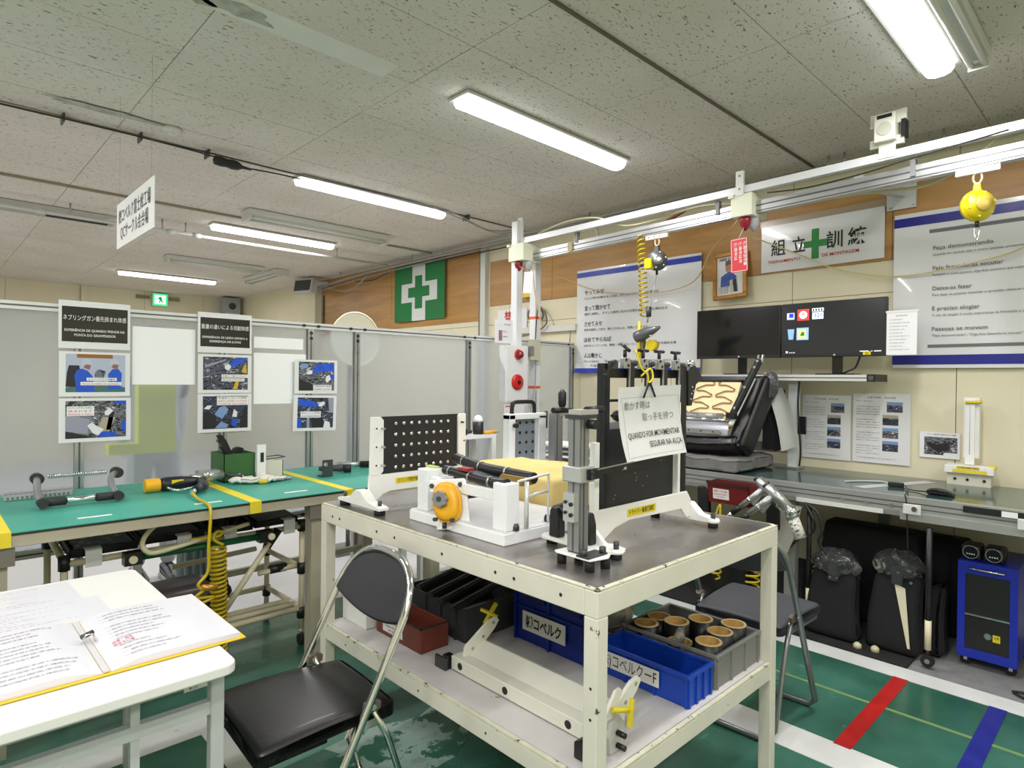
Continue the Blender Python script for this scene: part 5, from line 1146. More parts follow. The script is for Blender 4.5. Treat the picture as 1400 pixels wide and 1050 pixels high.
# rail held over it
t = thing('rail_tool', 'black slotted rail with silver screws lying across the seat frame', 'rail', (3.93, 1.88, 1.25))
a, b = Vector((3.93,1.955,1.235)), Vector((3.98,1.80,1.60)); d_ = (b-a).normalized()
M().bar(a, b, .038, .03, (1,0,0)).build('rail_body', black, t); M().bar(a+Vector((-.017,0,0))+d_*.02, b+Vector((-.017,0,0))-d_*.02, .012, .004, (1,0,0)).build('slot', dkgrey, t)
for k in (0,.12,.5,.86,.97): M().cyl(a+(b-a)*k+Vector((-.016,0,0)), a+(b-a)*k+Vector((-.026,0,0)), .009, n=10).build('screw', chrome, t)
M().box(3.90,3.96,1.93,1.99,1.205,1.245).build('end_block', black, t); M().bar(b+Vector((-.01,.012,-.02)), b+Vector((0,.006,.03)), .010).bar(b+Vector((-.01,-.018,-.02)), b+Vector((0,-.022,.03)), .010).build('end_fork', alu, t)
# crumpled film and hanging flap on the seat's right
t = thing('plastic_film', 'crumpled clear film bunched on the upper right corner of the opened seat', 'film', (4.15, 1.80, 1.3))
r_ = random.Random(5)
def crump(cx, cy, cz, sx, sy, sz, seed, nu=18, nv=12):
    rr = random.Random(seed); ph = [rr.random()*6 for _ in range(6)]
    def f(u, v):
        a = u*2*PI; b = (v-.5)*PI; k = 1+.10*math.sin(4*a+ph[0]+2*b)+.06*math.sin(7*a+ph[1])*math.cos(4*b+ph[2])+.05*math.sin(5*b+ph[3]+2*a)
        if abs(v) < 1e-6 or abs(v-1) < 1e-6: k = 1
        return Vector((cx+sx*k*math.cos(a)*math.cos(b), cy+sy*k*math.sin(a)*math.cos(b), cz+sz*k*math.sin(b)))
    return f
M().grid(crump(4.17,1.81,1.43,.05,.055,.09,5), 22, 14, False).build('film', mat('dark_film', (96,98,100), .12, bump=1, bs=40, trans=.3), t)
t = thing('fabric_flap', 'pale grey padded flap hanging down the right side of the opened seat', 'fabric', (4.25, 1.75, 1.0))
def flap(u, v):
    y = 1.87-u*.115-(1-v)*.115; z = .985+v*.43+.05*(u*(1-v)); return Vector((4.22+.02*math.sin(u*3)+(1-v)*.01, y-.02*math.sin(v*3), z))
M().grid(flap, 8, 12).build('flap', mat('flap_grey', (196,200,194), .7, var=.05), t); M().grid(lambda u, v: flap(u, v)+Vector((.03,.06,-.01)), 4, 6).build('black_backing', fabric, t)
M().box(4.26,4.34,1.78,1.90,.99,1.40).build('black_back_panel', fabric, t)
# air guns hanging at the bench front
def airgun(o_, lab, k=1.5):
    t = thing('air_gun', lab, 'air gun', o_); o_ = vec(o_); q = lambda x, y, z: o_+Vector((x*k, -y*k, z*k))
    M().cyl(q(0,.0,.04), q(-.01,-.09,-.045), .013*k, n=14).build('handle', alu, t); M().cyl(q(-.01,-.09,-.045), q(-.012,-.125,-.075), .011*k, n=12).build('coupler', black, t); M().cyl(q(-.012,-.125,-.075), q(-.012,-.15,-.098), .008*k, n=10).build('plug', chrome, t)
    M().cyl(q(0,-.025,.07), q(0,.06,-.005), .019*k, n=16).build('barrel', alu, t); M().cyl(q(0,-.033,.078), q(0,-.025,.07), .016*k, n=12).build('barrel_cap', dkgrey, t)
    M().cyl(q(0,.06,-.005), q(0,.078,-.022), .025*k, n=16).build('front_ring', chrome, t); M().cyl(q(-.01,-.05,-.008), q(-.01,-.056,-.014), .0145*k, n=14).build('grip_ring', chrome, t)
    M().bar(q(0,-.02,.01), q(0,-.045,-.03), .012*k, .02*k).build('trigger', alu, t); return t
g1 = airgun((3.57,1.575,.775), 'silver air gun hanging left beside the red bin on the bench front')
g2 = airgun((3.50,1.49,.755), 'silver air gun with scratched cup hanging right of the other air gun')
M().cyl((3.50,1.385,.71), (3.49,1.335,.60), .030, n=18).build('white_cup', mat('scratched_cup', (214,214,204), .5, chip=(60,56,50), chs=60, cht=.56), g2)
M().cyl((3.50,1.395,.725), (3.50,1.38,.70), .034, n=16).build('cup_lid', alu, g2)
t = thing('tool_holder', 'pale grey bracket with black hoses holding the air guns under the bench', 'holder', (3.68,1.45,.6))
M().prism([(1.56,.42),(1.50,.40),(1.44,.55),(1.40,.74),(1.52,.74)], 'x', 3.66, 3.67).build('holder_plate', mat('holder_grey', (170,168,160), .4), t)
M().tube(smooth_path([(3.65,1.36,.76),(3.64,1.30,.72),(3.64,1.28,.62),(3.65,1.3,.56),(3.66,1.26,.5)], 6), .008, 6).build('hose', cbk, t)
M().tube(smooth_path([(3.65,1.38,.77),(3.63,1.32,.68),(3.66,1.34,.6),(3.67,1.42,.55),(3.67,1.5,.45)], 6), .008, 6).build('hose', cbk, t)
M().rbox(3.64,3.69,1.52,1.60,.58,.74,.015,2).build('black_bag', fabric, t)
def hosec(lab, pts, cpts):
    t = thing('coil_hose', lab, 'hose', pts[0]); M().tube(smooth_path(pts, 6), .0065, 6).build('hose', yhose, t)
    for a, b, R_, n in cpts: M().tube(coil(a, b, R_, n, 12), .006, 6).build('coil', yhose, t)
hosec('yellow coil hose dropping from the left air gun behind the tool table', [(3.55,1.80,.63),(3.54,1.83,.62),(3.55,1.84,.70),(3.54,1.86,.62),(3.55,1.80,.58)], [((3.54,1.80,.58),(3.52,1.86,.26),.034,9)])
hosec('yellow coil hose dropping from the right air gun behind the tool table', [(3.48,1.72,.61),(3.48,1.68,.59),(3.52,1.60,.60)], [((3.52,1.60,.62),(3.48,1.60,.27),.036,10)])
o = M().prism([(2.06,.48),(1.98,.47),(1.99,.72),(2.03,.77),(2.07,.77)], 'x', 3.68, 3.7195).build('carry_strap', blackr, bevel=.008); tag(o, 'black curved strap on the bench edge behind the clamp frame foot', 'strap')

# ================================================================== under the right bench
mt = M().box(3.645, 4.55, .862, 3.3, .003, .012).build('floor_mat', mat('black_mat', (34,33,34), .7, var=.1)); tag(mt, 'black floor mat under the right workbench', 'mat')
def carseat(lab, x, y, w_, h_, lean, slit=False, wrap=True, z=.012, d_=.16):
    t = thing('car_chair', lab, 'car seat', (x, y, z), 'black seat backs stored under the right bench')
    ln = math.radians(lean)
    def f(v):
        k = 1-.18*(v.z/h_); xx = v.x*k; yy = v.y*k; return Vector((x+xx+v.z*math.sin(ln), y+yy+.01*math.sin(v.z*9), z+v.z*math.cos(ln)))
    M().rbox(-d_/2, d_/2, -w_/2, w_/2, 0, h_, .035, 3, f, 4).build('padded_back', fabric, t)
    if wrap:
        c = f(Vector((-.02,0,h_*1.06)))
        rq = random.Random(int(y*31)); hm = M()
        for _ in range(26):
            p = Vector((c.x-.03+.05*rq.random(), c.y+(rq.random()-.5)*w_*.85, c.z+.02+(rq.random()-.5)*.13)); hm.m(rq.randrange(3)); hm.bar(p, p+Vector((rq.random()-.5,rq.random()-.5,rq.random()-.5)).normalized()*(.02+.035*rq.random()), .006+.012*rq.random(), .004+.008*rq.random())
        stuff(hm.build('head_hardware', [black, dkgrey, chrome], t))
        M().grid(crump(c.x-.015,c.y,c.z+.02,.075,w_*.45,.08,int(y*100)+7), 26, 16, True).build('plastic_wrap', mat('dark_wrap', (215,217,220), .06, bump=1, bs=50, trans=.95), t)
        rr = random.Random(int(y*77))
        for _ in range(6):
            p = Vector((c.x-.085, c.y+(rr.random()-.5)*w_*.7, c.z+(rr.random()-.5)*.12)); M().cyl(p, p+Vector((.02,0,0)), .008, n=8).build('silver_bolt', chrome, t)
        M().box(c.x-.08, c.x+.02, c.y-.03, c.y+.02, c.z-.07, c.z+.02).build('lever', dkgrey, t)
    if slit:
        a = f(Vector((-d_/2-.004,-w_*.08,h_*.9))); b = f(Vector((-d_/2-.004,-w_*.33,h_*.12)))
        M().faces([a+Vector((-.006,.022,0)), a+Vector((-.006,-.03,-.02)), b+Vector((-.006,-.008,0)), b+Vector((-.006,.004,0))], [(0,1,2,3)]).build('cream_lining', mat('cream_lining', (214,208,180), .6), t)
        M().tube(smooth_path([a+Vector((-.012,.01,-.05)), a+Vector((-.012,-.02,-.1)), a+Vector((-.012,-.05,-.12))], 4), .002, 5).build('wire', cbk, t)
    return t
carseat('black seat back with film wrapped hardware, nearest the folding chair', 3.80, 1.265, .28, .37, 6)
carseat('black seat back split open on a cream lining under the bench', 3.84, .965, .26, .41, 8, True)
carseat('plain black seat back right beside the one with the cream lining', 3.95, .80, .10, .36, 8, False, False)
carseat('black seat back leaning far left under the bench behind the chair', 3.85, 1.55, .26, .36, 12, False, False)
carseat('black seat back standing in the dark behind the chair seat', 3.95, 1.95, .26, .36, 8, False, False)
carseat('tall black draped seat at the back behind the wrapped seat backs', 4.22, 1.20, .62, .58, 0, False, False, d_=.2)  # black drape built as a seat back, widened to fill the dark gap
carseat('wide black seat standing at the back beside the blue cabinet', 4.32, .86, .34, .56, 0, False, False, d_=.16)  # filler shape, darkens the pale wall showing between the seats
for k, (x, y, lab) in enumerate(((3.70,1.11,'small cream plastic cap on the floor below the wrapped seat back'),(3.72,1.03,'larger cream plastic cap on the floor below the split seat back'))):
    o = M().lathe([(.022,0),(.02,.02),(.008,.03)], (x,y,.013), n=14).build('plastic_plug', mat('cap_cream', (206,200,168), .5)); tag(o, lab, 'plug')
def castleg(x, y, lab):
    t = thing('caster_post', lab, 'caster leg', (x, y, .0)); M().cyl((x,y,.10), (x,y,.25), .015).build('ivory_pipe', cpipe, t); M().cyl((x,y,.24), (x,y,.72), .014).build('dark_pipe', black, t); M().cyl((x,y,.06), (x,y,.10), .008).build('stem', black, t)
    M().cyl((x-.012,y,.042), (x+.012,y,.042), .030, n=16).build('wheel', blackr, t); M().cyl((x-.0135,y,.042), (x-.012,y,.042), .012, n=12).build('hub', grey, t)
castleg(3.72, .79, 'ivory and black pipe leg on a caster beside the blue cabinet')
castleg(3.78, 1.40, 'ivory and black pipe leg on a caster behind the folding chair')
# blue cabinet
bc = thing('blue_cabinet', 'blue framed black cabinet on casters under the right bench', 'cabinet', (4.1, .58, .0))
y0, y1, z0, z1 = .455, .700, .055, .545; X = 3.90
M().box(X+.006, X+.40, y0, y1, z0, z1).build('cabinet_body', bluecab, bc, bevel=.003)
for a in ((y0,y0+.032,z0,z1),(y1-.032,y1,z0,z1),(y0+.032,y1-.032,z0,z0+.045),(y0+.032,y1-.032,z1-.06,z1)): M().box(X-.006, X+.006, *a).build('door_frame', bluecab, bc)
M().box(X, X+.006, y0+.03, y1-.03, z0+.04, z1-.055).build('door_panel', mat('cab_black', (28,29,30), .35), bc)
M().box(X-.008, X-.001, y0+.032, y1-.032, .272, .280).build('chrome_strip', chrome, bc)
M().tube([(X-.006,y1-.05,z1-.028),(X-.026,y1-.055,z1-.03),(X-.026,y0+.055,z1-.03),(X-.006,y0+.05,z1-.028)], .006, 8).build('handle', chrome, bc)
M().cyl((X-.004,.573,.182), (X,.573,.182), .016, n=16).build('lock_ring', chrome, bc); M().cyl((X-.006,.573,.182), (X-.004,.573,.182), .009, n=12).build('lock_core', grey, bc)
P = Pl((X-.0005, .553, .160), (0,-1,0), (0,0,1)); M().rect(P, 0, .030, 0, .036, .0).build('yellow_sticker', yellow, bc); M().text('注意', P, .015, .018, .010, .022, .001, 0, 'CENTER').build('lettering', ink, bc)
for x in (X+.05, X+.35):
    for y in (y0+.03, y1-.03): m = M().cyl((x-.01,y,.024), (x+.01,y,.024), .024, n=14); m.m(1).box(x-.012,x+.012,y-.008,y+.008,.024,.057); m.build('caster', [blackr, chrome], bc)
for y, lab in ((.655,'left round black spot lamp standing on the blue cabinet'),(.560,'right round black spot lamp standing on the blue cabinet')):
    t = thing('spot_lamp', lab, 'lamp', (4.0, y, z1)); M().box(3.94, 4.06, y-.042, y+.042, z1+.001, z1+.075).build('housing', black, t, bevel=.012)
    M().tube([(3.937,y+.033*math.cos(a),z1+.04+.033*math.sin(a)) for a in [2*PI*i/24 for i in range(24)]], .003, 6, closed=True).build('lens_ring', mat('ring_grey', (150,152,154), .3, .6), t)
    M().cyl((3.936,y,z1+.04), (3.94,y,z1+.04), .031, n=20).build('lens', lensb, t)
    m = M()
    for k in range(4): m.box(3.934, 3.936, y-.018+.01*k, y-.013+.01*k, z1+.028, z1+.034)
    m.build('led_dots', label, t)
o = M().tube(smooth_path([(3.72,.45,.012),(3.68,.40,.012),(3.66,.30,.012),(3.70,.25,.012),(3.74,.35,.012),(3.74,.42,.012)], 6), .006, 6, closed=True).build('cable_loop', cbk); tag(o, 'black cable loop on the grey floor below the blue cabinet', 'cable')
# ================================================================== centre tool table
TX0, TX1, TY0, TY1, TZ = 1.25, 2.33, .975, 2.46, .92
tb = thing('tool_table', 'cream painted steel tool table with dark plate top in the middle of the room', 'table', (1.8, 1.7, 0))
M().prism([(TX0+.012,TY0+.03),(TX0+.03,TY0+.012),(TX1-.03,TY0+.012),(TX1-.012,TY0+.03),(TX1-.012,TY1-.012),(TX0+.012,TY1-.012)], 'z', TZ-.006, TZ).build('steel_plate', steel, tb)
M().box(TX0+.05, TX1-.05, TY0+.05, TY1-.05, TZ-.02, TZ-.006).build('under_board', mat('brown_board', (110,84,60), .7), tb)
AH = .078
for n_, a in (('apron', (TX0,TX1,TY0,TY0+.045)), ('apron', (TX0,TX1,TY1-.045,TY1)), ('apron', (TX0,TX0+.045,TY0+.045,TY1-.045)), ('apron', (TX1-.045,TX1,TY0+.045,TY1-.045))):
    M().box(*a, TZ-AH, TZ-.008).build(n_, cream, tb, bevel=.003)
for a in ((TX0,TX1,TY0,TY0+.014),(TX0,TX1,TY1-.014,TY1),(TX0,TX0+.014,TY0,TY1),(TX1-.014,TX1,TY0,TY1)): M().box(*a, TZ-.008, TZ-.0015).build('chipped_edge', creamedge, tb, bevel=.002)
LW = .045
for x in (TX0, TX1-LW):
    for y in (TY0, TY1-LW):
        M().box(x, x+LW, y, y+LW, 0, TZ-AH).build('leg', cream, tb, bevel=.003)
SZ = .41
M().box(TX0+LW*.5, TX1-LW*.5, TY0+LW*.5, TY1-LW*.5, SZ-.008, SZ).build('shelf_plate', shelfw, tb)
for a in ((TX0+.004,TX1-.004,TY0+.004,TY0+.045),(TX0+.004,TX1-.004,TY1-.045,TY1-.004),(TX0+.004,TX0+.045,TY0+.045,TY1-.045),(TX1-.045,TX1-.004,TY0+.045,TY1-.045)):
    M().box(*a, SZ-.062, SZ-.008).build('shelf_rail', cream, tb, bevel=.002)
for a in ((TX0+.004,TX1-.004,TY0+.004,TY0+.018),(TX0+.004,TX0+.018,TY0,TY1)): M().box(*a, SZ-.008, SZ+.001).build('chipped_edge', creamedge, tb)
m = M()
for y in (1.10,1.28,1.36,1.62,1.9,2.02,2.3,2.36): m.cyl((TX0-.0008,y,TZ-.045), (TX0+.003,y,TZ-.045), .0055, n=8)
for y in (1.4,2.25,1.75): m.cyl((TX0+.003,y,SZ-.035), (TX0+.0085,y,SZ-.035), .004, n=8)
for y, z in ((TY0+.02,.66),(TY0+.02,.58)): m.cyl((TX0-.0008,y,z), (TX0+.003,y,z), .004, n=8)
m.build('bolt_holes', mat('hole_dark', (46,40,34), .8), tb)
ZT2 = TZ+.0005
def inst(o, parent, locs):
    for l in locs:
        c = bpy.data.objects.new(o.name.split('.')[0], o.data); C.objects.link(c); c.parent = parent; c.location = l
# ---- perforated board stand (left)
A_ = thing('fixture_stand', 'white stand with a black board of silver studs at the table left end', 'fixture', (1.56, 2.2, TZ))
YA = 2.20
M().box(1.365, 1.80, YA, YA+.012, 1.055, 1.292).build('black_board', blackp, A_)
M().prism([(1.322,1.055),(1.37,1.055),(1.384,1.07),(1.384,1.278),(1.37,1.292),(1.326,1.292)], 'y', YA-.012, YA).build('side_plate', jwhite, A_, bevel=.002)
M().prism([(1.776,1.04),(1.818,1.06),(1.818,1.294),(1.784,1.294),(1.774,1.284)], 'y', YA-.012, YA).build('side_plate', jwhite, A_, bevel=.002)
M().prism([(1.322,1.056),(1.80,1.056),(1.80,.985),(1.42,.985),(1.385,.975),(1.355,.955),(1.345,.948),(1.30,.948),(1.30,.962),(1.318,.98)], 'y', YA-.010, YA+.004).build('bottom_rail', jwhite, A_, bevel=.002)
M().prism([(1.75,1.04),(1.86,1.04),(1.90,.965),(1.86,.948),(1.84,.948),(1.82,.985),(1.75,1.0)], 'y', YA-.010, YA+.004).build('bottom_rail', jwhite, A_, bevel=.002)
for x in (1.30, 1.865):
    M().prism([(2.05,.940),(2.37,.940),(2.37,.952),(2.28,.965),(2.23,1.0),(2.19,1.0),(2.14,.965),(2.05,.952)], 'x', x-.022, x+.022).build('foot_bar', jwhite, A_, bevel=.002)
    for y in (2.08, 2.345):
        M().cyl((x,y,ZT2), (x,y,.940), .022, n=14).build('rubber_foot', blackr, A_); M().cyl((x,y,.952), (x,y,.975), .008, n=8).build('bolt', dkgrey, A_)
stud = M().lathe([(.0082,0),(.0082,-.003),(.006,-.006),(.002,-.007)], (0,0,0), (0,1,0), 12).build('stud', chrome, A_); stud.data.transform(Matrix.Translation((1.56,2.2,TZ)))
L_ = [(1.448+.0392*i-1.56, YA-2.2, 1.262-.0455*j-TZ) for i in range(8) for j in range(5)]
stud.location = L_[0]; inst(stud, A_, L_[1:])
for z in (1.245,1.17,1.095):
    M().cyl((1.375,YA-.035,z), (1.375,YA-.01,z), .0045, n=8).build('side_pin', alu, A_); M().cyl((1.35,YA-.013,z), (1.35,YA-.0118,z), .004, n=8).build('hole', black, A_)
for z in (1.255,1.09): M().cyl((1.79,YA-.03,z), (1.79,YA-.012,z), .004, n=8).build('side_pin', dkgrey, A_)
for z in (1.17,): M().cyl((1.808,YA-.0135,z), (1.808,YA-.0118,z), .004, n=8).build('hole', black, A_)
P = Pl((1.445, YA-.0105, 1.012), (1,0,.0), (0,0,1)); M().slab(P, 0, .155, 0, .024, 0, .001).build('yellow_label', yellow, A_); M().text('Cリング取付訓練①', P, .0775, .006, .013, .135, .0018, .012, 'CENTER').build('lettering', ink, A_)
# ---- white jig with yellow tensioner
B_ = thing('fixture_stand', 'white jig on a framed base with a round yellow retractor', 'fixture', (1.55, 1.68, TZ))
jw = mat('bright_white_paint', (240,242,244), .3, var=.02)
bx0, bx1, by0, by1 = 1.345, 1.765, 1.425, 1.945
for a in ((bx0,bx0+.05,by0,by1),(bx1-.05,bx1,by0,by1),(bx0+.05,bx1-.05,by0,by0+.05),(bx0+.05,bx1-.05,by1-.05,by1)): M().box(*a, ZT2, .958).build('base_bar', jw, B_, bevel=.003)
M().box(bx0+.05,bx1-.05,by0+.05,by1-.05,.93,.936).build('base_plate', mat('base_grey', (188,190,194), .4), B_)
M().box(bx0+.004,bx1-.004,by0+.004,by1-.004,.958,.962).build('top_sheet', mat('sheet_white', (226,228,232), .35), B_)
for y in (1.885, 1.465):
    M().box(1.36, 1.42, y-.032, y+.032, .962, 1.115).build('post', jw, B_, bevel=.004)
M().box(1.375, 1.408, 1.495, 1.855, 1.05, 1.088).build('front_rail', jw, B_, bevel=.003)
M().box(1.42, 1.50, 1.875, 1.90, 1.05, 1.08).build('side_rail', jw, B_)
# slanted mounting plate + retractor
nrm = Vector((-1, 0, .12)).normalized()
PP = Pl((1.345, 1.725, 1.008), (.42,-.9,.12), (.10,.30,1)); 
M().slab(PP, -.045, .085, -.085, .09, -.012, -.002).build('mount_plate', jw, B_, bevel=.003)
M().slab(PP, -.055, .09, .045, .09, -.002, .004).build('bracket_plate', jw, B_, bevel=.003)
for x in (-.045, .068): M().cyl(PP.at(x,.068,.004), PP.at(x,.068,.010), .009, n=6).build('bolt', dkgrey, B_)
c0 = PP.at(.015, .012, 0)

def oval(k, d): return [c0+PP.r*(.050*k*math.copysign(abs(math.cos(a))**.8, math.cos(a)))+PP.u*(.064*k*math.copysign(abs(math.sin(a))**.85, math.sin(a))-.004)+PP.n*d for a in [2*PI*i/36 for i in range(36)]]
m = M(); rings = [oval(.92,0),oval(1,.006),oval(1,.026),oval(.9,.036),oval(.6,.040),oval(.05,.040)]
m.faces([p for r_ in rings for p in r_], [tuple(range(36))[::-1]]+[(36*q+i, 36*q+(i+1)%36, 36*(q+1)+(i+1)%36, 36*(q+1)+i) for q in range(5) for i in range(36)], True); m.build('retractor_case', yorange, B_)
M().tube(oval(1.02,.016), .006, 8, closed=True).build('case_rim', yorange, B_)
g_ = M(); kc = c0+PP.n*.044+PP.r*-.008+PP.u*.006
pts = []
for i in range(48):
    a = 2*PI*i/48; rr = .027+.0022*math.cos(8*a); pts.append((rr*math.cos(a), rr*math.sin(a)))
vs = [kc+PP.r*x+PP.u*y for x, y in pts]+[kc+PP.r*x+PP.u*y+PP.n*.016 for x, y in pts]
g_.faces(vs, [tuple(range(48))[::-1], tuple(range(48,96))]+[(i,(i+1)%48,48+(i+1)%48,48+i) for i in range(48)])
g_.build('knob', grey, B_, bevel=.002); M().cyl(kc+PP.n*.016, kc+PP.n*.019, .009, n=12).build('knob_cap', dkgrey, B_)
for x, y in ((-.035,-.05),(.03,-.055)): M().cyl(PP.at(x+.01,y,.03), PP.at(x+.01,y,.046), .007, n=8).build('case_bolt', dkgrey, B_)
M().cyl(PP.at(.0,-.062,.02), PP.at(-.002,-.082,.02), .008, n=8).build('outlet', black, B_)
# black padded rolls strapped on top
M().tube(smooth_path([(1.40,1.80,1.118),(1.40,1.74,1.116),(1.40,1.66,1.110),(1.395,1.54,1.106),(1.39,1.46,1.110)], 5), .017, 12).build('black_roll', black, B_)
M().tube(smooth_path([(1.555,1.93,1.135),(1.545,1.84,1.128),(1.53,1.74,1.120),(1.52,1.60,1.118),(1.515,1.46,1.116)], 5), .020, 12).build('black_roll', black, B_)
for p, q, r_ in (((1.40,1.77,1.117),(1.40,1.765,1.1165),.0185),((1.40,1.66,1.110),(1.40,1.653,1.110),.0185),((1.395,1.55,1.1065),(1.395,1.542,1.1065),.0185),((1.548,1.87,1.131),(1.547,1.863,1.130),.0215),((1.532,1.755,1.121),(1.531,1.747,1.1205),.0215),((1.52,1.6,1.118),(1.52,1.592,1.118),.0215)):
    M().cyl(p, q, r_, n=14).build('strap_ring', alu, B_)
M().grid(lambda u, v: Vector((1.40+.13*u, 1.80-.34*v, 1.108+.004*math.sin(v*9))), 8, 10).build('black_sheet', mat('dark_sheet', (44,50,60), .5), B_)
M().box(1.385,1.42,1.66,1.71,1.128,1.138).build('red_clip', mat('clip_red', (150,50,50), .4), B_); M().box(1.40,1.42,1.86,1.92,1.115,1.122).build('green_tag', mat('tag_green', (190,204,110), .5), B_)
rod = mat('rod_white', (226,228,224), .25, .3)
M().tube(smooth_path([(1.42,1.44,1.118),(1.48,1.44,1.122),(1.555,1.44,1.128),(1.566,1.44,1.118),(1.566,1.44,1.03),(1.566,1.44,.965)], 5), .0045, 8).build('wire_loop', rod, B_)
M().cyl((1.45,1.43,.964), (1.45,1.43,1.115), .008).build('wire_post', rod, B_); M().cyl((1.45,1.435,1.065), (1.56,1.44,1.072), .006).build('wire_bar', rod, B_)
M().prism([(1.435,1.10),(1.49,1.10),(1.47,1.125),(1.455,1.125)], 'y', 1.44, 1.56).build('brass_clip', mat('brass_d', (150,122,56), .4, .5), B_)
for x, y in ((1.375,1.44),(1.55,1.46)): M().lathe([(.013,0),(.013,.012),(.009,.022)], (x+.03 if x>1.5 else 1.405,y-.005,.962), n=12).build('rubber_knob', dkgrey, B_)
M().tube(smooth_path([(1.60,1.45,.963),(1.605,1.45,1.0),(1.64,1.45,1.008),(1.70,1.45,1.008),(1.735,1.45,1.0),(1.74,1.45,.963)], 5), .010, 8).build('black_handle', black, B_)
# ---- yellow foam
o = M().rbox(1.795, 2.28, 1.64, 2.30, ZT2+.004, 1.052, .018, 3, lambda v: v+Vector((.006*math.sin(v.y*20+v.z*30), .006*math.sin(v.x*24), .004*math.sin(v.x*18+v.y*15) if v.z > 1 else 0)), 6).build('foam_cushion', foamy); tag(o, 'yellow foam seat cushion block lying behind the white jig', 'foam')
# ---- black clamp frame (right part of the table)
K_ = thing('fixture_stand', 'tall black frame with four clamps on top and white feet', 'fixture', (1.8, 1.22, TZ))
YC = 1.22; prof = mat('black_profile', (38,40,44), .35, .3)
def profile(x, z0, z1, y=YC, m_=prof, w_=.029):
    m = M().box(x-w_/2, x+w_/2, y-w_/2, y+w_/2, z0, z1); m.m(1)
    for s in (-1,1): m.box(x-.004, x+.004, y+s*w_/2-.0006, y+s*w_/2+.0006, z0, z1-.01).box(x+s*w_/2-.0006, x+s*w_/2+.0006, y-.004, y+.004, z0, z1-.01)
    return m.build('post_profile', [m_, mat('slot_dark', (18,19,21), .4)], K_)
profile(1.58, 1.035, 1.505); profile(2.045, 1.04, 1.505)
M().box(1.515, 1.538, YC-.02, YC+.0, 1.02, 1.257).build('white_strip', jwhite, K_); M().box(1.995, 2.012, YC-.02, YC+.01, 1.03, 1.40).build('white_strip', jwhite, K_)
M().bar((1.60,YC,1.474), (2.03,YC,1.477), .022, .030).build('top_bar', prof, K_)
M().box(1.61, 2.0, YC+.0, YC+.008, 1.04, 1.292).build('black_board', blackp, K_)
M().box(1.60, 2.0, YC+.01, YC+.025, 1.29, 1.315).build('grey_strip', mat('strip_grey', (168,170,170), .4, .4), K_)
M().prism([(1.50,1.045),(2.06,1.045),(2.085,1.015),(2.10,.975),(2.14,.955),(2.06,.948),(2.02,.985),(1.70,.992),(1.62,.978),(1.585,.96),(1.56,.948),(1.50,.948)], 'y', YC-.022, YC-.012).build('bottom_rail', jwhite, K_, bevel=.002)
M().prism([(1.455,1.24),(1.465,1.375),(1.48,1.385),(1.53,1.385),(1.54,1.37),(1.525,1.25),(1.548,1.14),(1.535,1.095),(1.50,1.085),(1.45,1.13)], 'z', .938, .95).build('foot_plate', jwhite, K_, bevel=.002)
M().prism([(1.14,.95),(1.30,.95),(1.25,1.0),(1.20,1.0)], 'x', 1.50, 1.515).build('foot_gusset', jwhite, K_)
M().prism([(1.10,.938),(1.38,.938),(1.38,.95),(1.28,.962),(1.24,1.0),(1.20,1.0),(1.16,.962),(1.10,.95)], 'x', 2.08, 2.12).build('foot_bar', jwhite, K_, bevel=.002)
for x, y in ((1.505,1.108),(1.50,1.36),(2.10,1.115),(2.10,1.36)):
    M().cyl((x,y,ZT2), (x,y,.938), .018, n=12).build('rubber_foot', blackr, K_); M().cyl((x,y,.938), (x,y,.948), .024, n=14).build('foot_pad', jwhite, K_); M().cyl((x,y,.95), (x,y,.972), .009, n=6).build('bolt', dkgrey, K_)
P = Pl((1.685, YC-.0225, 1.003), (1,0,.0), (0,0,1)); M().slab(P, 0, .165, 0, .026, 0, .001).build('yellow_label', yellow, K_); M().text('ドライバー垂直打訓練', P, .083, .007, .013, .145, .0018, .012, 'CENTER').build('lettering', ink, K_)
for i, x in enumerate((1.655, 1.757, 1.853, 1.957)):
    M().box(x-.016, x+.013, YC-.038, YC-.020, 1.490, 1.524).build('clamp_block', mat('zinc_block', (176,178,178), .3, .7), K_, bevel=.002)
    for dx, dz in ((-.008,.030),(.004,.012)): M().cyl((x+dx,YC-.040,1.488+dz), (x+dx,YC-.0375,1.488+dz), .005, n=8).build('clamp_hole', black, K_)
    M().cyl((x-.004,YC-.03,1.526), (x-.004,YC-.03,1.550), .006, n=8).build('clamp_screw', black, K_)
    if i: M().cyl((x-.03,YC-.03,1.552), (x+.024,YC-.03,1.552), .0055, n=8).build('t_handle', black, K_)
    else: M().cyl((x-.008,YC-.05,1.546), (x+.004,YC-.01,1.572), .006, n=8).build('t_handle', black, K_)
    M().box(x+.015, x+.019, YC-.036, YC-.031, 1.43, 1.522).build('guide_pin', alu, K_)
    M().box(x+.024, x+.046, YC-.033, YC-.017, 1.375, 1.515).build('black_slat', prof, K_); M().cyl((x+.02,YC-.025,1.51), (x+.062,YC-.025,1.508), .010, n=10).build('cross_pin', dkgrey, K_)
    M().box(x+.016, x+.024, YC-.032, YC-.02, 1.40, 1.42).build('small_nut', grey, K_)
M().bar((1.545,YC-.03,1.465), (1.60,YC-.03,1.515), .010, .006).build('lever', black, K_); M().box(1.575,1.615,YC-.03,YC-.019,1.488,1.512).build('corner_block', dkgrey, K_)
M().prism([(2.06,1.49),(2.105,1.515),(2.15,1.485),(2.165,1.46),(2.12,1.44),(2.09,1.36),(2.065,1.36)], 'y', YC-.02, YC+.01).build('side_lever', black, K_, bevel=.003)
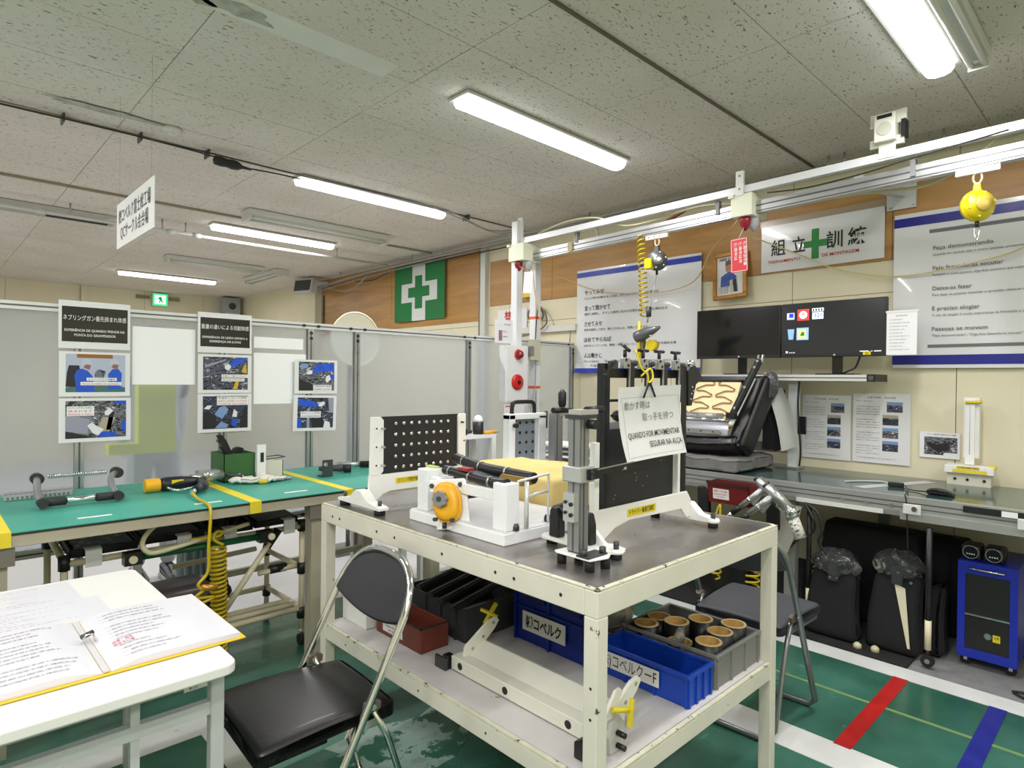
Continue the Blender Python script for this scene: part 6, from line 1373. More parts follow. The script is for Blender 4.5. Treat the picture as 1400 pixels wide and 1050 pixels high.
for x, z in ((2.09,1.43),(2.085,1.405),(2.10,1.415),(2.08,1.385)): M().cyl((x,YC-.022,z), (x,YC-.0195,z), .004, n=8).build('rivet', alu, K_)
M().lathe([(.012,0),(.018,.01),(.012,.024)], (2.075,YC-.02,1.505), n=10).build('chrome_nut', chrome, K_)
M().tube([(1.62,YC+.02,1.385),(1.70,YC+.02,1.385),(1.71,YC+.02,1.36),(1.71,YC+.02,1.24)], .005, 6).build('black_rod', black, K_); M().cyl((1.65,YC+.02,1.335), (1.72,YC+.02,1.335), .005, n=6).build('black_rod', black, K_)
M().lathe([(.003,-.02),(.016,-.014),(.02,0),(.016,.014),(.003,.02)], (1.672,YC+.01,1.335), (0,1,0), 14).build('ball_knob', black, K_)
m = M(); r_ = random.Random(2)
for k in range(12):
    x, z = 1.63+.30*r_.random(), 1.06+.2*r_.random(); m.cyl((x,YC-.001,z), (x,YC,z), .0022, n=6)
m.build('pin_marks', mat('pinmark', (150,150,146), .6), K_)
# sheet with bilingual handling note clipped on a yellow cord
N_ = thing('notice_sheet', 'curling white note in two languages clipped to the black clamp frame with a black clip', 'paper', (1.75, 1.14, 1.19))
def note(u, v, e=0):
    x0, x1 = 1.548+.055*(1-v), 1.882+.048*(1-v); z = 1.193+.012*u*0+v*.236+.010*u*v-.0*(1-v)
    z += (1-v)*(.012*u)
    return Vector((x0+(x1-x0)*u, 1.135+.018*math.sin((1-v)*2.6+.2)-.022*u+.012*math.sin(u*2.5)-e, z))
M().grid(note, 14, 14).build('sheet', mat('note_paper', (232,232,232), .5), N_)
class Cv:
    n = Vector((0,-1,0))
    def at(s, x, y, d=0): return note(x, y, d)
cv = Cv(); m = ML()
m.text('動かす時は', cv, .09, .70, .085, .42, .0025, .0); m.text('取っ手を持つ', cv, .38, .53, .085, .50, .0025, .0)
m.build('lettering', mat('grey_print', (120,122,126), .6), N_, recalc=False)
m = ML(); m.text('QUANDO FOR MOVIMENTAR', cv, .11, .30, .082, .84, .0025, .004); m.text('SEGURAR NA ALÇA', cv, .44, .155, .082, .52, .0025, .004)
m.build('lettering', ink, N_, recalc=False)
m = M()
for (a, b, c_, d) in ((.04,.96,.855,.858),(.04,.96,.05,.053),(.04,.044,.05,.857),(.956,.96,.05,.857)):
    m.grid(lambda u, v: note(a+(b-a)*u, c_+(d-c_)*v, .002), 12, 1)
m.build('border_line', inkg, N_, recalc=False)
cp_ = note(.47,.99)
M().tube([cp_+Vector((-.030,-.006,-.035)), cp_+Vector((-.004,-.008,.012)), cp_+Vector((.004,-.008,.012)), cp_+Vector((.036,-.006,-.032))], .0035, 6).build('binder_clip', black, N_)
M().tube(smooth_path([cp_+Vector((0,-.002,.01)), cp_+Vector((.0,0,.04)), cp_+Vector((-.02,.01,.06)), cp_+Vector((-.03,.02,.10)), cp_+Vector((-.035,.03,.12))], 4), .003, 6).tube(smooth_path([cp_+Vector((0,-.002,.01)), cp_+Vector((.03,0,.03)), cp_+Vector((.03,.01,.06)), cp_+Vector((-.02,.01,.035))], 4), .0035, 6).build('yellow_cord', yellow, N_)
# ---- height gauge column in front
G_ = thing('slide_gauge', 'grey aluminium column gauge with a black sliding arm on its own white foot plate', 'gauge', (1.38, 1.16, TZ))
def prof2(x, y, z0, z1, w_, n_='column_profile', par=None, m0=alu):
    m = M().box(x-w_/2, x+w_/2, y-w_/2, y+w_/2, z0, z1); m.m(1)
    m.box(x-.003, x+.003, y-w_/2-.0006, y-w_/2, z0, z1).box(x-w_/2-.0006, x-w_/2, y-.003, y+.003, z0, z1).box(x-w_/2+.004, x-w_/2+.006, y-w_/2-.0006, y-w_/2, z0, z1)
    return m.build(n_, [m0, aludk], par or G_)
gcol = mat('gauge_alu', (156,158,160), .35, .7)
prof2(1.377, 1.15, .962, 1.34, .042, m0=gcol); prof2(1.415, 1.175, 1.0, 1.35, .025, m0=gcol)
M().box(1.345, 1.41, 1.115, 1.185, 1.16, 1.205).build('slider', mat('slider_alu', (196,198,198), .3, .6), G_, bevel=.003)
M().box(1.372, 1.43, 1.108, 1.118, 1.168, 1.198).build('black_block', black, G_); M().bar((1.41,1.11,1.186), (1.60,1.115,1.193), .006, .014).build('pointer_arm', black, G_); M().bar((1.41,1.108,1.195), (1.60,1.113,1.202), .004, .003).build('scale_strip', alu, G_)
P = Pl((1.535,1.1115,1.182), (1,0,.03), (0,0,1)); M().text('MAX', P, 0, 0, .008, .022, .001, .02).build('lettering', inkw, G_)
for z in (1.175,1.19): M().cyl((1.385,1.104,z), (1.385,1.108,z), .006, n=8).build('screw', dkgrey, G_)
M().box(1.335, 1.362, 1.13, 1.17, 1.05, 1.13).build('side_block', mat('slider_alu', (196,198,198), .3, .6), G_); 
for dz in (.02,.05): M().cyl((1.330,1.14,1.05+dz), (1.336,1.14,1.05+dz), .006, n=8).build('screw', black, G_); M().cyl((1.330,1.16,1.05+dz+.005), (1.336,1.16,1.05+dz+.005), .005, n=8).build('screw', black, G_)
M().box(1.35, 1.43, 1.125, 1.18, 1.34, 1.352).build('top_cap', dkgrey, G_); M().cyl((1.395,1.13,1.325), (1.395,1.10,1.325), .014, n=12).build('lock_knob', black, G_); M().cyl((1.41,1.15,1.363), (1.52,1.18,1.363), .011).build('black_tube', black, G_)
M().box(1.36,1.44,1.13,1.175,1.352,1.366).build('top_bracket', mat('slider_alu', (196,198,198), .3, .6), G_)
M().prism([(1.335,1.07),(1.40,1.055),(1.435,1.075),(1.435,1.20),(1.345,1.21),(1.335,1.195)], 'z', .951, .957).build('foot_plate', jwhite, G_, bevel=.003)
M().box(1.335, 1.42, 1.075, 1.12, .957, .962).build('steel_plate', dkgrey, G_)
M().box(1.358,1.398,1.13,1.17,.957,.985).build('column_foot', dkgrey, G_)
for x, y in ((1.352,1.085),(1.41,1.075),(1.355,1.19),(1.42,1.18)): M().cyl((x,y,ZT2), (x,y,.951), .014, n=10).build('rubber_foot', blackr, G_)
for x, y in ((1.41,1.085),(1.345,1.10)): M().cyl((x,y,.962), (x,y,.978), .010, n=8).build('bolt', dkgrey, G_)
for x, y in ((1.484,1.325),(1.487,1.20)):
    o = M().prism([(-.022,.95),(.022,.95),(.020,1.01),(.010,1.045),(-.010,1.045),(-.020,1.01)], 'x', 0, .034).build('black_grip', black, K_, bevel=.006)
    o.location = Vector((x-.017, y, 0))
M().cyl((1.488,1.32,1.035), (1.487,1.20,1.035), .007, n=8).build('grip_bar', dkgrey, K_)

# ---- lower shelf
SZ1 = SZ+.0015
def openbox(x0,x1,y0,y1,z0,z1,t_,m_,n_,par):
    m = M().box(x0,x1,y0,y1,z0,z0+t_)
    for a in ((x0,x0+t_,y0,y1),(x1-t_,x1,y0,y1),(x0+t_,x1-t_,y0,y0+t_),(x0+t_,x1-t_,y1-t_,y1)): m.box(*a, z0+t_, z1)
    return m.build(n_, m_, par, bevel=.0015)
t = thing('steel_box', 'open white scuffed box at the left end of the lower shelf', 'box', (1.4, 2.34, SZ1))
openbox(1.345,1.465,2.245,2.44,SZ1,.517,.003,white,'box_shell',t); M().box(1.35,1.46,2.25,2.435,.50,.505).build('paper_inside', mat('pulp', (190,186,170), .9), t)
for a in ((1.343,1.467,2.243,2.247),(1.343,1.467,2.438,2.442),(1.343,1.347,2.243,2.442),(1.463,1.467,2.243,2.442)): M().box(*a,.514,.519).build('dark_rim', dkgrey, t)
t = thing('steel_box', 'red brown steel box with a white label on the lower shelf', 'box', (1.44, 2.05, SZ1))
openbox(1.375,1.505,1.905,2.215,SZ1,.505,.003,redbrown,'box_shell',t)
for a in ((1.373,1.507,1.903,1.907),(1.373,1.507,2.213,2.217),(1.373,1.377,1.903,2.217),(1.503,1.507,1.903,2.217)): M().box(*a,.502,.508).build('dark_rim', mat('rim_dk', (44,36,34), .5), t)
P = Pl((1.3735, 2.165, SZ1+.018), (0,-1,0), (0,0,1)); M().rect(P, 0, .14, 0, .062, .0).build('white_label', label, t)
m = M().text('端材・試験片入', P, .07, .042, .011, .115, .001, .01, 'CENTER').text('CAIXA DE PEÇAS', P, .07, .023, .008, .11, .001, .01, 'CENTER').text('DE TESTE', P, .07, .007, .008, .06, .001, .01, 'CENTER'); m.build('lettering', mat('ink_brown', (110,70,64), .5), t, recalc=False)
t = thing('parts_crate', 'black plastic crate with seat rails laid across it in the shadow of the lower shelf', 'crate', (1.7, 2.1, SZ1))
bkc = mat('crate_black', (58,60,62), .5)
openbox(1.56,1.98,1.87,2.28,SZ1,.545,.005,bkc,'crate_shell',t)
for y in (1.92,2.02,2.12): M().box(1.553,1.56,y,y+.012,SZ1,.54).build('rib', bkc, t)
for k, (y, dz) in enumerate(((1.93,.0),(2.0,.012),(2.07,.02),(2.15,.03))):
    s_ = thing('black_seat_rail', ['front black seat rail laid over the black crate','second black seat rail laid over the black crate','third black seat rail laid over the black crate','rearmost black seat rail laid over the black crate'][k], 'rail', (1.7, y, .545), 'black rails on the crate')
    M().bar((1.50,y-.05,.558+dz), (1.95,y+.06,.578+dz), .030, .016).build('rail_body', mat('rail_blk', (48,48,48), .4, .3), s_); M().bar((1.50,y-.05,.568+dz), (1.9,y+.05,.586+dz), .010, .004).build('rail_slot', dkgrey, s_)
t = thing('parts_crate', 'dark grey crate standing between the red brown box and the blue crate', 'crate', (1.6, 1.82, SZ1))
openbox(1.52,1.60,2.29,2.43,SZ1,.60,.004,bkc,'crate_shell',t); M().box(1.525,1.595,2.30,2.40,.60,.605, rot('Y',12)).build('folded_paper', paper, t)
# seat-track beam
t = thing('seat_beam', 'long cream steel beam with three black holes and end brackets lying on the lower shelf', 'beam', (1.45, 1.45, SZ1))
bmw = mat('beam_cream', (226,226,212), .4, chip=(120,112,96), chs=16, cht=.72)
M().box(1.385, 1.435, 1.06, 1.735, SZ1+.004, SZ1+.052).build('front_tube', bmw, t, bevel=.003)
M().prism([(1.435,SZ1+.02),(1.435,SZ1+.052),(1.505,SZ1+.085),(1.52,SZ1+.08),(1.52,SZ1+.004),(1.46,SZ1+.004)], 'y', 1.08, 1.70).build('rear_channel', bmw, t)
for y in (1.685, 1.455, 1.185): M().cyl((1.3838,y,SZ1+.028), (1.3852,y,SZ1+.028), .0125, n=16).build('black_hole', black, t)
M().box(1.37, 1.40, 1.742, 1.765, SZ1, SZ1+.05).build('end_block', black, t); M().box(1.362,1.372,1.74,1.80,SZ1,SZ1+.042).build('end_plate', dkgrey, t)
for y, s in ((1.70,1),(1.07,-1)):
    M().prism([(1.41,SZ1+.05),(1.46,SZ1+.04),(1.56,SZ1+.115),(1.58,SZ1+.14),(1.565,SZ1+.155),(1.53,SZ1+.15),(1.42,SZ1+.085)], 'y', y-.006, y+.006).build('end_bracket', bmw, t, bevel=.002)
    for a, b in ((1.45,.07),(1.50,.10),(1.55,.138)): M().cyl((a,y-.008,SZ1+b), (a,y-.0055,SZ1+b), .006, n=10).build('rivet', alu, t)
M().bar((1.53,1.72,SZ1+.13), (1.60,1.735,SZ1+.185), .012).bar((1.545,1.76,SZ1+.17), (1.575,1.70,SZ1+.15), .010).build('yellow_t_clip', yellow, t)
t2 = thing('yellow_clamp', 'yellow toggle clamp and grey bracket at the near end of the cream beam', 'clamp', (1.45, 1.02, SZ1))
M().prism([(1.39,SZ1+.0),(1.45,SZ1+.0),(1.46,SZ1+.07),(1.43,SZ1+.10),(1.40,SZ1+.09),(1.385,SZ1+.05)], 'y', 1.035, 1.05).build('grey_bracket', mat('brk', (190,190,182), .45), t2, bevel=.002)
for z in (.02,.055): M().cyl((1.42,1.033,SZ1+z), (1.42,1.006,SZ1+z), .008, n=10).build('black_bolt', black, t2)
M().cyl((1.39,1.03,SZ1+.13), (1.44,1.012,SZ1+.12), .008, n=8).build('yellow_pin', yellow, t2); M().bar((1.455,1.01,SZ1+.145), (1.44,1.006,SZ1+.075), .013).build('yellow_bar', yellow, t2)
M().prism([(1.36,SZ1+.10),(1.40,SZ1+.10),(1.45,SZ1+.155),(1.44,SZ1+.17),(1.42,SZ1+.168)], 'y', 1.038, 1.048).build('upper_lug', bmw, t2)
o = M().prism([(1.02,SZ1),(1.10,SZ1),(1.10,SZ1+.045),(1.08,SZ1+.055),(1.03,SZ1+.05)], 'x', 1.31, 1.345).build('black_block', black, bevel=.004); tag(o, 'black block on the shelf at the near leg, left of the cream beam', 'block')
# blue crate, blue tray, grey tray
def crate(lab, x0,x1,y0,y1,h,m_,txt,tx,tl,ribs=True,rim=.012):
    t = thing('plastic_crate', lab, 'crate', ((x0+x1)/2,(y0+y1)/2,SZ1)); z1 = SZ1+h
    openbox(x0+.006,x1-.006,y0+.006,y1-.006,SZ1,z1,.004,m_,'crate_shell',t)
    for a in ((x0-.002,x1+.002,y0-.002,y0+rim),(x0-.002,x1+.002,y1-rim,y1+.002),(x0-.002,x0+rim,y0+rim,y1-rim),(x1-rim,x1+.002,y0+rim,y1-rim)): M().box(*a, z1-.012, z1).build('rim', m_, t, bevel=.002)
    if ribs:
        n_ = max(2, int((y1-y0)/.12)); 
        for k in range(n_+1):
            y = y0+.01+(y1-y0-.02)*k/n_; M().box(x0, x0+.007, y-.004, y+.004, SZ1, z1-.01).build('rib', m_, t)
        for k in range(4):
            x = x0+.012+(x1-x0-.024)*k/3; M().box(x-.004, x+.004, y0, y0+.007, SZ1, z1-.01).build('rib', m_, t)
    return t
t = crate('tall blue crate with a white Japanese label in the middle of the lower shelf', 1.75,1.86,1.40,1.80,.255,bluedk,'',0,0,False)
for a in ((1.44,1.56),(1.62,1.74)):
    M().box(1.744,1.75,a[0],a[1],SZ1+.17,SZ1+.215).build('grip_recess', mat('recess_blue', (10,28,96), .5), t)
for y in (1.42,1.6,1.78): M().box(1.746,1.752,y-.006,y+.006,SZ1,SZ1+.25).build('rib', bluedk, t)
M().box(1.746,1.752,1.41,1.79,SZ1+.135,SZ1+.143).build('rib', bluedk, t)
P = Pl((1.7445, 1.735, SZ1+.050), (0,-1,0), (0,0,1)); M().rect(P, 0, .225, .0, .075, .0).build('white_label', label, t); M().text('㈱コベルク', P, .112, .018, .036, .185, .001, .03, 'CENTER').build('lettering', ink, t)
t = crate('empty low blue tray with a Japanese label at the right front of the lower shelf', 1.765,1.925,1.012,1.385,.105,blueplas,'',0,0)
P = Pl((1.7635, 1.375, SZ1+.030), (0,-1,0), (0,0,1)); M().rect(P, 0, .255, .0, .055, .0).build('white_label', label, t); M().text('(株)コベルクーF', P, .128, .010, .036, .235, .001, .0, 'CENTER').build('lettering', ink, t)
t = crate('grey crate holding upright cardboard tubes at the right end of the lower shelf', 1.945,2.275,1.012,1.40,.115,greyplas,'',0,0)
tc = [(1.995,1.325,.125),(2.06,1.235,.14),(2.175,1.20,.13),(2.22,1.09,.13),(2.115,1.09,.13),(2.005,1.075,.13),(2.10,1.335,.12),(1.99,1.18,.10)]
pos = ['at the far left corner','behind the front left one','in the far row middle','at the right end','second from the right end','front left, nearest','at the far back','sunk low on the left']
for (x, y, h), ps in zip(tc, pos):
    q = thing('cardboard_tube', 'black cardboard tube with kraft rim in the grey crate, '+ps, 'tube', (x,y,SZ1+.006), 'tubes in the grey crate')
    M().ring((x,y,SZ1+.006), (x,y,SZ1+h), .0455, .0395, 24).build('outer_wall', black, q)
    M().ring((x,y,SZ1+.01), (x,y,SZ1+h+.001), .0394, .037, 24).build('kraft_lining', kraft, q); M().ring((x,y,SZ1+h), (x,y,SZ1+h+.003), .0458, .037, 24).build('kraft_rim', kraftrim, q)
o = M().box(1.96,2.26,1.03,1.385,SZ1+.006,SZ1+.012).build('black_liner', black); tag(o, 'black liner on the bottom of the grey crate', 'liner')
o = M().lathe([(.018,0),(.02,.02),(.014,.04),(.006,.05)], (1.99,1.18,SZ1+.10), n=14).build('glass_bulb', mat('clear_glass', (220,220,220), .05, trans=.8)); tag(o, 'small clear glass stopper in a tube of the grey crate', 'glass')
t = thing('plastic_bag', 'crumpled clear plastic bag behind the tubes on the lower shelf', 'bag', (2.05,1.6,SZ1))
M().grid(crump(2.06,1.60,SZ1+.125,.13,.16,.115,9), 26, 16, False).build('bag_film', mat('bag_film', (196,196,190), .25, bump=.8, bs=35, trans=.45), t)

# ================================================================== second cart behind the table
ct = thing('parts_cart', 'white steel cart standing behind the tool table', 'cart', (2.9, 2.8, 0))
M().box(2.45,3.35,2.52,3.02,.87,.90).build('cart_top', white, ct)
for x in (2.48,3.32):
    for y in (2.55,2.99): M().box(x-.02,x+.02,y-.02,y+.02,0,.87).build('leg', white, ct)
M().box(2.46,3.34,2.53,3.01,.38,.40).build('lower_shelf', white, ct)
E_ = thing('fixture_stand', 'white frame with grey perforated plate and black handle behind the foam', 'fixture', (2.77,2.75,.90))
M().box(2.605,2.655,2.72,2.78,.902,1.235).build('side_bar', jw, E_, bevel=.004); M().box(2.865,2.93,2.72,2.78,.902,1.225).build('side_bar', jw, E_, bevel=.004)
M().box(2.605,2.93,2.72,2.78,1.205,1.24).build('top_bar', jw, E_, bevel=.004)
M().box(2.655,2.865,2.76,2.77,.92,1.205).build('perforated_plate', mat('plate_bluegrey', (124,132,140), .5), E_)
h0 = M().cyl((0,0,0), (0,-.002,0), .0095, n=12).build('plate_hole', black, E_); h0.data.transform(Matrix.Translation((2.77,2.75,.90)))
L_ = [(2.675+.057*i-2.77, .0095, 1.18-.062*j-.90) for i in range(4) for j in range(5)]
h0.location = L_[0]; inst(h0, E_, L_[1:])
M().tube(smooth_path([(2.65,2.75,1.24),(2.655,2.75,1.295),(2.68,2.75,1.31),(2.75,2.75,1.312),(2.82,2.75,1.31),(2.845,2.75,1.295),(2.85,2.75,1.24)], 5), .013, 8).build('black_handle', black, E_)
M().cyl((2.64,2.715,1.17), (2.64,2.69,1.17), .014, n=10).build('side_knob', black, E_); M().cyl((2.95,2.74,1.14), (2.95,2.74,1.25), .01, n=8).build('black_pin', black, E_)
F_ = thing('fixture_stand', 'aluminium column jig with black upright grip behind the foam', 'fixture', (2.9,2.6,.90))
m = M().box(2.845,2.895,2.57,2.62,.902,1.245); m.m(1).box(2.866,2.874,2.569,2.5705,.902,1.245); m.build('column', [gcol, aludk], F_)
m = M().box(2.915,2.955,2.60,2.64,.902,1.245); m.build('column', gcol, F_)
M().cyl((2.85,2.59,1.262), (3.02,2.59,1.258), .018).build('black_tube', black, F_); M().box(2.88,3.06,2.575,2.61,1.225,1.245).build('alu_arm', alu, F_)
M().lathe([(.018,0),(.026,.02),(.026,.09),(.018,.10),(.010,.112)], (2.935,2.59,1.28), n=14).build('black_grip', black, F_)
M().box(2.83,3.08,2.55,2.66,.902,.915).build('base', dkgrey, F_)
S_ = thing('frame_shelf', 'white thin framed shelf carrying a bottle beside the perforated board', 'shelf', (2.6,3.25,0))
M().box(2.30,2.935,3.2,3.45,1.045,1.07).build('shelf_board', white, S_)
for x in (2.32, 2.915): 
    for y in (3.22,3.43): M().box(x-.02,x+.02,y-.02,y+.02,0,1.045).build('leg', white, S_)
t = thing('bottle', 'black bottle with white cap on the white framed shelf', 'bottle', (2.81,3.24,1.07)); M().lathe([(.036,0),(.038,.01),(.038,.085)], (2.81,3.25,1.071), n=18).build('bottle_body', black, t); M().lathe([(.034,.085),(.032,.10),(.022,.125),(.006,.132)], (2.81,3.25,1.071), n=18).build('white_cap', label, t)
t = thing('orange_tool', 'orange handled tool lying at the end of the white framed shelf', 'tool', (2.9,3.22,1.07)); M().cyl((2.83,3.215,1.083), (2.945,3.215,1.083), .012).build('orange_handle', yorange, t); M().cyl((2.945,3.215,1.083), (2.97,3.215,1.083), .005).build('tip', alu, t)
t = thing('black_knob_tool', 'dark lumpy tool lying on the white framed shelf beside the bottle', 'tool', (2.7,3.25,1.07)); M().rbox(2.64,2.70,3.22,3.28,1.071,1.115,.012,2).build('tool_body', black, t); M().cyl((2.70,3.25,1.09), (2.745,3.25,1.09), .014).build('tool_nose', dkgrey, t)
t = thing('side_shelf', 'stack of pale metal trays on the white cart beside the aluminium column', 'trays', (3.2,2.7,.9))
for k in range(4): M().box(3.1,3.33,2.56,2.98,.902+.035*k,.914+.035*k).build('tray_sheet', [alu, white][k % 2], t)
for x in (3.105,3.32): M().box(x-.005,x+.005,2.56,2.575,.902,1.03).build('tray_upright', aludk, t)

# ================================================================== folding chairs (local: faces -x)
def chair(lab, loc, rz, seatm, tubem, backm):
    t = thing('folding_chair', lab, 'chair', (0,0,0)); hw = .222
    # one bent tube: front legs, backrest loop and floor bar
    top = Vector((.275,0,.86)); foot = Vector((-.15,0,.014)); d_ = (top-foot)
    def on(z): return foot+d_*((z-.014)/.846)
    ar = []
    for i in range(1, 20):
        a = PI*i/20; c_, s_ = math.cos(a), math.sin(a); k = (abs(c_)**2.5+abs(s_)**2.5)**(-1/2.5)
        ar.append(on(.69+.17*s_*k)+Vector((0,hw*c_*k,0)))
    left = [on(z)+Vector((0,hw,0)) for z in (.05,.25,.45,.60,.68)]; right = [on(z)+Vector((0,-hw,0)) for z in (.68,.60,.45,.25,.05)]
    bar_ = [foot+Vector((-.004,y,0)) for y in (-hw+.035,0,hw-.035)]
    M().tube(left+ar+right+bar_, .0125, 10, closed=True).build('front_frame', tubem, t)
    rz_ = [(.10,.475),(.16,.36),(.262,.06)]
    rl = [Vector((x,hw-.022,z)) for x, z in rz_]; rr_ = [Vector((x,-hw+.022,z)) for x, z in rz_[::-1]]
    M().tube(rl+[Vector((.272,hw-.05,.013)), Vector((.272,0,.013)), Vector((.272,-hw+.05,.013))]+rr_, .0105, 10).build('rear_frame', tubem, t)
    for s in (-1,1):
        M().prism([(.075,.460),(.10,.452),(.13,.458),(.132,.48),(.11,.49),(.08,.485)], 'y', s*(hw-.016)-.009, s*(hw-.016)+.009).build('hinge_bracket', mat('hinge_brown', (120,112,100), .4, .5), t, bevel=.003)
        M().cyl((.10,s*(hw+.003),.475), (.10,s*(hw+.006),.475), .009, n=10).build('rivet', chrome, t)
        M().bar((-.20,s*(hw-.02),.40), (.13,s*(hw-.02),.42), .006, .022).build('seat_rail', tubem, t)
    def sf(v):
        u = (v.x+.235)/.43; w_ = 1-.10*u; z = v.z
        z += .012*math.cos(v.y/.2*1.4)*(.5 if v.z > .44 else 0)+.01*math.sin(u*PI) if v.z > .44 else 0
        return Vector((v.x, v.y*w_, z+.02*(1-u) if 0 else z))
    M().rbox(-.235, .195, -.215, .215, .405, .452, .026, 4, sf, 6).build('seat', seatm, t)
    def back(u, v, e=0):
        a = (u-.5)*2; half = hw-.012
        zt = .69+.158*max(0, 1-abs(a)**2.5)**(1/2.5); zb = .668+.035*a*a-.0*(1-a*a)
        zz = zb+(max(zt, zb+.002)-zb)*v
        p = on(zz); return Vector((p.x+.022*(1-a*a)+e, a*half, zz))
    M().grid(lambda u, v: back(u, v, -.012), 18, 12).grid(lambda u, v: back(u, v, .014), 18, 12).build('backrest', backm, t)
    ed = [(u/18, 0) for u in range(19)]+[(1, v/12) for v in range(13)]+[(1-u/18, 1) for u in range(19)]+[(0, 1-v/12) for v in range(13)]
    M().tube([back(a, b, .001) for a, b in ed], .0125, 6, closed=True).build('backrest_edge', backm, t)
    t.location = loc; t.rotation_euler = (0,0,rz); return t
chair('chrome folding chair with black vinyl seat between the desk and the tool table', (.895,1.825,0), math.radians(-3), vinyl, chrome, mat('back_vinyl', (44,45,50), .5))
chair('grey framed folding chair with charcoal seat on the far side of the tool table', (2.73,1.245,0), PI+math.radians(2), vinylg, mat('tube_grey', (140,146,146), .3, .7), vinylg)

# ================================================================== white desk
DZ = .72
dk = thing('desk', 'white desk with grey metal legs at the left edge of the picture', 'desk', (-.1, 2.15, 0))
dwm = mat('desk_white', (226,226,221), .42)
def rrect(x0,x1,y0,y1,r): 
    o_ = []
    for cx, cy, a0 in ((x1-r,y1-r,0),(x0+r,y1-r,90),(x0+r,y0+r,180),(x1-r,y0+r,270)):
        for k in range(6): a = math.radians(a0+k*18); o_.append((cx+r*math.cos(a), cy+r*math.sin(a)))
    return o_
M().prism(rrect(-.75,.602,1.62,2.68,.035), 'z', DZ-.028, DZ).build('desk_top', dwm, dk, bevel=.005, seg=3)
dg = mat('desk_grey', (190,194,194), .4, .1)
for x in (-.70, .555):
    for y in (1.70, 2.60): M().box(x, x+.034, y-.017, y+.017, .012, DZ-.028).build('leg', dg, dk, bevel=.004); M().cyl((x+.017,y,0), (x+.017,y,.012), .02).build('foot', blackr, dk)
for y in (1.70, 2.60):
    M().box(-.67, .56, y-.014, y+.014, DZ-.06, DZ-.028).build('rail', dg, dk); M().box(-.67, .555, y-.012, y+.012, .575, .608).build('rail', dg, dk)
for x in (-.685, .572): M().box(x-.012, x+.012, 1.717, 2.583, DZ-.06, DZ-.028).build('rail', dg, dk)
M().box(.375,.395,1.69,1.71,.0,.66).build('middle_bar', dg, dk)
P = Pl((.49,1.6835,.655), (1,0,0), (0,0,1)); M().slab(P, 0, .055, 0, .014, 0, .003).build('maker_tag', label, dk); M().text('● 2020', P, .012, .004, .006, .02, .004).build('lettering', inkg, dk)
# papers
z_ = DZ+.001
pq = mat('binder_paper', (222,222,228), .28, coat=.25)
def dpaper(x0,x1,y0,y1,z,lab,ang,lines,seed):
    P = Pl((x0,y0,z), (math.cos(ang),math.sin(ang),0), (-math.sin(ang),math.cos(ang),0)); s = M().slab(P, 0, x1-x0, 0, y1-y0, -.0006, .0003).build('paper_sheet', pq); tag(s, lab, 'paper')
    r = random.Random(seed); m = M(); k = 0; y = (y1-y0)-.03
    while y > .02:
        m.text('作業者は必ず手順を守り安全に作業する事を確認しチェックを記入'[:18+int(r.random()*12)], P, .02, y, .0055, (x1-x0)*(.5+.35*r.random()), .0009); y -= .021; k += 1
    stuff(m.build('lettering', inkl, s, recalc=False)); return P, s
dpaper(-.12,.40,2.36,2.64,z_,'large printed sheet lying flat at the far side of the desk',.03,0,1)
dpaper(-.10,.44,2.12,2.42,z_+.001,'printed sheet lying between the far sheet and the open binder',.0,0,2)
bd = thing('open_binder', 'open yellow ring binder with printed pages lying on the desk', 'binder', (.34, 1.97, DZ+.003))
M().box(.0, .335, 1.752, 2.19, DZ+.0025, DZ+.0055).build('cover', mat('binder_yellow', (232,196,40), .4), bd); M().box(.345, .668, 1.752, 2.19, DZ+.0025, DZ+.0055).build('cover', mat('binder_yellow', (232,196,40), .4), bd); M().box(.335,.345,1.752,2.19,DZ+.0025,DZ+.004).build('spine', mat('binder_yellow', (232,196,40), .4), bd)
def page(x0, x1, s):
    def f(u, v):
        h = (.020*math.sin(min(1, (u if s > 0 else 1-u)*3.2)*PI/2)-(.008*(u if s > 0 else 1-u)))
        return Vector((x0+(x1-x0)*u, 1.762+.415*v, DZ+.0065+max(0, h)))
    return f
for (a, b, s) in ((.005,.332,-1),(.350,.655,1)):
    f = page(a, b, s); M().grid(f, 18, 4).build('page_block_top', pq, bd)
    m = M(); n = 18
    for v in (0, 1):
        vs = [f(i/n, v) for i in range(n+1)]+[Vector((f(i/n, v).x, f(i/n, v).y, DZ+.006)) for i in range(n+1)]
        m.faces(vs, [(i, i+1, n+2+i, n+1+i) for i in range(n)])
    u = 1 if s > 0 else 0; vs = [f(u,0), f(u,1), Vector((f(u,1).x, f(u,1).y, DZ+.006)), Vector((f(u,0).x, f(u,0).y, DZ+.006))]; m.faces(vs, [(0,1,2,3)])
    m.build('page_edges', mat('page_edge', (214,214,226), .5), bd)
    class Cp:
        n = Vector((0,0,1))
        def __init__(q, f): q.f = f
        def at(q, x, y, d=0):
            return q.f(x, y)+Vector((0,0,d))
    cpp = Cp(f)
    m = M(); r = random.Random(int(a*100)); 
    for k in range(14):
        y = .90-.062*k
        if k in (3, 9): continue
        m.text('一部品の固定手順と確認方法 注意'[:7+int(r.random()*8)], cpp, .36 if s < 0 else .12, y, .016, (.25+.3*r.random()), .0012)
    stuff(m.build('lettering', mat('pageink', (110,110,118), .5), bd, recalc=False))
    if s > 0: M().text('注意：指を', cpp, .10, .36, .028, .16, .0016, .01).text('挟まない事', cpp, .10, .31, .028, .16, .0016, .01).build('red_lettering', mat('red_light', (206,110,116), .5), bd, recalc=False)
    else:
        for y in (.60, .36):
            M().grid(lambda u, v: f(.03+.27*u, y+.18*v)+Vector((0,0,.001)), 4, 2).build('photo_print', mat('grey_photo', (168,168,172), .3, var=.12, vs=40), bd)
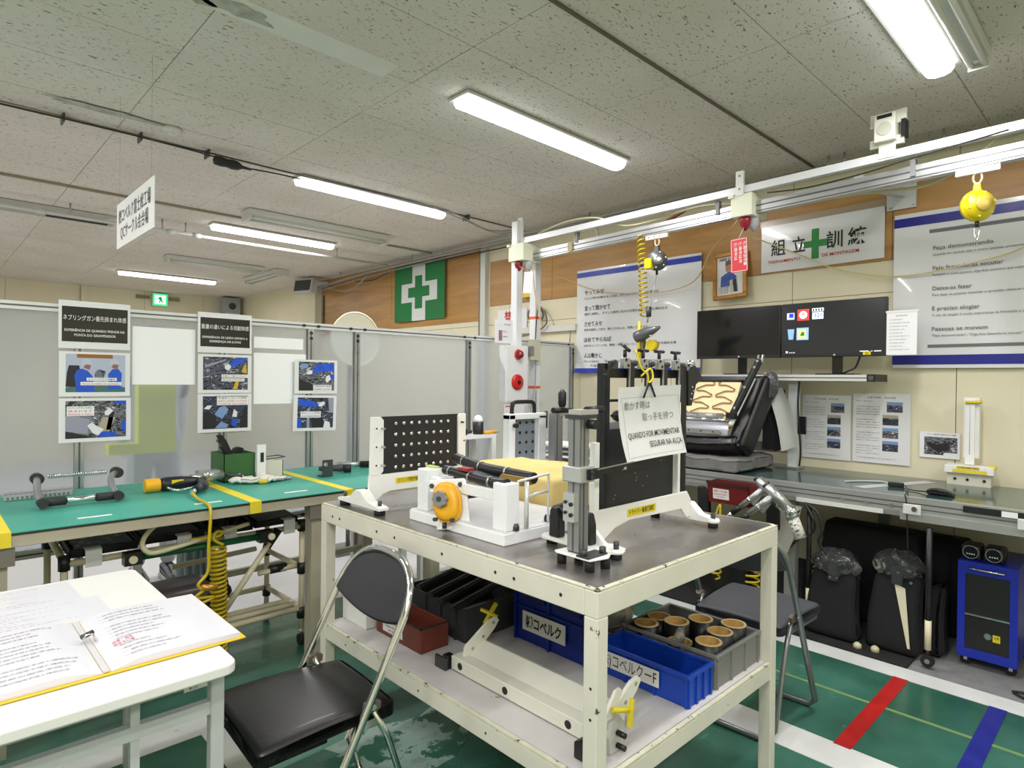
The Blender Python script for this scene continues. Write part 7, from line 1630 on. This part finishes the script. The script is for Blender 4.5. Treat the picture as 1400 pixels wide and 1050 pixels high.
M().box(.333,.347,1.765,2.175,DZ+.006,DZ+.010).build('ring_bar', mat('ringbar', (206,206,208), .3), bd)
M().cyl((.325,1.985,DZ+.028), (.352,2.0,DZ+.030), .007, n=8).build('ring_lever', dkgrey, bd); M().tube([(.325+.03*(1-math.cos(a))/2,1.98,DZ+.012+.022*math.sin(a)) for a in [PI*i/8 for i in range(9)]], .0025, 6).build('ring', chrome, bd)

# ================================================================== sub-parts: small pieces hang on the part they belong to
def stem(o): return o.name.split('.')[0]
HOST = {'lettering': ('yellow_label','white_label','white_patch','sign_board','sheet','yellow_sticker','maker_tag','white_label','caption_strip'),
        'brush_lettering': ('sheet',), 'red_lettering': ('sheet','page_block_top'), 'caption_lettering': ('caption_strip',), 'photo_print': ('page_block_top',),
        'knob_cap': ('knob',), 'case_rim': ('retractor_case',), 'lamp_ring': ('panel_door',), 'red_lamp': ('panel_door',), 'push_button': ('call_ring',), 'call_ring': ('panel_door',),
        'lock_core': ('lock_ring',), 'lock_ring': ('door_panel',), 'yellow_sticker': ('door_panel','screen'), 'lens': ('lens_ring',), 'led_dots': ('lens_ring',), 'backrest_edge': ('backrest',),
        'kraft_rim': ('kraft_lining',), 'taskbar_marks': ('screen',), 'wire_spring': ('cream_foam',), 'power_mark': ('casing',), 'grip_ring': ('handle',), 'hub_cap': ('drum',), 'piping': ('seat',),
        'strap_ring': ('black_roll',), 'border_line': ('sheet',), 'green_cross': ('sheet','white_cross'), 'blue_band': ('sheet',), 'grey_band': ('sheet',), 'rail_slot': ('rail_body',)}
for n in ('icon_computer','icon_clock','icon_calendar','calendar_top','calendar_teeth','calendar_digits','icon_bin','icon_selected','icon_sheet','icon_green','icon_screen','clock_face','clock_hand'): HOST[n] = ('screen',)
def bbc(o): 
    c = [Vector(v) for v in o.bound_box]; s_ = Vector((0,0,0))
    for v in c: s_ += v
    return s_/8
kids = {}
for o in bpy.data.objects:
    if o.parent: kids.setdefault(o.parent.name, []).append(o)
moves = []
for r in [o for o in bpy.data.objects if o.parent is None]:
    ch = kids.get(r.name, [])
    for o in ch:
        if stem(o) in HOST and o.type == 'MESH' and o.location.length < 1e-6:
            c = [p for p in ch if p is not o and stem(p) in HOST[stem(o)] and p.location.length < 1e-6 and p.name not in kids]
            if c: moves.append((o, min(c, key=lambda p: (bbc(p)-bbc(o)).length)))
hosts = {p.name for _, p in moves}
for o, p in moves:
    if o.name not in hosts: o.parent = p
